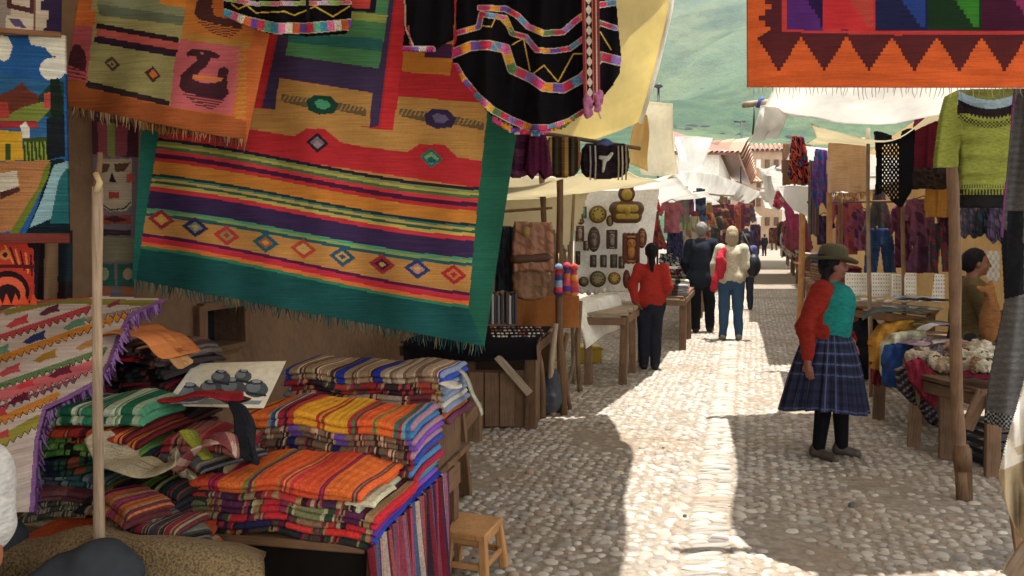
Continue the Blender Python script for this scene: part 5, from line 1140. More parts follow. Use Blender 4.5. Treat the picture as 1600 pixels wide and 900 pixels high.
# ================================================================== STOOL
t = empty('wooden_stool', (-.07, 3.76, 0), 'low square wooden stool standing on the earth by the striped cloth', 'stool')
zt = .236; cs = [Wz(697, 831, zt), Wz(757, 839, zt), Wz(786, 809, zt), Wz(716, 800, zt)]
ctr = sum(cs, Vector()) / 4; A = Acc(); lo = [c - Vector((0, 0, .022)) for c in cs]; ins = [c.lerp(ctr, .04) + Vector((0, 0, .004)) for c in cs]
A.add([*lo, *cs, *ins], [(3, 2, 1, 0), (0, 1, 5, 4), (1, 2, 6, 5), (2, 3, 7, 6), (3, 0, 4, 7), (4, 5, 9, 8), (5, 6, 10, 9), (6, 7, 11, 10), (7, 4, 8, 11), (8, 9, 10, 11)]); A.build('seat', WD_S, t)
ft = []
for c in cs:
    top = c.lerp(ctr, .16); top.z = zt - .02; f_ = c.lerp(ctr, -.04); f_.z = 0; ft.append((top, f_)); plank('leg', f_, top, .036, .034, WD_S, t, side=cs[1] - cs[0])
for i in range(4):
    a, b_ = ft[i], ft[(i + 1) % 4]; plank('stretcher', a[1].lerp(a[0], .42), b_[1].lerp(b_[0], .42), .026, .014, WD_S, t, side=(0, 0, 1)); plank('apron', a[1].lerp(a[0], .92), b_[1].lerp(b_[0], .92), .03, .012, WD_S, t, side=(0, 0, 1))
# ================================================================== GARMENTS AND OTHER HUNG GOODS
OUT = {'pouch': [(.12, 0), (.88, 0), (.97, .12), (1, .5), (.97, .8), (.85, .95), (.6, 1), (.35, 1), (.12, .94), (.03, .78), (0, .5), (.04, .12)],
       'shirt': [(.3, 0), (.42, .05), (.58, .05), (.7, 0), (.86, .08), (1, .42), (.86, .48), (.76, .28), (.78, 1), (.22, 1), (.24, .28), (.14, .48), (0, .42), (.14, .08)],
       'jumper': [(.3, 0), (.42, .04), (.58, .04), (.7, 0), (.84, .07), (.92, .3), (1, .75), (.86, .77), (.77, .35), (.77, 1), (.23, 1), (.23, .35), (.14, .77), (0, .75), (.08, .3), (.16, .07)],
       'trousers': [(.2, 0), (.8, 0), (.88, .3), (.95, 1), (.62, 1), (.52, .35), (.4, 1), (.06, 1), (.12, .3)],
       'dress': [(.35, 0), (.65, 0), (.7, .3), (1, 1), (.7, .97), (.5, 1), (.25, .97), (0, 1), (.3, .3)],
       'shawl': [(.05, 0), (.95, .02), (1, .5), (.97, .97), (.7, 1), (.4, .96), (.03, 1), (0, .5)],
       'drape': [(.2, 0), (.7, .02), (.85, .3), (1, .9), (.7, 1), (.5, .85), (.3, 1), (0, .8), (.1, .3)],
       'bag': [(.2, .0), (.3, .25), (.1, .3), (0, .9), (.15, 1), (.85, 1), (1, .9), (.9, .3), (.7, .25), (.8, 0), (.72, 0), (.6, .28), (.4, .28), (.28, 0)]}
def garment(label, kind, x, y, w, h, Y, cols, pat='bands', cat=None, name=None, seed=0, res=1.15, puff=.03, group=None, mat=None, skew=0, amp=.02, hook=False):
    nu = int(max(10, min(110, w / res))); nv = int(max(12, min(150, h / res))); rs = np.random.RandomState(seed * 7 + int(x))
    cv = Cv([(x + skew, y), (x + w + skew, y), (x + w, y + h), (x, y + h)], nu, nv, cols[0])
    pal = np.array([lin(c) for c in cols])
    if pat == 'bands':
        k = (cv.v * 7 + .25 * np.sin(cv.u * 6 + seed)).astype(int); cv.c = pal[(k * 5 + seed) % len(pal)] if len(pal) > 1 else cv.c
    elif pat == 'stripes': k = (cv.u * 11).astype(int); cv.c = pal[(k * 3 + seed) % len(pal)]
    elif pat == 'mottle':
        n_ = np.sin(cv.u * 9 + seed) + np.sin(cv.v * 13 + cv.u * 5 + seed * 2) + np.sin(cv.u * 21 - cv.v * 17); k = np.clip(((n_ + 3) / 6 * len(pal)).astype(int), 0, len(pal) - 1); cv.c = pal[k]
    elif pat == 'yoke': cv.c[cv.v < .3] = pal[1 % len(pal)]; cv.c[(cv.v > .3) & (cv.v < .36)] = pal[-1]; cv.c[cv.v > .93] = pal[1 % len(pal)]
    elif pat == 'plain': pass
    elif pat == 'motif':
        k = (np.floor(cv.u * 6) + np.floor(cv.v * 8)) % 2; a = np.abs((cv.u * 6) % 1 - .5) + np.abs((cv.v * 8) % 1 - .5); cv.c[a < .3] = pal[1 % len(pal)]; cv.c[(cv.v > .85)] = pal[-1]
    o_ = OUT[kind]; cv.m &= cv.inpoly(o_, cv.u, cv.v); cv.speckle(.06, seed)
    name = name or ('hanging_' + kind); cat = cat or kind
    t = empty(name, V(x + w / 2, y + h, Y), label, cat, group)
    ph = rs.uniform(0, 6)
    relief('fabric', cv, [Y, Y, Y, Y], mat or T_W, t, lambda u, v: amp * np.sin(u * 13 + ph + v * 2) * (.3 + .7 * v) + amp * .4 * np.sin(u * 29 + ph), thick=.01, puff=puff, pk=4, smoothcol=False)
    if hook:
        if kind in ('shirt', 'jumper', 'dress'): tube('hanger', [V(x + w * .3, y + h * .03, Y), V(x + w * .5, y - 3, Y), V(x + w * .7, y + h * .03, Y)], .006, MATS['black_iron'], t, 5)
        else: tube('peg', [V(x + w * .4, y + 3, Y), V(x + w * .4, y - 4, Y)], .008, WD_P, t, 5)
    return t
def panel(name, label, cat, quad, Ys, nu, nv, base, paint=None, mat=None, fold=None, thick=.01, puff=0, keep=None, group=None, part='cloth', back=True):
    cv = Cv(quad, nu, nv, base)
    if keep: cv.keep(keep)
    if paint: paint(cv)
    cv.speckle(.05, len(label)); mx = max(quad, key=lambda p: p[1])
    t = empty(name, V((quad[2][0] + quad[3][0]) / 2, mx[1], Ys[2]), label, cat, group)
    relief(part, cv, Ys, mat or T_C, t, fold, thick, puff, back=back); return t
# ---- bags under the skirts
def p_(cv):
    for k in range(12): cv.line([(780, 200 + k * 7), (865, 204 + k * 7)], 2, ['7a3a5a', '3a2038', '8a4a6a', '4a2a48'][k % 4])
garment('purple crocheted bag hanging under the black skirt', 'pouch', 784, 196, 48, 80, 4.6, ['4a2440', '5c2c4c', '3c1c34'], 'bands', 'bag', 'knitted_bag', 1, puff=.16, amp=.006, mat=T_K)
garment('maroon crocheted bag with a drooping corner beside the purple one', 'drape', 818, 200, 46, 80, 4.55, ['5c1c38', '701f40', '4a1630'], 'stripes', 'bag', 'knitted_bag', 2, puff=.14, amp=.006, mat=T_K)
garment('brown and gold striped woven bag, third in the row under the skirt', 'pouch', 852, 214, 56, 62, 4.8, ['2c2018', '8a6a2c', '3a3420', '6a4a28', '1c1a18'], 'stripes', 'bag', 'woven_bag', 3, puff=.14, amp=.006)
t = garment('dark woven bag with grey motifs and long tassels beside the striped one', 'pouch', 908, 224, 76, 54, 4.9, ['1e1820', '2a1e24', '201a1e'], 'mottle', 'bag', 'woven_bag', 4, puff=.16, amp=.006)
for i, (x, c) in enumerate(((922, '8a8478'), (930, '9a9488'), (966, '8a8060'), (972, 'a09880'), (978, '8a7a60'))): A = Acc(); v, f = tube_vf([V(x, 228, 4.8), V(x + 1, 255, 4.78), V(x, 281, 4.82)], .006, 4); A.add(v, f, c); A.build('tassel', T_K, t)
sdf('flap', [('c', V(925, 235, 4.85), V(945, 226, 4.85), .02, .03), ('c', V(945, 226, 4.85), V(968, 234, 4.85), .03, .02)], .01, T_K, '4a5a80', t, .03)
sdf('motif', [('c', V(938, 246, 4.8), V(948, 248, 4.8), .012, .012), ('c', V(945, 248, 4.8), V(942, 268, 4.8), .014, .008), ('c', V(950, 248, 4.8), V(956, 240, 4.8), .012, .01)], .006, T_K, 'b0aca0', t, .01)
tube('bag_rail', [V(770, 206, 4.65), V(860, 210, 4.8), V(1000, 232, 5.0)], .012, WD_D); tag(COL.objects[-1], 'thin rail carrying the row of woven bags', 'rail')
# ---- cream screen and side goods
panel('canvas_screen', 'cream canvas hung as a screen behind the brown bags, ending in a point', 'canvas', [(760, 262), (925, 262), (925, 395), (760, 400)], [8.8, 9.2, 9.2, 8.8], 60, 50, 'cfc2a0', keep=[(760, 270), (860, 276), (925, 280), (908, 340), (884, 392), (866, 360), (820, 352), (760, 390)], mat=TP_C, fold=wav(.04, 9), thick=.012)
t = empty('screen_frame', V(852, 350, 8.2), 'thin stick frame in front of the cream canvas', 'frame')
pole('upright', V(845, 268, 8.2), V(856, 420, 8.2), .03, .025, WD_D, t, seed=8); pole('crossbar', V(776, 331, 8.2), V(862, 325, 8.2), .016, .013, WD_D, t, seed=9)
garment('slate blue jacket hanging at the edge of the big rug', 'shawl', 772, 352, 34, 105, 7.3, ['2e3440', '363c48', '262a34'], 'mottle', 'jacket', 'hanging_jacket', 5, puff=.08)
t = garment('brown leather satchel with an embossed face on its flap, upper one', 'shawl', 800, 346, 66, 80, 7.0, ['8a5c44', '946850', '7c503a', '9c7050'], 'mottle', 'bag', 'leather_bag', 6, puff=.10, amp=.004, mat=LEATH)
sdf('buckle', [('e', V(822, 362, 6.88), (.035, .02, .05))], .01, LEATH, '8a7038', t)
t = garment('plain brown leather satchel hanging below the embossed one', 'pouch', 800, 400, 60, 70, 7.1, ['7a5438', '846040', '6c4a32'], 'mottle', 'bag', 'leather_bag', 7, puff=.12, amp=.004, mat=LEATH)
sdf('flap', [('c', V(806, 405, 6.98), V(856, 402, 6.98), .05, .05)], .015, LEATH, '4c3020', t)
# small dolls
for i, (x, y, cs) in enumerate(((873, 418, ('7a90a8', 'b03040', '3a3a70')), (886, 416, ('c0405a', '4a3a80', 'b85a30')), (897, 418, ('c85030', 'a83a5a', 'd88a40')))):
    c0 = V(x, y, 7.0); ps = [('e', c0, (.035, .03, .035)), ('c', c0 + Vector((0, 0, -.06)), c0 + Vector((0, 0, -.2)), .03, .045)]
    def cf(v, cs=cs, z0=c0.z): k = np.clip(((z0 + .04 - v[:, 2]) / .05).astype(int), 0, 5); return np.array([lin(c) for c in cs])[k % 3]
    t = empty('cloth_doll', c0 + Vector((0, 0, -.25)), ['small blue and red cloth doll, innermost of three on the stall post', 'pink and violet cloth doll between two others on the stall post', 'orange and pink cloth doll, outermost of three on the stall post'][i], 'doll', 'cloth dolls hung on the post')
    sdf('body', ps, .008, T_K, 'ffffff', t, .02, colfn=cf); tube('string', [c0 + Vector((0, 0, .03)), c0 + Vector((0, .02, .12))], .003, ROPE, t, 4)
panel('orange_cloth', 'orange-brown cloth hanging under the table goods behind the posts', 'cloth', [(806, 462), (905, 462), (905, 512), (806, 515)], [7.9, 8.0, 8.0, 7.9], 40, 30, '8a5428', mat=T_C, fold=wav(.03, 12), thick=.01)
# books standing on the table
for i in range(9):
    x = 764 + i * 4.6 + (i > 4) * 4; c = ['24222a', '9a948c', '2c2a30', '6a6460', '1e1c20', '302c34', 'a09a90', '26242a', '3a3438'][i]
    p = V(x, 505, 7.0); box('book', p + Vector((0, 0, .12 + .006 * (i % 3))), (.020, .16, .24 + .012 * (i % 3)), PAINT, None, .1 + .02 * (i % 2), .003, c)
    tag(COL.objects[-1], ['black', 'light grey', 'dark', 'mid grey', 'black', 'charcoal', 'pale', 'near-black', 'brown-grey'][i] + ' slim book standing on the jewellery table, ' + ['first', 'second', 'third', 'fourth', 'fifth', 'sixth', 'seventh', 'eighth', 'ninth'][i] + ' from the rug', 'book', 'slim books on the table')
# ---- jewellery table with box
def table(name, label, a, b_, c, d, z, legs, topmat=WD_M, legmat=WD_D, np_=4, lw=.07):
    """a b front corners, c d back corners on the plan"""
    a, b_, c, d = [Vector((p[0], p[1], 0)) for p in (a, b_, c, d)]; t = empty(name, (a + b_ + c + d) / 4, label, 'table')
    for k in range(np_):
        f0, f1 = (k + .5) / np_, 0; p = a.lerp(d, f0); q = b_.lerp(c, f0); plank('plank', p + Vector((0, 0, z)), q + Vector((0, 0, z)), (d - a).length / np_ * .96, .03, topmat, t, side=(d - a))
    for u_, v_ in legs:
        p = a.lerp(b_, u_).lerp(d.lerp(c, u_), v_); plank('leg', p, p + Vector((R.uniform(-.02, .02), R.uniform(-.02, .02), z - .02)), lw, lw * .7, legmat, t)
    plank('rail', a + Vector((0, 0, z - .07)), b_ + Vector((0, 0, z - .07)), .08, .025, legmat, t, side=(0, 0, 1)); plank('rail', b_ + Vector((0, 0, z - .07)), c + Vector((0, 0, z - .07)), .08, .025, legmat, t, side=(0, 0, 1))
    return t
t = table('jewellery_table', 'dark weathered table with a black cloth edge beside the big rug', (-.9, 6.62), (.17, 6.58), (.36, 7.55), (-.8, 7.7), .70, [(.98, .03), (.98, .96), (.5, .1), (.05, .05)], lw=.09)
box('table_box', (-.12, 6.95, .235), (.46, .62, .47), WD_D, None, -.04, col=None); tb = COL.objects[-1]; tag(tb, 'brown wooden storage box standing under the jewellery table', 'box')
for k in range(3): plank('plank', V(744 + k * 24, 592, 6.6) * Vector((1, 1, 0)) + Vector((0, 0, .02)), V(744 + k * 24, 592, 6.6) * Vector((1, 1, 0)) + Vector((0, 0, .46)), .115, .02, WD_M, tb, side=(1, 0, 0))
plank('brace', (-.12, 6.52, .60), (.14, 6.52, .30), .06, .03, WD_G, t, side=(.7, 0, .7))
plank('side_board', (.19, 6.62, .02), (.19, 6.62, .68), .10, .02, WD_M, t, side=(0, 1, 0)); plank('side_board', (.22, 6.86, .02), (.22, 6.86, .68), .10, .02, WD_M, t, side=(0, 1, 0))
sheet('black_cloth', [[(-.85, 6.55, .56), (-.3, 6.53, .555), (.2, 6.5, .575)], [(-.85, 6.56, .71), (-.3, 6.55, .715), (.2, 6.53, .72)], [(-.7, 7.1, .725), (-.2, 7.05, .727), (.28, 7.0, .727)], [(-.7, 7.6, .725), (-.2, 7.55, .727), (.36, 7.5, .727)]], T_C, k=7, wr=.006, wf=30, col='121014'); tag(COL.objects[-1], 'black cloth spread over the jewellery table and hanging in front', 'cloth')
for i in range(46):     # trinkets laid out in rows
    x = 768 + (i % 12) * 7.0 + R.uniform(-1.5, 1.5); y = 512 + (i // 12) * 4.6
    p = Wz(x + (514 - y) * -.3, y, .735); rr_ = R.uniform(.010, .016); v, f = tube_vf([p + Vector((0, 0, -.004)), p + Vector((0, 0, .005)), p + Vector((0, 0, .008))], [rr_, rr_, rr_ * .6], 7)
    A = Acc(); A.add(v, f, R.choice(['b0a898', 'a04038', 'c8b890', '8a8a90', '6a5a80', 'd0c8b8'])); o = A.build('trinket', PAINT); tag(o, 'small trinket laid in rows on the black cloth of the jewellery table', 'trinket', 'trinkets on the black cloth')
# things between blanket table and the jewellery table
t = empty('trestle', V(725, 690, 5.0) * Vector((1, 1, 0)), 'leaning trestle with a wooden block behind the striped cloth', 'trestle')
plank('leg', G(728, 775), V(716, 640, 4.6), .07, .04, WD_D, t); plank('leg', G(742, 690), V(742, 628, 6.2), .1, .06, WD_M, t); plank('rail', V(708, 690, 5.2), V(742, 640, 5.6), .09, .04, WD_D, t, side=(0, 0, 1))
bundle('pale woven strap hanging over the end of the back pile', [(706, 570, 3.75), (722, 588, 3.72), (738, 618, 3.7), (750, 650, 3.7)], .05, .014, 2, ['a8a08c', '7a8a70'], seed=31, name='woven_strap', cat='strap')
bundle('white cloth corner folded over the blue-edged blankets', [(690, 602, 3.45), (708, 606, 3.42), (722, 604, 3.42)], .12, .014, 2, ['c8c0b0', 'b0a898'], seed=32, mat=T_C)
# posts and stakes beyond the table
for i, (x0, y0, x1, y1, r, mt, lab) in enumerate(((880, 648, 872, 280, .035, WD_D, 'dark crooked post at the corner of the jewellery stall'), (862, 650, 866, 505, .03, WD_G, 'short grey stake beside the dark crooked post'), (893, 640, 868, 470, .02, WD_D, 'thin leaning stake crossing the dark post'), (884, 610, 908, 500, .022, WD_G, 'pale leaning stake with a sunlit edge'),
                                   (905, 612, 905, 470, .028, WD_M, 'straight brown stake in front of the white table cloth'), (893, 600, 896, 300, .02, WD_P, 'slim tall pole at the edge of the mask board'), (850, 655, 838, 525, .03, WD_D, 'squat dark stake under the table corner'), (872, 645, 884, 520, .024, WD_D, 'twisted dark stake in the bundle by the post'))):
    g = G(x0, y0); p1 = V(x1, y1, g.y + .05); pole('stall_post', g, p1, r, r * .8, mt, None, seed=40 + i, wob=.016); tag(COL.objects[-1], lab, 'post')
sdf('grey_sack', [('e', (.33, 7.15, .16), (.12, .14, .17)), ('e', (.36, 7.12, .32), (.06, .06, .08))], .015, T_C, '4a4a50', None, .05, folds=.01, ff=20); tag(COL.objects[-1], 'grey bag slumped among the stakes', 'bag')
# ---- board of masks
panel('display_board', 'white cloth board covered with carved masks and plaques', 'display board', [(900, 280), (1032, 282), (1010, 456), (896, 458)], [9.9, 10.3, 10.3, 9.9], 60, 60, 'e4e1d8', mat=T_C, fold=wav(.015, 7), thick=.03)
def plaque(label, x, y, rx, ry, kind, rim, face, Y=9.75):
    t = empty('carved_plaque', V(x, y + ry, Y), label, 'plaque', 'carved plaques on the white board'); c = V(x, y, Y); k = Y / F; a, b_ = rx * k, ry * k
    if kind == 'round':
        v, f = tube_vf([c + Vector((0, d, 0)) for d in (.03, -.01, -.02)], [a, a, a * .8], 20); mesh('rim', np.array(v) , f, CERAM, t, fcol=lin(rim))
        v, f = tube_vf([c + Vector((0, d, 0)) for d in (-.015, -.03, -.036)], [a * .76, a * .7, a * .4], 18); mesh('disc', np.array(v), f, CERAM, t, fcol=lin(face))
        for q in range(8): th = q * math.pi / 4; p = c + Vector((math.cos(th) * a * .55, -.034, math.sin(th) * b_ * .55)); v, f = tube_vf([p, p + Vector((0, -.012, 0))], a * .12, 6); mesh('stud', np.array(v), f, CERAM, t, fcol=lin(rim))
    else:
        pr = [('e', c, (a, .035, b_))] if kind == 'mask' else [('c', c + Vector((sx * a * .72, 0, b_ * .72)), c + Vector((sx * a * .72, 0, -b_ * .72)), a * .27, a * .27) for sx in (-1, -.33, .33, 1)]
        sdf('back', [(p[0], p[1], p[2]) if p[0] == 'e' else p for p in pr], max(.008, a / 12), CERAM, rim, t, .01)
        hd = [('e', c + Vector((0, -.03, b_ * .25)), (a * .48, .03, b_ * .26)), ('e', c + Vector((0, -.03, -b_ * .2)), (a * .42, .03, b_ * .36)), ('e', c + Vector((0, -.055, b_ * .2)), (a * .12, .02, b_ * .12)),
              ('c', c + Vector((-a * .4, -.035, b_ * .62)), c + Vector((a * .4, -.035, b_ * .62)), a * .12, a * .12), ('c', c + Vector((-a * .35, -.035, -b_ * .7)), c + Vector((a * .35, -.035, -b_ * .7)), a * .12, a * .12)]
        sdf('figure', hd, max(.007, a / 14), CERAM, face, t, .01)
        for sx in (-1, 1): v, f = tube_vf([c + Vector((sx * a * .2, -.056, b_ * .3)), c + Vector((sx * a * .2, -.068, b_ * .3))], a * .08, 6); mesh('eye', np.array(v), f, CERAM, t, fcol=lin('201814'))
    return t
PL = [('round gold disc plaque at the top of the white board', 934, 335, 14, 15, 'round', '6a5020', 'b09a40'), ('small green plaque at the top corner of the board', 911, 332, 6, 11, 'slab', '4a6a5a', '7a9a8a'),
      ('narrow red and white plaque on the board\'s edge', 906, 365, 7, 15, 'slab', '5a2a24', 'a89a90'), ('oval dark mask under the gold disc', 928, 374, 10, 20, 'mask', '46302a', '7a6a58'), ('dark rectangular plaque with a pale standing figure', 956, 374, 9, 18, 'slab', '3a2a22', '8a8070'),
      ('large copper-red plaque beside the woman in red', 986, 388, 14, 29, 'slab', '5a2418', 'a8702c'), ('slim dark plaque on the board\'s edge', 903, 403, 4, 14, 'slab', '2c2420', '4a3c30'), ('small dark plaque, first in the row of three', 927, 408, 5.5, 12, 'slab', '30241e', '70665a'), ('small dark plaque, second in the row of three', 943, 408, 5.5, 12, 'slab', '382a22', '7a7062'), ('small dark plaque, third in the row of three', 959, 408, 6, 13, 'slab', '30241e', '6a6054'),
      ('round bronze calendar plaque at the bottom of the board', 934, 436, 13, 13, 'round', '4a3c24', '8a7a50'), ('smaller round gold plaque at the bottom of the board', 960, 435, 10, 11, 'round', '6a4c20', 'b0903c'), ('dark oval plaque behind the woman in red', 979, 436, 6, 15, 'mask', '5a2c20', '8a5030')]
PL += [('small oval plaque between the gold disc and the sun mask', 953, 345, 6, 9, 'mask', '5a3a24', '9a8a5a'), ('tiny round plaque under the green one at the board edge', 908, 346, 5, 5, 'round', '4a3424', '8a7a58'), ('narrow plaque at the end of the small row beside the copper-red one', 971, 410, 5, 12, 'slab', '3c281e', '8a7c68'),
       ('round dark plaque low at the left corner of the white board', 912, 440, 8, 9, 'round', '3a2c20', '7c6c4c'), ('small square plaque above the slim dark one at the board edge', 916, 384, 5, 9, 'slab', '40302a', '8c8070'), ('oval red-brown mask above the big copper plaque', 1003, 372, 8, 16, 'mask', '5c2a1c', '9a6a3c')]
for p in PL: plaque(*p)
t = empty('carved_mask', V(979, 352, 9.7), 'big ornate gold sun mask with a crowned head above the other plaques', 'mask'); c = V(979, 330, 9.7); c2 = V(979, 303, 9.7)
sdf('back', [('c', c + Vector((-.12, 0, .03)), c + Vector((.12, 0, .03)), .085, .085), ('c', c + Vector((-.10, 0, -.06)), c + Vector((.10, 0, -.06)), .08, .08), ('e', c2, (.10, .04, .10))], .01, CERAM, '5a3a1c', t, .02)
sdf('face', [('c', c + Vector((-.09, -.05, .03)), c + Vector((.09, -.05, .03)), .05, .05), ('c', c + Vector((-.10, -.05, -.06)), c + Vector((.10, -.05, -.06)), .04, .04), ('e', c2 + Vector((0, -.03, -.01)), (.065, .04, .07)), ('e', c + Vector((0, -.1, 0)), (.03, .03, .05))], .008, CERAM, 'a88e34', t, .012)
sdf('crown', [('c', c2 + Vector((x, -.02, .06)), c2 + Vector((x * 1.3, -.02, .11)), .018, .012) for x in (-.06, -.03, 0, .03, .06)], .008, CERAM, '7a2a2c', t, .01)
# table with white cloth
t = table('goods_table', 'table with a white cloth below the mask board', (.75, 8.55), (1.15, 8.5), (1.62, 10.1), (1.0, 10.2), .74, [(.95, .04), (.95, .5), (.95, .96), (.1, .05)], topmat=WD_G, legmat=WD_M, lw=.08)
rows = [[V(x, y, Y) for x, y, Y in r] for r in ([(908, 466, 9.2), (935, 462, 9.6), (962, 458, 10.2)], [(902, 478, 8.45), (932, 470, 8.9), (966, 462, 9.6)], [(908, 510, 8.4), (938, 500, 8.8), (972, 486, 9.5)], [(916, 545, 8.4), (942, 524, 8.8), (972, 512, 9.5)])]
o = sheet('white_cloth', rows, T_C, k=7, wr=.015, wf=16, col='d8d6cc', thick=.01); tag(o, 'white table cloth hanging slanted over the corner below the mask board', 'table cloth')
box('yellow_crate', V(918, 552, 10.2), (.30, .3, .2), PAINT, None, .1, .01, 'b89a1c'); yc = COL.objects[-1]; tag(yc, 'yellow plastic crate under the white table cloth', 'crate'); box('rim', V(918, 543, 10.2), (.33, .33, .025), PAINT, yc, .1, .004, 'a88a18')
for i, (x, y) in enumerate(((909, 456), (920, 458), (931, 457), (944, 455))):
    sdf('clay_figure', [('e', V(x, y, 9.4), (.03, .03, .025)), ('e', V(x, y - 3, 9.4), (.018, .018, .018))], .006, CERAM, ['b0a898', '8a8480', 'a09080', 'c0b8a8'][i], None, .01); tag(COL.objects[-1], ['pale', 'grey', 'tan', 'whitish'][i] + ' little clay figure on the table under the masks', 'figurine', 'little clay figures under the masks')
# ---- stalls down the left: red blouses etc.
def rail(label, p0, p1, r=.02, mt=None): tube('rail', [p0, p0.lerp(p1, .5) - Vector((0, 0, .02)), p1], r, mt or WD_D); tag(COL.objects[-1], label, 'rail')
rail('rail carrying the red blouses beyond the masks', V(1004, 306, 12), V(1066, 304, 14))
garment('red blouse with a dark neck, first on the rail beyond the masks', 'shirt', 998, 308, 36, 52, 12, ['b02a2a', 'c03430'], 'plain', 'blouse', 'hanging_blouse', 1, hook=True)
garment('rose pink tunic hanging beside the red blouse', 'shirt', 1028, 314, 44, 50, 12.6, ['8a4a50', '9a5a60', 'a0606a'], 'mottle', 'tunic', 'hanging_tunic', 2, hook=True)
garment('brown and red dress under the red blouse', 'dress', 1006, 344, 38, 44, 12.2, ['6a3a2a', '8a4038', '5a2c34'], 'mottle', 'dress', 'hanging_dress', 3)
garment('magenta striped skirt under the rail beyond the masks', 'dress', 1018, 364, 26, 26, 12.3, ['8a1c48', '6a2a5a', 'a03a60'], 'stripes', 'skirt', 'hanging_skirt', 4)
garment('dark blue cloth under the pink tunic', 'shawl', 1042, 360, 26, 48, 13, ['2a2c4a', '3a3a5a', '24202c'], 'mottle', 'cloth', 'hanging_cloth', 5)
garment('grey hanging cloth at the end of the blouse rail', 'shawl', 1058, 290, 18, 60, 14.5, ['7a7a74', '8a8a80', '6a6a68'], 'stripes', 'cloth', 'hanging_cloth', 6)
garment('tiny yellow and green bag by the grey haired man', 'shawl', 1078, 338, 15, 20, 14.5, ['b8a828', '6a8a30'], 'stripes', 'bag', 'hanging_bag', 7)
garment('dark green small bag beside the yellow one', 'shawl', 1066, 340, 11, 20, 14.5, ['4a7a3a', '8aa050'], 'stripes', 'bag', 'hanging_bag', 17)
garment('navy and grey striped shawl beyond the blouses', 'shawl', 1087, 294, 16, 46, 17, ['3a4458', '5a6478', '2c3444'], 'bands', 'shawl', 'hanging_shawl', 8)
garment('dusty violet scarf hanging beside the striped navy shawl', 'drape', 1072, 300, 14, 40, 16, ['6a4058', '8a4a60', '4a3858'], 'mottle', 'scarf', 'hanging_scarf', 9)
garment('brown fringed shawl far down the left row', 'shawl', 1104, 312, 24, 48, 21, ['5a4030', '6a4c38', '4a3426'], 'stripes', 'shawl', 'hanging_shawl', 10)
garment('tan shawl far down the left row beside the brown one', 'shawl', 1124, 306, 14, 54, 22, ['8a7058', '6a5240'], 'stripes', 'shawl', 'hanging_shawl', 11)
garment('maroon cloth low behind the couple', 'shawl', 1106, 350, 34, 34, 22, ['5a2c34', '6a3a3c', '4a2428'], 'mottle', 'cloth', 'hanging_cloth', 12)
garment('bright pink blouse far down the lane', 'shirt', 1150, 296, 18, 34, 30, ['b83060', 'c04070'], 'plain', 'blouse', 'hanging_blouse', 13)
garment('brown hanging rug far down the lane beside the pink blouse', 'shawl', 1166, 294, 14, 30, 34, ['6a5040', '8a6a50'], 'stripes', 'rug', 'hanging_rug', 14)
rail('rail far down the lane carrying brown shawls', V(1084, 300, 17.2), V(1146, 306, 24))
for i, (x, y, Y, w, h, cs) in enumerate(((1000, 392, 12.2, 24, 36, ['c8c4bc', 'a8a4a0']), (1030, 396, 13, 34, 20, ['c0bcb4', '2a2a30', '8a8a88']), (1046, 420, 14, 20, 20, ['8a2840', '3a2a30', 'b0a0a0']))):
    garment(['white cloth hung low behind the woman in red', 'black and white patterned cloth low on the stall beyond the masks', 'dark pink cloth heap under the stall beyond the masks'][i], 'shawl', x, y, w, h, Y, cs, 'mottle', 'cloth', 'hanging_cloth', 60 + i)
for i, (a, b_, c, d, z) in enumerate((((2.0, 11.2), (2.3, 11.1), (3.4, 15), (2.6, 15.2), .72), ((2.9, 15.6), (3.55, 15.5), (4.6, 19.5), (3.8, 19.8), .74), ((4.1, 20.5), (4.9, 20.3), (6.6, 26.5), (5.8, 27), .75), ((6.2, 28), (7.0, 27.8), (9.2, 36), (8.4, 36.4), .75))):
    t = table('goods_table', ['brown table beside the grey haired man, heaped with small goods', 'table of dark goods hidden behind the couple', 'long table far down the left row', 'farthest table of the left row'][i], a, b_, c, d, z, [(.95, .03), (.95, .33), (.95, .66), (.95, .97)], legmat=WD_M, lw=.09)
    for q in range(9):
        f_ = (q + .5) / 9; p = Vector((*a, 0)).lerp(Vector((*d, 0)), f_).lerp(Vector((*b_, 0)).lerp(Vector((*c, 0)), f_), .6)
        blanket('small %s folded cloth, %s table of the left row, %s along' % (['grey', 'rust', 'plum', 'cream', 'blue', 'pink', 'olive', 'brown', 'black'][q], ['first', 'second', 'third', 'farthest'][i], ['first', 'second', 'third', 'fourth', 'fifth', 'sixth', 'seventh', 'eighth', 'ninth'][q]), p, .34, .26, z + .02, R.randint(2, 5), [(1, ['6a6a6c', '8a4a34', '5a2c4a', 'b0a890', '34406a', 'a04a6a', '6a6a40', '6a4a38', '22222a'][q]), (.4, '4a3a38'), (1, ['8a8a8a', 'a05a3c', '7a3a5a', 'c0b8a0', '4a5a8a', 'b06a80', '7a7a50', '7a5a48', '34343c'][q])], .03, nx=12, seed=200 + i * 10 + q, name='folded_cloth', cat='folded cloth', group='small folded cloths on the left row tables', sag=.004)
for i, (px, py, Yt, lab) in enumerate(((1066, 455, 14.5, 'thin pole at the corner of the blouse stall'), (1076, 282, 0, ''), (1098, 430, 0, ''))):
    if lab: g = G(px, py + 15); pole('stall_post', g, Vector((g.x + .02, g.y, 2.3)), .025, .02, WD_P, None, seed=70 + i); tag(COL.objects[-1], lab, 'post')
box('blue_bucket', G(1082, 470) + Vector((0, 0, .18)), (.24, .24, .36), PAINT, None, 0, .02, '2448a0'); tag(COL.objects[-1], 'blue plastic tub on the ground beside the man in the dark jacket', 'tub')

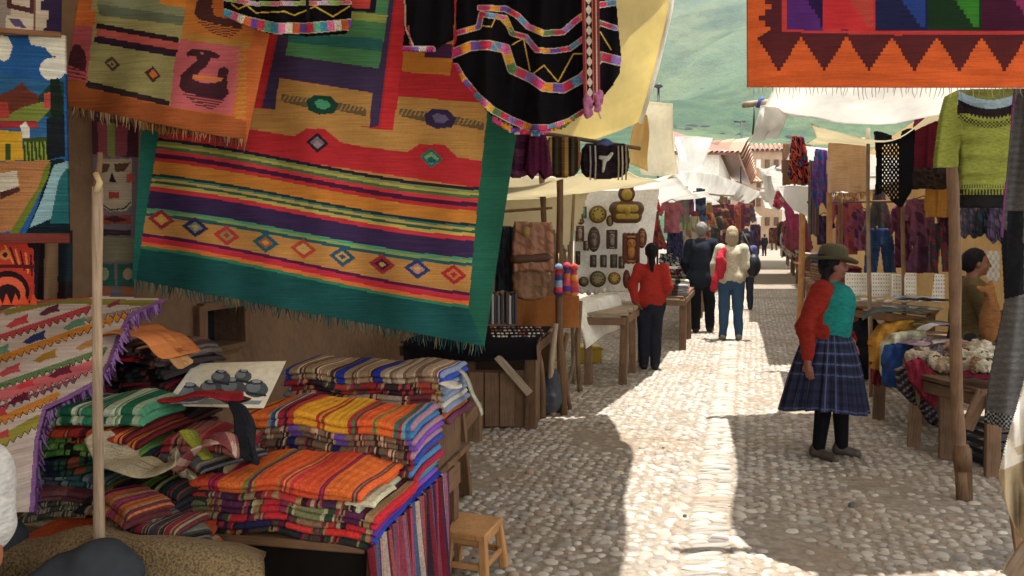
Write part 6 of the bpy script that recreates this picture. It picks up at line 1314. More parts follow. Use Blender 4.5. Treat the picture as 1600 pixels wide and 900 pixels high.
# ================================================================== RIGHT SIDE
# the zigzag rug
Q = [(1167, -60), (1640, -60), (1640, 137), (1168, 136)]
cv = Cv(Q, 236, 100, 'b84c10')
cv.c *= np.where(np.sin(cv.v * 40 + 3 * np.sin(cv.u * 5)) > .3, .93, 1.06)[..., None]
cv.poly([(1206, -60), (1640, -60), (1640, 60), (1186, 58), (1204, 46)], '4a1c22')
cv.poly([(1222, -60), (1640, -60), (1640, 54), (1400, 55), (1222, 50)], 'a82c26'); cv.poly([(1230, -60), (1640, -60), (1640, 47), (1400, 49), (1230, 45)], '3a1634')
for k, y in enumerate(range(-30, 58, 9)):  # stepped edge at the side
    w = [0, 10, 20, 10][k % 4]; cv.poly([(1206 - w, y), (1212, y), (1212, y + 9), (1206 - w, y + 9)], '4a1c22')
for k in range(7):
    cx = 1217 + k * 70.5
    for s in range(9): hw = 33 - s * 3.8; cv.poly([(cx - hw, 57 + s * 6), (cx + hw, 57 + s * 6), (cx + hw, 63.5 + s * 6), (cx - hw, 63.5 + s * 6)], '4c1d1e')
for (x0, x1, c1, c2) in ((1230, 1285, '4a2060', '241438'), (1285, 1367, 'a81c20', '9a3428'), (1367, 1450, '1a1c3c', '1c3470'), (1450, 1534, '162c18', '2c6a20'), (1534, 1640, '3c1228', '7a2450')):
    cv.poly([(x0, -60), (x1, -60), (x1, 48), (x0, 46)], c1)
    for s in range(8): cv.poly([(x0 + (x1 - x0) * .42 + s * 5, -60), (x1 - 4, -60), (x1 - 4, -6 + s * 7), (x0 + (x1 - x0) * .42 + s * 5, -6 + s * 7)], c2)
cv.speckle(.07, 4); t = empty('zigzag_rug', V(1390, 137, 4.15), 'orange rug with dark stepped zigzag border and colour blocks', 'rug')
relief('weave', cv, [4.15, 4.1, 4.1, 4.15], T_W, t, wav(.008, 6), thick=.01)
fringe('fringe', [(1168, 136), (1640, 138)], 4.12, T_C, t, 70, .055, ['8a7a5a', 'a89a78', '6a5a44'], wdt=.0022, seed=12)
tube('rug_pole', [V(1165, -75, 4.15), V(1400, -78, 4.12), V(1700, -76, 4.1)], .025, WD_P); tag(COL.objects[-1], 'pole from which the zigzag rug hangs', 'pole')
# pole end and crossbar by the awning
t = empty('awning_pole', V(1175, 165, 7.1), 'grey wooden pole end sticking out of the white awning, lashed with blue cord', 'pole')
pole('shaft', V(1160, 164, 7.12), V(1300, 148, 7.3), .028, .028, WD_G, t, seed=3); tube('lashing', [V(1184, 168, 7.06), V(1188, 155, 7.06), V(1192, 154, 7.1)], .016, plain('blue_cord', '3a4a80', .8), t, 6); tube('stay', [V(1179, 166, 7.1), V(1178, 190, 7.1), V(1176, 210, 7.1)], .008, MATS['black_iron'], t, 5)
# poles
for i, (x0, y0, x1, y1, Y, r, lab, mt) in enumerate(((1506, 782, 1483, 262, None, .036, 'stout bare pole with a dark foot at the corner of the fleece stall', WD_M), (1360, 590, 1357, 200, 7.9, .020, 'slim straight pole beside the tan poncho', WD_P), (1412, 600, 1411, 315, 8.3, .024, 'slim pole between the jeans and the violet blouses', WD_M), (1312, 560, 1312, 300, 9.5, .03, 'brown pole behind the woman in the green hat', WD_M), (1252, 402, 1254, 300, 13, .05, 'orange-brown wooden post beyond the woman in the green hat', WD_S), (1575, 140, 1590, 460, 5.9, .02, 'thin pole behind the grey shawl', WD_P))):
    Yg = G(x0, y0).y if Y is None else Y; p0 = V(x0, y0, Yg); p0.z = 0; t = empty('stall_pole', p0, lab, 'pole'); pole('shaft', p0, V(x1, y1, Yg), r, r * .82, mt, t, seed=50 + i, wob=.012)
    if i == 0: tube('foot_wrap', [V(1504, 735, Yg) , V(1503, 712, Yg), V(1502, 695, Yg)], [.045, .055, .042], WD_D, t, 8); plank('stake', V(1512, 782, Yg), V(1510, 700, Yg), .05, .03, WD_D, t)
plank('stall_beam', V(1296, 470, 9.4), V(1296, 300, 9.4), .06, .06, WD_S); tag(COL.objects[-1], 'square orange stained post behind the hat', 'post')
# hung goods
garment('grey-violet screen cloth behind the awning flap', 'shawl', 1222, 224, 48, 66, 12, ['6a4a3a', '5a3c30', '7a5a44'], 'stripes', 'cloth', 'hanging_cloth', 20)
garment('black, red and orange flame-patterned poncho by the pole end', 'drape', 1232, 212, 34, 78, 9.5, ['b83a1c', '141418', 'c0502a', '1a1a20', '8a1c28', '141418', '2a5aa0'], 'mottle', 'poncho', 'hanging_poncho', 21, amp=.03)
garment('pale grey bag with a red motif hanging by the far awning', 'drape', 1208, 298, 30, 30, 14, ['8a2a3a', 'b03a50', '9a9088'], 'mottle', 'bag', 'hanging_bag', 22)
garment('slanting red and purple scarf by the post', 'drape', 1232, 316, 18, 48, 13.5, ['7a2a50', '5a2048', 'a03a60'], 'stripes', 'scarf', 'hanging_scarf', 23, skew=-10)
garment('blue and violet embroidered shawl beside the tan poncho', 'drape', 1268, 232, 34, 95, 9.8, ['2a4a8a', '5a3a7a', '7a4a8a', '2c5a90', '8a5a90'], 'mottle', 'shawl', 'hanging_shawl', 24, amp=.03)
garment('grey striped cloth behind the violet shawl', 'shawl', 1264, 250, 16, 120, 10.1, ['7a7068', '5a5450', '8a7a6c', '6a3a50'], 'stripes', 'cloth', 'hanging_cloth', 25)
t = garment('tan wool poncho with a fringed hem', 'shawl', 1293, 214, 62, 88, 8.8, ['d8b496', 'e0bc9c'], 'plain', 'poncho', 'hanging_poncho', 26, puff=.03, amp=.012)
fringe('fringe', [(1294, 300), (1320, 303), (1354, 300)], 8.8, T_C, t, 44, .09, ['9a7050', 'b08a68', '8a6040'], wdt=.005, seed=14)
cvb = Cv([(1366, 205), (1430, 200), (1428, 325), (1366, 322)], 60, 110, '0e0d10'); k1 = (np.floor(cvb.u * 60) + np.floor(cvb.v * 110)) % 2
cvb.keep([(1366, 204), (1378, 206), (1395, 212), (1420, 200), (1430, 202), (1428, 250), (1424, 300), (1408, 325), (1396, 316), (1382, 300), (1368, 305), (1370, 250)])
holes = (np.sin(cvb.u * 60 * 1.1) * np.sin(cvb.v * 110 * .8) > .35) & (cvb.u > .18) & (cvb.u < .62) & (cvb.v > .18) & (cvb.v < .9); cvb.m &= ~holes; cvb.cut([(1392, 204), (1410, 203), (1408, 216), (1394, 217)])
t = empty('lace_shawl', V(1398, 325, 7.6), 'black lace shawl with open holes hanging beside the tan poncho', 'shawl'); relief('lace', cvb, [7.6] * 4, T_K, t, wav(.02, 8), thick=.012)
garment('maroon cloth hanging between the lace shawl and the green jumper', 'shawl', 1424, 184, 44, 84, 7.9, ['5c1426', '64182a'], 'plain', 'cloth', 'hanging_cloth', 27, skew=4)
t = garment('brown and black knitted cap-like bundle under the maroon cloth', 'shawl', 1424, 262, 62, 34, 7.7, ['1c1614', '2a1e18', '3a2a20', '141012'], 'mottle', 'shawl', 'hanging_shawl', 28)
garment('orange and teal striped cloth under the dark knit', 'shawl', 1446, 294, 40, 46, 7.9, ['b0541e', 'a03438', '4a6a60', '8a4a68', 'a8742c'], 'bands', 'cloth', 'hanging_cloth', 29)
# green jumper
cv = Cv([(1458, 138), (1612, 138), (1592, 330), (1458, 330)], 140, 180, '82883a')
cv.keep([(1500, 140), (1590, 138), (1592, 200), (1584, 325), (1502, 325), (1501, 215), (1497, 270), (1462, 270), (1464, 240), (1472, 180), (1480, 150)])
for (a, b_, c_) in ((140, 152, '5a5c34'), (152, 164, '8aa0b0'), (164, 170, '2a2020'), (170, 178, '241a1c')):
    cv.c[(cv.PY > a + 14 * (1 - ((cv.PX - 1545) / 50) ** 2) * 0 + ((cv.PX < 1545) * 0)) & (cv.PY < b_) & (cv.PX > 1496)] = lin(c_)
arc = 158 + 16 * (1 - np.clip(((cv.PX - 1548) / 52) ** 2, 0, 1)); d_ = cv.PY - arc; bod = cv.PX > 1497
for a, b_, c_ in ((-40, -18, '6a6c34'), (-18, -4, '8aa0b0'), (-4, 8, '221a1c')): cv.c[bod & (d_ > a) & (d_ < b_)] = lin(c_)
zz = np.abs(((cv.PX / 6) % 1) - .5) * 10; cv.c[bod & (d_ > 8) & (d_ < 8 + zz)] = lin('221a1c'); cv.c[bod & (d_ > 16) & (d_ < 26) & ((np.floor(cv.PX / 3) + np.floor(cv.PY / 3)) % 2 == 0)] = lin('3a3a24')
cv.c[bod & (cv.PY > 304)] = lin('1e1c1c'); cv.c[bod & (cv.PY > 296) & (cv.PY < 304) & (((cv.PX / 5) % 1) > .5)] = lin('2a2a24'); cv.c[bod & (cv.PY > 288) & (cv.PY < 294) & (((cv.PX / 4) % 1) > .6)] = lin('4a4c28')
cv.c[(~bod) & (cv.PY > 262)] = lin('262220'); t = empty('green_jumper', V(1545, 326, 5.9), 'olive green jumper with a dark and pale blue patterned yoke', 'jumper')
relief('knit', cv.speckle(.06), [5.9] * 4, T_K, t, lambda u, v: .02 * np.sin(v * 44) * (u > .3) * .5 + .03 * np.sin(u * 9), thick=.02, puff=.05, pk=6)
# big grey shawl and its lace hem; pale cloth and board at the edge
cv = Cv([(1586, 138), (1700, 138), (1700, 680), (1538, 680)], 120, 300, '62605e'); cv.keep([(1586, 138), (1700, 138), (1700, 640), (1590, 640), (1584, 672), (1540, 660), (1546, 600), (1572, 470), (1566, 360), (1578, 240)])
cv.c *= (.85 + .25 * np.sin(cv.v * 150) ** 2)[..., None]; cv.poly([(1560, 350), (1600, 380), (1600, 460), (1566, 470)], '1c1e22'); cv.poly([(1574, 330), (1600, 330), (1596, 400), (1572, 440)], '26282e'); cv.line([(1586, 150), (1574, 260), (1566, 370)], 3, '8a4a7a')
lace = (cv.PY > 642 + (cv.PX - 1540) * .2); cv.c[lace] = lin('24242a'); cv.c[lace & (np.sin(cv.PX * .9) * np.sin(cv.PY * .9) > .1)] = lin('8a8884')
t = empty('grey_shawl', V(1600, 675, 4.3), 'long grey shawl with a lace hem hanging beside the green jumper', 'shawl'); relief('wool', cv.speckle(.08), [4.3, 4.2, 4.1, 4.3], T_K, t, lambda u, v: .05 * np.sin(u * 14 + v * 2) + .01 * np.sin(v * 30), thick=.015)
cv = Cv([(1556, 560), (1700, 560), (1700, 860), (1556, 860)], 130, 240, 'd0cabc'); cv.keep([(1612, 560), (1700, 560), (1700, 860), (1612, 856), (1594, 838), (1576, 800), (1562, 745), (1572, 700), (1590, 640)])
cv.poly([(1550, 742), (1700, 676), (1700, 870), (1550, 870)], 'a89678'); cv.poly([(1585, 700), (1700, 650), (1700, 668), (1590, 712)], 'b0a084')
t = empty('cream_cloth', V(1640, 860, 3.3), 'cream cloth with a tan lower part hanging at the edge of the stall', 'cloth'); relief('cloth', cv, [3.3] * 4, T_C, t, lambda u, v: .05 * np.sin(u * 16 + 5 * v) + .02 * np.sin(u * 37 - v * 9) + .02 * np.sin(v * 12), thick=.01)
rows = [[V(x, y, Y) for x, y, Y in r] for r in ([(1622, 560, 3.3), (1650, 560, 3.32), (1720, 560, 3.3)], [(1590, 660, 3.3), (1630, 660, 3.34), (1720, 660, 3.3)], [(1562, 742, 3.3), (1610, 738, 3.24), (1720, 725, 3.3)], [(1592, 826, 3.28), (1630, 850, 3.33), (1720, 860, 3.3)])]

plank('stall_leg', G(1590, 905) + Vector((.02, 0, -.0)), V(1582, 790, 3.75), .03, .03, WD_D); COL.objects[-1].name = 'wooden_stake'; tag(COL.objects[-1], 'thin dark stake below the cream cloth corner', 'stake')
plank('stall_board', V(1585, 905, 3.35), V(1640, 820, 3.3), .1, .03, WD_P, side=(0, 0, 1)); tag(COL.objects[-1], 'pale slanting board below the cream cloth corner', 'board')
# crate by the shawl
t = empty('plastic_crate', G(1552, 735), 'black plastic crate on the cobbles below the grey shawl', 'crate'); g = G(1555, 728) + Vector((.08, .1, 0))
crp = plain('black_plastic', '14161c', .45)
for k in range(5): 
    for s in (0, 1): box('slat', g + Vector((0, -.14 + .28 * s, .03 + .06 * k)), (.34, .012, .035), crp, t, .15)
    for s in (0, 1): box('slat', g + Vector((-.17 + .34 * s, 0, .03 + .06 * k)), (.012, .28, .035), crp, t, .15)
for sx in (-1, 1):
    for sy in (-1, 1): box('corner', g + Vector((sx * .165, sy * .135, .15)), (.03, .03, .30), crp, t, .15)
box('floor', g + Vector((0, 0, .012)), (.33, .27, .02), crp, t, .15)
# violet garments hung on the wall behind
rr = random.Random(9)
GM = [('pink and rust woven tunic behind the hat', 'shirt', 1298, 310, 50, 84, 10.6, ['8a3a4a', 'a0503a', '9a4a60', '6a2c38']), ('violet blouse beside the blue jeans', 'shirt', 1330, 330, 34, 60, 10.3, ['6a3a54', '8a4a68', '4a3048']),
      ('blue jeans hanging behind the slim pole', 'trousers', 1352, 360, 46, 64, 9.6, ['2c4674', '34507c']), ('grey and green dress above the jeans', 'dress', 1352, 300, 44, 60, 9.9, ['5a5a50', '4a4a4c', '6a4a54']), ('plum tunic between the two slim poles', 'shirt', 1392, 322, 40, 92, 9.4, ['5a2c48', '6c3858', '4a2438', '7a4460']),
      ('violet top with a V neck beyond the second slim pole', 'shirt', 1414, 312, 56, 70, 8.9, ['6c4058', '7c4c66', '5a3048']), ('plum skirt under the violet V neck top', 'dress', 1416, 372, 46, 54, 8.9, ['5a3450', '643c58', '6a4464']), ('teal and red patterned trousers next to the stout pole', 'trousers', 1452, 352, 34, 70, 8.7, ['2c5a6a', '8a3a3c', '3a4a5a', '6a3048']),
      ('dark purple waistcoat behind the stout pole', 'shirt', 1470, 330, 34, 54, 8.4, ['4a2038', '3a1c30', '6a3048']), ('grey-lilac scarf bunch below the green jumper', 'drape', 1500, 322, 30, 50, 7.9, ['6a5a6a', '4a4a5c', '7a6a74']), ('teal and charcoal scarf below the green jumper', 'drape', 1526, 322, 26, 48, 7.8, ['2c4a4c', '30303c', '5a5a6a']), ('lavender scarf bunch next to the grey shawl', 'drape', 1546, 326, 28, 54, 7.7, ['6a5a8a', '4a4458', '847498']),
      ('dark waistcoat with pale trim beside the violet shawl', 'shirt', 1272, 338, 30, 44, 11.2, ['241c30', '30243a', '4a3a50'])]
for i, (lb, kd, x, y, w, h, Y, cs) in enumerate(GM): garment(lb, kd, x - w * .1, y - 3, w * 1.22, h * 1.08, Y, cs, 'mottle', {'shirt': 'top', 'trousers': 'trousers', 'dress': 'dress', 'drape': 'scarf'}[kd], None, 30 + i, hook=True, amp=.03)
rail('long rail across the back of the clothes stall', V(1262, 316, 11), V(1590, 306, 7.7), .015)
# ---- jewellery stand with white boards
t = table('jewellery_stand', 'dark table carrying white jewellery boards behind the woman in the green hat', (3.9, 9.0), (3.9, 9.0), (3.9, 9.0), (3.9, 9.0), .7, []) if False else None
def tabxy(name, label, pts, z, legs, **k): return table(name, label, *pts, z, legs, **k)
fa, fb = V(1322, 478, 9.0), V(1478, 478, 7.6)
tabxy('jewellery_stand', 'dark table carrying the white jewellery boards behind the hat', ((fa.x, 8.8), (fb.x, 7.9), (fb.x + .35, 8.5), (fa.x + .35, 9.5)), .80, [(.02, .1), (.98, .1), (.5, .1), (.02, .9), (.98, .9)], topmat=WD_D)
sdf('storage_sack', [('e', (V(1345, 520, 8.9).x, 8.9, .35), (.28, .2, .35))], .02, T_C, '1c1a1e', None, .05, folds=.02, ff=12); tag(COL.objects[-1], 'dark cloth covered bale under the jewellery boards', 'sack')
for i, (x0, x1, y0, y1, Y) in enumerate(((1321, 1356, 426, 462, 8.9), (1362, 1392, 426, 464, 8.6), (1394, 1412, 428, 464, 8.4), (1414, 1432, 426, 462, 8.2), (1456, 1476, 428, 470, 7.9))):
    lab = ['plain white', 'finely beaded white', 'narrow white', 'second narrow white', 'tilted white'][i] + ' jewellery board standing on the dark table'
    cv = Cv([(x0 + (6 if i == 4 else 0), y0), (x1, y0 + 1), (x1, y1), (x0, y1)], 26, 26, 'e4e2da')
    t = empty('jewellery_board', V((x0 + x1) / 2, y1, Y), lab, 'display board', 'white boards of jewellery'); relief('board', cv, [Y + .1, Y + .1, Y, Y], PAINT, t, thick=.015)
    A = Acc()
    for r_ in range(6):
        for c_ in range(max(3, int((x1 - x0) / 4))):
            x = x0 + 3 + c_ * 4; y = y0 + 4 + r_ * 6; p = V(x, y, Y + .1 - (r_ / 6) * .1 - .02); v, f = box_vf(p, (.008, .006, .014)); A.add(v, f, rr.choice(['8a8a86', '5a5a5c', 'a09a80', 'b0b0ac', '7a4a4a']))
    o = A.build('jewellery', PAINT, t); o['kind'] = 'stuff'
for i in range(12):
    p = V(1326 + i * 12.5, 468 + (i % 2) * 3, 8.75 - i * .09); sdf('shell_bowl', [('e', p, (.045, .045, .018))], .007, CERAM, ['c8c0b0', 'b0a898', 'd0c8bc'][i % 3], None, .01); tag(COL.objects[-1], 'small pale shell ornament in the row before the white boards', 'ornament', 'pale shell ornaments before the boards')
for i, (x0, x1, y0, y1) in enumerate(((1490, 1502, 388, 415), (1542, 1562, 392, 440))):
    cv = Cv([(x0, y0), (x1, y0), (x1, y1), (x0, y1)], 16, 30, 'c4c0b6'); cv.c[(np.floor(cv.u * 5) + np.floor(cv.v * 7)) % 2 == 0] = lin('a8a49c')
    t = empty('price_card', V((x0 + x1) / 2, y1, 7.5), ['small white checked card behind the seated woman', 'white checked card beside the seated woman\'s face'][i], 'card'); relief('card', cv, [7.5] * 4, PAINT, t, thick=.008)
# ---- textile table
ta, tb_, tc, td = (V(1352, 500, 7.0), V(1490, 520, 6.3), 0, 0)
tabxy('textile_table', 'low dark table heaped with jumpers and scarves', ((V(1372, 520, 6.9).x, 6.9), (V(1500, 520, 6.6).x, 6.6), (V(1500, 520, 6.6).x + .5, 7.5), (V(1372, 520, 7.8).x, 7.8)), .66, [(.03, .03), (.5, .03), (.98, .03), (.03, .95)], topmat=WD_D, lw=.09)
tabxy('fleece_table', 'low table of sheepskin goods with a raised cross brace', ((V(1425, 560, 6.0).x, 6.0), (V(1560, 580, 5.2).x, 5.2), (V(1580, 560, 6.0).x, 6.1), (V(1450, 540, 6.9).x, 6.9)), .55, [(.04, .06), (.45, .06), (.97, .05), (.04, .95), (.97, .95)], topmat=WD_D, legmat=WD_M, lw=.085)
plank('brace', V(1538, 610, 5.3), V(1510, 670, 5.35), .08, .03, WD_M); tag(COL.objects[-1], 'diagonal board bracing the sheepskin table', 'brace')
CL = [('grey-green jumper rolled at the corner of the textile table', [(1352, 500, 6.95), (1375, 492, 6.9), (1410, 492, 6.9), (1450, 498, 6.8)], .24, .04, 2, ['4a5450', '3c4448']),
      ('pale grey patterned scarf laid along the textile table', [(1380, 484, 7.1), (1420, 484, 7.05), (1472, 488, 6.9)], .16, .025, 2, [['8a8a84', '5a5c60'], ['a09a90', '6a6a6c']]),
      ('white and lilac tangled scarf by the stout pole', [(1446, 525, 6.4), (1468, 515, 6.4), (1492, 520, 6.35)], .16, .03, 3, [['b8b0b0', '8a7a90'], ['c8c0b8', '6a6474']]),
      ('burgundy cloth along the front of the sheepskin table', [(1500, 586, 5.55), (1530, 588, 5.4), (1556, 590, 5.25)], .14, .03, 1, ['6c1c34'])]
CL += [('charcoal jumper folded at the back of the textile table', [(1400, 478, 7.3), (1440, 478, 7.25), (1476, 482, 7.1)], .3, .04, 3, ['3a3c40', '4a4a4c', '2c2c30']), ('dull olive jumper folded between the mustard scarf and the pole', [(1420, 512, 6.8), (1450, 510, 6.75), (1478, 514, 6.65)], .3, .035, 2, ['6a6448', '5a5640']), ('rose patterned scarf spread under the white tangled one', [(1420, 545, 6.35), (1452, 538, 6.35), (1490, 540, 6.25)], .3, .03, 2, [['a08890', '6a4a5a', 'b8aca4'], ['8a6a78', 'a89c94']])]
def draped(lb, pts, Y, cols, name, cat, puff=.06, pat=None):
    xs = [p[0] for p in pts]; ys = [p[1] for p in pts]; x0, x1, y0, y1 = min(xs), max(xs), min(ys), max(ys); cv = Cv([(x0, y0), (x1, y0), (x1, y1), (x0, y1)], int((x1 - x0) / 1.2), int((y1 - y0) / 1.2), cols[0]); cv.keep(pts)
    k = ((cv.PX + cv.PY * .4 + 3 * np.sin(cv.PY * .1)) / (4 if pat else 9)).astype(int) + (((cv.PY) / 4).astype(int) if pat == 'check' else 0); pal_ = np.array([lin(c) for c in cols]); cv.c = pal_[k % len(cols)]
    t = empty(name, V((x0 + x1) / 2, y1, Y), lb, cat, 'cloths heaped on the low tables'); relief('fabric', cv.speckle(.06), [Y + .05, Y + .05, Y, Y], T_W, t, lambda u, v: .025 * np.sin(u * 11 + v * 5) + .012 * np.sin(u * 25 - v * 8), thick=.02, puff=puff, pk=5)
draped('mustard yellow scarf arching over the table corner', [(1366, 578), (1362, 535), (1378, 508), (1416, 500), (1456, 502), (1458, 514), (1400, 520), (1380, 540), (1378, 580)], 6.75, ['b8842c', 'a87424'], 'scarf', 'scarf', .1)
draped('cream scarf arching beside the mustard one', [(1382, 590), (1380, 542), (1398, 522), (1446, 514), (1450, 532), (1406, 540), (1396, 590)], 6.6, ['b8b498', 'a8a488', 'c4c0a8'], 'scarf', 'scarf', .1)
draped('cobalt blue cloth folded over the table edge', [(1388, 540), (1420, 536), (1466, 531), (1464, 548), (1412, 558), (1404, 606), (1384, 604), (1382, 560)], 6.45, ['1e3c74', '24447c', '1a3464'], 'cloth', 'cloth', .08)
draped('crimson cloth drooping from the sheepskin table', [(1418, 568), (1440, 560), (1474, 598), (1462, 638), (1446, 624), (1426, 598)], 5.85, ['7c1c30', '8a2238', '74182c'], 'cloth', 'cloth', .06)
draped('dark checked shawl hanging under the crimson cloth', [(1402, 578), (1420, 570), (1432, 600), (1464, 642), (1468, 668), (1456, 664), (1440, 642), (1424, 628), (1406, 610)], 5.98, ['2a2a2c', '6a6a68', '4a2c34', '1c1c20'], 'shawl', 'shawl', .05, 'check')
draped('short red fringed cloth below the mustard scarf', [(1362, 565), (1378, 562), (1382, 596), (1374, 604), (1364, 600)], 6.72, ['8a2028', '5a2430'], 'cloth', 'cloth', .05, 'stripe')
for i, (lb, pth, w, lt, n, cs) in enumerate(CL): bundle(lb, pth, w * 1.3, lt * 1.3, n, cs, seed=300 + i, name='scarf' if 'scarf' in lb else 'cloth', cat='scarf' if 'scarf' in lb else 'cloth', group='cloths heaped on the low tables')
# fleece slippers and small goods
FL = [(1440, 556, 6.1, 'b8a48c'), (1462, 566, 6.0, 'c8bca4'), (1450, 545, 6.3, 'c0b8b0'), (1478, 572, 5.9, 'b09a80'), (1500, 545, 6.0, 'a07c68'), (1515, 556, 5.8, 'c8bea8'), (1535, 560, 5.6, 'd0c8b4'), (1548, 548, 5.7, 'c4baa6'), (1528, 574, 5.5, '8a6a50'), (1512, 572, 5.6, 'b8ac94'), (1550, 572, 5.4, 'beb49c'), (1498, 560, 5.9, '9a8474'), (1530, 545, 5.9, 'a89884'), (1466, 552, 6.2, '8a8088')]
WH = ['first', 'second', 'third', 'fourth', 'fifth', 'sixth', 'seventh', 'eighth', 'ninth', 'tenth', 'eleventh', 'twelfth', 'thirteenth', 'fourteenth']
for i, (x, y, Y, c) in enumerate(FL):
    p = V(x, y, Y); p.z = max(p.z, .60); a = i * 1.3
    t = empty('fleece_slipper', p - Vector((0, 0, .04)), '%s fluffy slipper in the heap of sheepskin goods, %s counted from the low end' % ({0: 'tan', 1: 'cream', 2: 'white', 3: 'brown'}[i % 4], WH[i]), 'slipper', 'sheepskin slippers on the low table')
    d = Vector((math.cos(a), math.sin(a), 0)) * .07
    sdf('fleece', [('c', p - d, p + d, .048, .036), ('e', p + d * .3 + Vector((0, 0, .03)), (.04, .04, .035))], .008, T_K, c, t, .02, folds=.012, ff=110, seed=i)
    sdf('opening', [('e', p - d * .4 + Vector((0, 0, .045)), (.025, .025, .012))], .006, T_K, '5a4438', t, .01)
# ================================================================== PEOPLE
def person(label, pos, yaw, s, top, legs, shoes='1c1a1c', skin='7a4c36', hair='141214', hairstyle='short', h=.011, J=None, bulk=1.0, topthick=.022, trouser=True, head_yaw=0, group=None, top_open=None, sleeve=1.0, hands=True, hem=.82, legthick=.02, tfold=.004, zoff=0.0):
    """a standing or seated figure; J overrides joints given for a 1.7 m adult facing +y"""
    D = dict(pel=(0, 0, .93), wst=(0, 0, 1.08), chs=(0, .01, 1.28), nek=(0, -.005, 1.44), hd=(0, .015, 1.585))
    for sx, n_ in ((1, 'r'), (-1, 'l')):
        D.update({'hip' + n_: (sx * .09, 0, .90), 'kn' + n_: (sx * .10, .02, .50), 'an' + n_: (sx * .105, -.03, .085), 'to' + n_: (sx * .125, .13, .03), 'sh' + n_: (sx * .165, -.005, 1.37), 'el' + n_: (sx * .225, -.03, 1.12), 'wr' + n_: (sx * .235, .04, .89), 'ha' + n_: (sx * .235, .065, .80)})
    D.update(J or {}); D = {k: np.array(v, float) for k, v in D.items()}
    P = {k: v * s for k, v in D.items()}; hd = P['hd']; b = s * bulk
    M = Matrix.Translation(pos + Vector((0, 0, zoff))) @ Matrix.Rotation(yaw, 4, 'Z')
    cy, sy = math.cos(head_yaw), math.sin(head_yaw)
    def H(x, y, z): return hd + np.array([x * cy - y * sy, x * sy + y * cy, z]) * s       # a point of the head
    HR = np.array([[cy, -sy, 0], [sy, cy, 0], [0, 0, 1]])
    pr = [('c', P['pel'], P['wst'], .125 * b, .115 * b), ('c', P['wst'], P['chs'], .115 * b, .125 * b), ('c', P['chs'], P['nek'], .10 * s, .05 * s), ('c', P['nek'], H(0, -.01, -.03), .052 * s, .05 * s)]
    pr += [('e', H(0, -.012, .02), np.array((.073, .092, .095)) * s, HR), ('e', H(0, .012, -.04), np.array((.056, .07, .075)) * s, HR), ('e', H(0, .055, -.088), np.array((.026, .026, .02)) * s, HR, .012),
           ('c', H(0, .083, .01), H(0, .100, -.028), .009 * s, .014 * s, .012), ('c', H(-.022, .082, -.058), H(.022, .082, -.058), .008 * s, .008 * s, .008), ('c', H(-.04, .072, .028), H(.04, .072, .028), .011 * s, .011 * s, .01),
           ('e', H(.034, .06, -.03), np.array((.022, .02, .022)) * s, HR, .02), ('e', H(-.034, .06, -.03), np.array((.022, .02, .022)) * s, HR, .02)]
    for sx in (1, -1): pr.append(('e', H(sx * .076, -.01, -.01), np.array((.010, .02, .032)) * s, HR, .006))
    for n_, sx in (('r', 1), ('l', -1)):
        g = lambda k: P[k + n_]
        pr += [('c', g('hip'), g('kn'), .083 * b, .056 * b), ('c', g('kn'), g('an'), .056 * b, .036 * s), ('c', g('an') - [0, .02 * s, .03 * s], g('to'), .036 * s, .026 * s), ('c', P['chs'] + [0, 0, .06 * s], g('sh'), .07 * s, .052 * s), ('c', g('sh'), g('el'), .050 * b, .038 * b), ('c', g('el'), g('wr'), .038 * b, .024 * s)]
        w, ha = g('wr'), g('ha'); d = (ha - w) / np.linalg.norm(ha - w); L = .088 * s; side = np.cross(d, [1.0, 0, 0]); side /= np.linalg.norm(side) + 1e-9; pal = np.cross(side, d)
        if hands:
            pr.append(('c', w, w + d * L * .95, .022 * s, .024 * s)); base = w + d * L * .9
            for q in range(4):
                o = side * (q - 1.5) * .017 * s; l1 = [.036, .042, .040, .030][q] * s; k1 = base + o + d * l1; cur = -pal * sx * .35
                d2 = d + cur; d2 /= np.linalg.norm(d2); k2 = k1 + d2 * l1 * .9
                pr += [('c', base + o - d * .02 * s, k1, .0098 * s, .009 * s, .004), ('c', k1, k2, .009 * s, .0078 * s, .003)]
            tb_ = w + d * L * .35 + side * .022 * s; td_ = d * .75 + side * .6; pr += [('c', tb_, tb_ + td_ * .034 * s, .012 * s, .010 * s, .006), ('c', tb_ + td_ * .034 * s, tb_ + td_ * .034 * s + d * .028 * s, .010 * s, .008 * s, .004)]
        else: pr.append(('c', w, ha, .024 * s, .026 * s))
    body = sdf('person', pr, h, SKIN, skin, None, .025, M, cuts=()); tag(body, label, 'person', group)
    # move its origin to the ground under the figure
    wpos = WL[body]; npos = Vector(pos); body.data.transform(Matrix.Translation(wpos - npos)); body.location = npos; WL[body] = npos
    e = topthick * s; c_ = {}
    hm = hem / .93 if D['pel'][2] > .9 else 1
    tp = [('c', P['pel'] * [1, 1, hm] + [-.05 * b, 0, .05 * s], P['pel'] * [1, 1, hm] + [.05 * b, 0, .05 * s], .12 * b + e, .12 * b + e), ('c', P['pel'] * [1, 1, hm] + [0, 0, .05 * s], P['wst'], .122 * b + e, .118 * b + e), ('c', P['wst'], P['chs'], .118 * b + e, .128 * b + e), ('c', P['chs'], P['chs'] * .35 + P['nek'] * .65, .105 * s + e, .055 * s + e * .6)]
    for n_ in 'rl':
        g = lambda k: P[k + n_]; wr = g('el') + (g('wr') - g('el')) * sleeve * .97
        if sleeve < .2: wr = None
        tp += [('c', P['chs'] + [0, 0, .05 * s], g('sh'), .050 * s + e, .046 * s + e), ('c', g('sh'), g('el') if wr is not None else g('sh') * .4 + g('el') * .6, .050 * b + e, .041 * b + e)] + ([('c', g('el'), wr, .042 * b + e, .030 * s + e * .8)] if wr is not None else [])
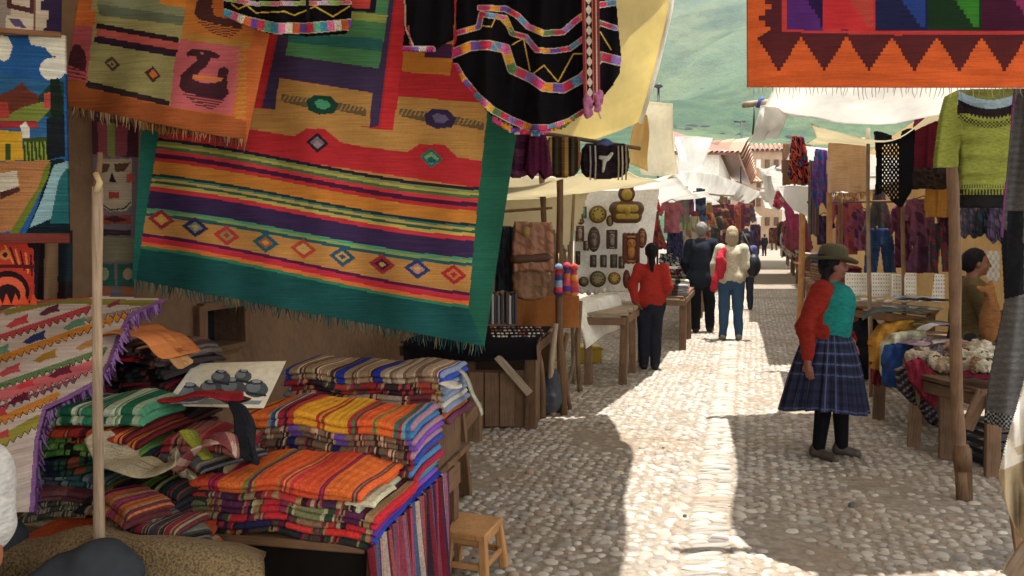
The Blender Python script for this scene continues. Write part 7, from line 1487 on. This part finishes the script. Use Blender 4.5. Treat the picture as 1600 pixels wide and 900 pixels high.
    sdf('top', tp, h, T_K if tfold > .0035 else T_C, top, body, .03, M, folds=tfold, ff=26, seed=len(label), cuts=top_open or ())
    if trouser:
        lg = [('c', P['hipr'] * .5 + P['hipl'] * .5 + [0, 0, .06 * s], P['hipr'] * .5 + P['hipl'] * .5 + [0, -.015 * s, .0], .128 * b, .132 * b)]
        for n_ in 'rl': g = lambda k: P[k + n_]; lg += [('c', g('hip'), g('kn'), .084 * b + legthick * s, .060 * b + legthick * s, .02), ('c', g('kn'), g('an') + [0, 0, .0], .060 * b + legthick * s, .046 * s + legthick * s, .015)]
        sdf('trousers', lg, h, T_C, legs, body, .02, M, folds=.006, ff=30, seed=3)
    for n_ in 'rl':
        g = lambda k: P[k + n_]; sdf('shoe', [('c', g('an') - [0, .025 * s, .035 * s], g('to') + [0, 0, .0], .044 * s, .036 * s), ('c', g('an') - [0, .03 * s, .045 * s], g('an') - [0, .02 * s, 0], .044 * s, .042 * s)], min(h, .01), LEATH, shoes, body, .02, M, cuts=[lambda X, Y, Z: -Z + .002])
    for sx in (-1, 1): sdf('eye', [('e', H(sx * .03, .078, .008), np.array((.013, .010, .006)) * s)], min(h, .005), PAINT, '1a1210', body, .002, M)
    sdf('mouth', [('c', H(-.020, .090, -.060), H(.020, .090, -.060), .0042 * s, .0042 * s)], min(h, .004), PAINT, '5a2a24', body, .002, M)
    hh = min(h, .009); hp = [('e', H(0, -.028, .035), np.array((.086, .098, .098)) * s, HR), ('e', H(0, -.06, -.01), np.array((.074, .06, .085)) * s, HR)]
    if hairstyle == 'long': hp += [('c', H(0, -.07, -.02), H(0, -.075, -.13), .075 * s, .06 * s), ('c', H(.05, -.03, 0), H(.06, -.03, -.09), .04 * s, .035 * s), ('c', H(-.05, -.03, 0), H(-.06, -.03, -.09), .04 * s, .035 * s)]
    if hairstyle == 'tail': hp += [('c', H(0, -.11, .02), H(0, -.13, -.14), .04 * s, .034 * s), ('c', H(0, -.13, -.14), H(.01, -.135, -.33), .034 * s, .018 * s)]
    if hairstyle == 'bun': hp += [('e', H(0, -.12, -.02), np.array((.05, .04, .045)) * s)]
    face = H(0, .06, -.03)
    sdf('hair', hp, hh, HAIR, hair, body, .02, M, folds=.004, ff=110, cuts=[lambda X, Y, Z: .088 * s - np.sqrt((X - face[0]) ** 2 + (Y - face[1]) ** 2 + ((Z - face[2]) * .8) ** 2)])
    return body, P, M, H
def at_foot(px, py): return G(px, py)
# --- woman in the green hat
S = .86
p0 = G(1289, 712); YW = -2.25
JJ = dict(wrr=(.31, -.05, .82), elr=(.255, -.10, 1.08), har=(.33, -.03, .735), shr=(.175, -.005, 1.37), ell=(-.24, -.02, 1.08), wrl=(-.20, .13, .93), hal=(-.15, .17, .86), tol=(-.11, .22, .03), anl=(-.10, .10, .085), knl=(-.095, .08, .5), anr=(.10, -.02, .085), tor=(.16, .13, .03), nek=(0, .01, 1.43), hd=(0, .035, 1.555), shl=(-.175, -.005, 1.37))
op = [lambda X, Y, Z: np.minimum((np.minimum(.2, .105 + 1.3 * np.clip(1.24 - Z / S, 0, 1)) * S - np.abs(X + .01)) , Y - .02 + .3 * np.clip(1.06 - Z / S, 0, .2)) * 1.0]
body, P, M, H = person('woman in a green hat, red cardigan and checked skirt standing on the cobbles', p0, YW, S, '7e1e10', '14141a', '4a4038', '6e4030', '100e10', 'short', .008, JJ, 1.16, .019, False, 1.0 - .35, top_open=op, sleeve=.93, hem=.99, tfold=.008)
e = .012
sdf('teal_top', [('c', P['pel'] + [0, 0, .06], P['wst'], .148, .142), ('c', P['wst'] + [0, .012, 0], P['chs'] + [0, .02, -.02], .146, .150), ('c', P['chs'] + [0, .01, 0], P['nek'] + [0, .012, -.045], .12, .058)], .009, T_K, '156e68', body, .03, M, folds=.003, ff=22)
def skirt(body, M, zt, zb, r0, r1, colf, pleats=17, nz=40, nu=200, lean=(0, 0), ecc=.86, drop=.03, name='skirt'):
    u = np.arange(nu) / nu * 2 * np.pi; v = np.linspace(0, 1, nz); U_, V_ = np.meshgrid(u, v, indexing='ij')
    rad = r0 + (r1 - r0) * V_ ** .62; pl = .060 * V_ * r1 * np.sin(U_ * pleats + .8 * np.sin(U_ * 3) + V_) + .03 * V_ * r1 * np.sin(U_ * (pleats * 2 + 5) + 2 * V_)
    hem = drop * np.sin(U_ * 2 + 1) * V_; rr_ = rad + pl
    out = []
    for k in (0, -.008): out.append(np.stack([(rr_ + k) * np.cos(U_) + lean[0] * V_, (rr_ + k) * np.sin(U_) * ecc + lean[1] * V_, zt + (zb - zt) * V_ + hem], -1))
    a = np.arange(nu); F1 = []
    for q in range(nz - 1): F1.append(np.stack([a * nz + q, ((a + 1) % nu) * nz + q, ((a + 1) % nu) * nz + q + 1, a * nz + q + 1], -1))
    F1 = np.stack(F1, 1).reshape(-1, 4); n = nu * nz; rim = np.stack([a * nz + nz - 1, ((a + 1) % nu) * nz + nz - 1, ((a + 1) % nu) * nz + nz - 1 + n, a * nz + nz - 1 + n], -1)
    um, vm = np.meshgrid((np.arange(nu) + .5) / nu, (np.arange(nz - 1) + .5) / (nz - 1), indexing='ij'); c = colf(um, vm).reshape(-1, 3)
    v3 = np.concatenate([o.reshape(-1, 3) for o in out]); v3 = v3 @ np.array(M.to_3x3()).T + np.array(M.translation)
    return mesh(name, v3, np.concatenate([F1[:, ::-1], F1 + n, rim]), T_C, body, fcol=np.concatenate([c, c, np.tile(lin('141828'), (nu, 1))]))
def plaid(u, v):
    c = np.zeros(u.shape + (3,)); c[:] = lin('262a3e'); a = (u * 26) % 1; b_ = (v * 7) % 1
    c[(a < .35)] = lin('1c1e2e'); m1 = b_ < .38; c[m1] *= .72; c[(a > .62) & (a < .70)] = lin('464b6a'); c[(b_ > .66) & (b_ < .76)] = lin('41465f'); c[(b_ > .66) & (b_ < .76) & (a < .35)] = lin('30345a'); return c
skirt(body, M, P['wst'][2] - .05, .345, .150, .325, plaid, lean=(0, -.02), nz=44)
lg = []
for n_ in 'rl': lg += [('c', P['kn' + n_] + [0, 0, .08], P['kn' + n_], .072, .062), ('c', P['kn' + n_], P['an' + n_], .062, .043)]
sdf('leggings', lg, .009, T_C, '100f13', body, .015, M)
# hat
HM = M @ Matrix.Translation(Vector(H(0, -.012, .062)))
brim = []; seg = 40; A = Acc(); R3 = Matrix.Rotation(.65, 3, 'Z') @ Matrix.Rotation(-.10, 3, 'X'); pts = []
prof = [(0, .108), (.045, .106), (.075, .094), (.090, .070), (.097, .03), (.100, .004), (.130, -.004), (.158, -.002), (.165, .008), (.166, .004), (.158, -.010), (.128, -.013), (.098, -.006), (.088, .03), (.06, .08), (0, .095)]
v = []; f = []
for i, (r_, z_) in enumerate(prof):
    for k in range(seg):
        a = 2 * math.pi * k / seg; lift = (.016 * math.cos(2 * a)) * max(0, (r_ - .1) / .06); q = Vector((r_ * math.cos(a) * .95, r_ * math.sin(a) * 1.06, z_ + lift)) * .98
        v.append(tuple(HM @ (R3 @ q)))
for i in range(len(prof) - 1):
    for k in range(seg): f.append((i * seg + k, i * seg + (k + 1) % seg, (i + 1) * seg + (k + 1) % seg, (i + 1) * seg + k))
hat = mesh('felt_hat', np.array(v), f, plain('olive_felt', '3c3820', .95, .25, 30), body)
v, f = [], []
for z_ in (.008, .024):
    for k in range(seg): a = 2 * math.pi * k / seg; q = Vector((.1015 * math.cos(a) * .95, .1015 * math.sin(a) * 1.06, z_)) * .98; v.append(tuple(HM @ (R3 @ q)))
for k in range(seg): f.append((k, (k + 1) % seg, seg + (k + 1) % seg, seg + k))
mesh('hat_band', np.array(v), f, PAINT, hat, fcol=lin('221e14'))
sdf('braid', [('c', H(.06, -.08, -.02), H(.06, -.10, -.14), .028, .024), ('c', H(.06, -.10, -.14), H(.05, -.13, -.36), .022, .012)], .007, HAIR, '100e10', body, .01, M, folds=.004, ff=100)
# --- woman in the red jumper, seen from behind
JR = dict(ell=(-.25, -.05, 1.13), wrl=(-.215, -.10, .93), hal=(-.17, -.14, .88), elr=(.22, .02, 1.12), wrr=(.18, .14, .98), har=(.14, .18, .94), anl=(-.085, -.03, .085), anr=(.06, -.03, .085), knl=(-.085, .02, .5), knr=(.07, .02, .5), tol=(-.12, .11, .03), tor=(.09, .12, .03))
person('woman in a red jumper and dark trousers seen from behind by the mask board', G(1016, 577), YAW + .15, .855, '9c2418', '20222c', '15151a', '7c4e3a', '0e0d10', 'tail', .010, JR, 1.06, .020, hem=.90)
# --- the couple
JM = dict(ell=(-.26, 0, 1.12), wrl=(-.22, .12, .94), hal=(-.2, .18, .89), elr=(.25, 0, 1.12), wrr=(.20, .12, .93), har=(.18, .18, .9), anl=(-.06, -.1, .085), tol=(-.08, .02, .03), knl=(-.08, 0, .5), anr=(.14, .04, .085), tor=(.17, .18, .03), knr=(.13, .04, .5))
b1, P1, M1, H1 = person('grey haired man in a dark jacket and black trousers walking away', G(1094, 519), YAW, 1.03, '252b34', '15151a', '1a1718', '9a6a54', '8a8884', 'short', .013, JM, 1.12, .035, hem=.80, tfold=.006)
sdf('collar', [('c', np.array(P1['nek']) + [-.05, -.03, -.02], np.array(P1['nek']) + [.05, -.03, -.02], .05, .05)], .012, T_C, '30363e', b1, .02, M1)
sdf('bald_patch', [('e', H1(0, -.05, .10), (.05, .05, .03))], .008, SKIN, '8a5c48', b1, .01, M1)
JF = dict(ell=(-.24, -.02, 1.13), wrl=(-.26, .08, .98), hal=(-.27, .14, .95), elr=(.23, -.01, 1.13), wrr=(.22, .12, .99), har=(.2, .18, .98), anl=(-.11, -.04, .085), tol=(-.14, .09, .03), knl=(-.1, 0, .5), anr=(.12, .0, .085), tor=(.15, .13, .03), knr=(.1, .01, .5))
b2, P2, M2, H2 = person('blonde woman in a cream jumper and blue jeans seen from behind', G(1141, 531), YAW + .05, .985, 'c8bea4', '34506c', '8a8478', 'a87a64', 'a8987a', 'long', .012, JF, 1.10, .024, hem=.90, legthick=.016)
sdf('red_jacket', [('c', V(1130, 392, 12.2), V(1124, 405, 12.12), .04, .05), ('c', V(1126, 405, 12.1), V(1115, 450, 12.1), .05, .055), ('c', V(1130, 410, 12.1), V(1128, 432, 12.1), .045, .045)], .012, T_C, 'b01c30', None, .03, folds=.012, ff=30); tag(COL.objects[-1], 'bright red jacket hanging over the blonde woman\'s forearm', 'jacket')
t = empty('shoulder_bag', V(1176, 432, 12.2), 'black shoulder bag at the blonde woman\'s hip', 'bag'); c = V(1177, 415, 12.25)
sdf('bag_body', [('e', c, (.11, .10, .17))], .012, LEATH, '15171e', t, .02, folds=.004, ff=20); tube('strap', [c + Vector((0, 0, .1)), V(1168, 378, 12.35), V(1160, 362, 12.45)], .012, LEATH, t, 6, '15171e')
person('person in a lavender shirt half hidden behind the blonde woman', G(1164, 484) , YAW + .2, .93, '5a5c8a', '2a2c3a', hair='3a2c24', h=.014, bulk=1.05, hands=False)
# --- seated woman
JS = dict(pel=(0, 0, .93), kn_=(0, 0, 0), knr=(.11, .38, .86), anr=(.12, .36, .48), tor=(.12, .50, .43), knl=(-.11, .38, .86), anl=(-.12, .36, .48), tol=(-.12, .50, .43), elr=(.25, .06, 1.14), wrr=(.12, .26, 1.10), har=(.04, .30, 1.12), ell=(-.25, .06, 1.12), wrl=(-.10, .28, 1.04), hal=(-.02, .32, 1.06), hd=(0, .06, 1.575), nek=(0, .02, 1.44))
sx0 = V(1513, 500, 6.75); p1 = Vector((sx0.x, sx0.y, 0))
b3, P3, M3, H3 = person('seated dark haired woman in an olive jumper looking down behind the stout pole', p1, -1.75, .92, '5a4c30', '2c2a30', skin='6e4632', hair='0f0d0f', hairstyle='bun', h=.009, J=JS, bulk=1.12, topthick=.022, zoff=-.12, head_yaw=-.1)
t = empty('sitting_stool', p1, 'plain stool hidden under the seated woman in olive', 'stool'); box('seat', p1 + Vector((0, 0, .60)), (.36, .36, .04), WD_D, t)
for sx in (-1, 1):
    for sy in (-1, 1): plank('leg', p1 + Vector((sx * .15, sy * .15, 0)), p1 + Vector((sx * .13, sy * .13, .59)), .04, .04, WD_D, t)
c = V(1547, 500, 6.35)
sdf('knitted_toy', [('e', c + Vector((0, 0, -.02)), (.075, .07, .16)), ('c', c + Vector((0, 0, .1)), c + Vector((-.01, 0, .24)), .05, .035), ('c', c + Vector((-.02, 0, .23)), c + Vector((-.11, -.02, .245)), .028, .02), ('c', c + Vector((.0, 0, .26)), c + Vector((.0, 0, .30)), .015, .01)], .008, T_K, '8a5c34', None, .03, folds=.004, ff=60); tag(COL.objects[-1], 'knitted brown and gold animal toy held up by the seated woman', 'toy')
# --- person at the near stall, mostly out of the picture
JN = dict(pel=(0, 0, .42), wst=(0, .02, .60), chs=(0, .05, .82), nek=(-.02, .03, .99), hd=(-.04, .02, 1.14), hipr=(.1, .05, .40), hipl=(-.1, .05, .40), knr=(.37, .26, .60), knl=(-.12, .34, .60), anr=(.3, .36, .10), anl=(-.12, .46, .10), tor=(.32, .50, .03), tol=(-.12, .60, .03), shr=(.19, .04, .93), shl=(-.19, .04, .93), elr=(.285, -.03, .755), wrr=(.10, .16, .72), har=(.03, .22, .72), ell=(-.26, .12, .66), wrl=(-.16, .14, .56), hal=(-.12, .2, .54))
person('person in a white T-shirt and dark grey trousers sitting at the picture edge', Vector((-1.575, 2.12, 0)), -.3, 1.0, 'c8c6c0', '33363a', skin='9a6244', h=.010, J=JN, bulk=1.12, topthick=.035, sleeve=.12, tfold=.004, legthick=.04)
# --- people far down the lane
FAR = [('distant person in dark blue walking before the brown stalls', 1183, 398, .98, '1e2638', '1a1a20', .0), ('distant person in black beside the one in dark blue', 1194, 400, .97, '16161a', '121216', .4), ('distant person in a grey jumper in the middle of the lane', 1206, 391, .97, '6a6460', '4a4440', 1.2),
       ('distant pair member in tan beside the grey jumper', 1213, 391, .95, '8a745a', '5a4a3c', 2.0), ('distant small figure in brown near the end of the lane', 1221, 389, .9, '5a4434', '3a3028', 2.8), ('distant woman in a pink top at the side of the lane', 1240, 412, .78, '8a3450', '2c1c24', 2.2),
       ('distant figure in maroon by the far brown shawls', 1160, 402, .92, '5a2430', '2c2428', .3), ('distant person in white near the far house', 1198, 386, .98, 'b0aca4', '2c3444', 0), ('distant seller in plum under the far awning', 1170, 397, .88, '4a2a3c', '241c20', 1.0), ('small distant child in dark clothes near the door', 1228, 393, .7, '2a2430', '1c1a20', 0)]
FAR += [('distant person in a red top among the far stalls', 1190, 384, .97, '8a2c2c', '1c1c24', .5), ('distant person with a white hat near the far house', 1203, 383, .97, '3a4458', '2a2a30', 1.5), ('distant person in olive at the end of the lane', 1216, 384, .95, '5a5c3c', '302c28', 3.0), ('distant person in pale blue crossing the lane', 1178, 387, .95, '7a8aa0', '2c3040', -1.2)]
for lb, x, y, s_, c1, c2, w in FAR: person(lb, G(x, y), YAW + w, s_, c1, c2, hair='1c1614', h=.03, bulk=1.1, hands=False, group='people far down the lane')
# far clutter under the awnings on both sides
rr = random.Random(21); pal = ['6a2c3a', '8a4a30', '3a3a54', '7a5a40', '5a3a2c', '7e3a4a', 'a89a84', '2c3a30', '4a2a3a', '8a6a4a', 'b05a3a', '40506a']
ordn = ['first', 'second', 'third', 'fourth', 'fifth', 'sixth', 'seventh', 'eighth', 'ninth', 'tenth', 'eleventh', 'twelfth', 'thirteenth', 'fourteenth']
NMC = {'6a2c3a': 'wine', '8a4a30': 'rust', '3a3a54': 'slate', '7a5a40': 'tan', '5a3a2c': 'brown', '7e3a4a': 'rose', 'a89a84': 'cream', '2c3a30': 'dark green', '4a2a3a': 'plum', '8a6a4a': 'ochre', 'b05a3a': 'orange', '40506a': 'blue'}
for side in (0, 1):
    for k in range(14):
        if side == 0: Y = 23 + k * 3.0; X = .27 * Y - .95 - .02 * Y; nm = 'left'
        else: Y = 17 + k * 3.1; X = .312 * Y + .55; nm = 'sunny'
        x = 800 + F * X / Y; y = HOR - (2.0 - CZ) * F / Y; w = (.9, .6)[side] * F / Y; h_ = (1.1, .8)[side] * F / Y; c1, c2 = rr.choice(pal), rr.choice(pal)
        garment('%s cloth hung high in the %s row, %s beyond the couple' % (NMC[c1], 'shaded' if side == 0 else 'sunny', ordn[k]), rr.choice(['shawl', 'drape', 'shirt']), x - w / 2, y, w, h_, Y, [c1, c2, rr.choice(pal)], rr.choice(['mottle', 'stripes']), 'cloth', 'hanging_cloth', 500 + k + side * 50, res=1.5, group='cloths hung far down the lane')
awning('broad white awnings running together above the far shaded stalls', [[V(1062, 268, 16), V(1120, 274, 21), V(1190, 300, 30)], [V(1064, 282, 16.4), V(1120, 292, 21.5), V(1180, 310, 30)], [V(1068, 296, 17), V(1115, 306, 22), V(1168, 318, 30)]], TP_W, wr=.05, seed=31, wf=5)
awning('low white awning over the brown shawls down the shaded row', [[V(1090, 296, 19), V(1125, 300, 24), V(1160, 306, 30)], [V(1086, 306, 19.2), V(1122, 310, 24), V(1158, 314, 30)]], TP_W, wr=.03, seed=32)
awning('white awning drooping in a point far on the sunny side', [[V(1186, 300, 28), V(1202, 296, 27), V(1226, 294, 26)], [V(1192, 312, 28), V(1206, 318, 27), V(1228, 306, 26)]], TP_W, wr=.04, seed=33)
for k in range(26):
    px = rr.uniform(1146, 1232); Y = rr.uniform(26, 62) if px < 1215 else rr.uniform(20, 34); g0 = rr.choice(pal); Hh = rr.uniform(.5, 1.1); hgt = rr.uniform(.9, 2.1); y = HOR - (hgt - CZ) * F / Y
    if 1166 < px < 1222 and (hgt < 1.7 or Y > 45): continue
    garment('%s goods hung %s in the crowded far end of the market' % (NMC[g0], 'high' if hgt > 1.6 else 'low') if k % 2 else 'patterned %s cloth hung %s where the lane ends' % (NMC[g0], 'above head height' if hgt > 1.6 else 'near the ground'), rr.choice(['shawl', 'drape', 'shirt']), px, y, .5 * F / Y, Hh * F / Y, Y, [g0, rr.choice(pal), rr.choice(pal)], 'mottle', 'cloth', 'hanging_cloth', 800 + k, res=1.4, group='goods at the crowded far end')
for q in range(16):
    px = 1062 + q * 6.6; Y = 14.5 + q * .8; cA, cB = rr.choice(pal), rr.choice(pal)
    garment('%s and %s cloth hung beyond the blouses, %s along its rail' % (NMC[cA], NMC[cB], (ordn + ['fifteenth', 'sixteenth'])[q]), rr.choice(['shawl', 'shirt', 'dress', 'drape']), px, 322 + rr.uniform(-6, 16), .42 * F / Y * rr.uniform(.7, 1.1), .8 * F / Y * rr.uniform(.7, 1.1), Y, [cA, cB, rr.choice(pal)], rr.choice(['mottle', 'stripes', 'bands']), 'cloth', 'hanging_cloth', 900 + q, res=1.3, group='cloths hung beyond the blouses')
for k, (Y, X0) in enumerate(((13.5, 5.1), (18, 6.5), (24, 8.4), (32, 10.9), (42, 14.0))):
    table('goods_table', ['first', 'second', 'third', 'fourth', 'fifth'][k] + ' low table of the sunny row beyond the hat', (X0 - .1, Y), (X0 + .8, Y), (X0 + 1.6, Y + 2.8), (X0 + .75, Y + 2.8), .72, [(.05, .03), (.05, .95), (.5, .05)], legmat=WD_M, lw=.09, np_=3)
    blanket(['wine', 'blue', 'cream', 'rust', 'grey'][k] + ' folded cloths on the ' + ['first', 'second', 'third', 'fourth', 'fifth'][k] + ' sunny row table', Vector((X0 + .6, Y + 1.2, 0)), .6, 1.6, .75, 6, [(1, ['5a2430', '34507a', 'a8a08c', '8a4a30', '6a6a6a'][k]), (1, '6a5040'), (1, pal[k])], .05, nx=10, seed=700 + k, name='folded_cloth', cat='folded cloth', edge=pal[k + 3])
# ================================================================== HAZE
hz = bpy.data.materials.new('air'); hz.use_nodes = True; nt = hz.node_tree; nt.nodes.remove(nt.nodes['Principled BSDF'])
vv = nt.nodes.new('ShaderNodeVolumePrincipled'); vv.inputs['Color'].default_value = (.93, .96, 1, 1); vv.inputs['Density'].default_value = HAZE; vv.inputs['Anisotropy'].default_value = .3
nt.links.new(vv.outputs[0], nt.nodes['Material Output'].inputs['Volume'])
v, f = box_vf((300, 690, 298), (2400, 1540, 602), 0, .001)
me = bpy.data.meshes.new('haze'); me.from_pydata([(x * s_, y, z) for (x, y, z) in [(-910, -75, -3), (1510, -75, -3), (1510, 1460, -3), (-910, 1460, -3), (-910, -75, 640), (1510, -75, 640), (1510, 1460, 640), (-910, 1460, 640)] for s_ in (1,)], [], [(3, 2, 1, 0), (4, 5, 6, 7), (0, 1, 5, 4), (1, 2, 6, 5), (2, 3, 7, 6), (3, 0, 4, 7)])
me.materials.append(hz); o = bpy.data.objects.new('haze', me); COL.objects.link(o); o['kind'] = 'stuff'; o['label'] = 'pale thin haze filling the valley air'
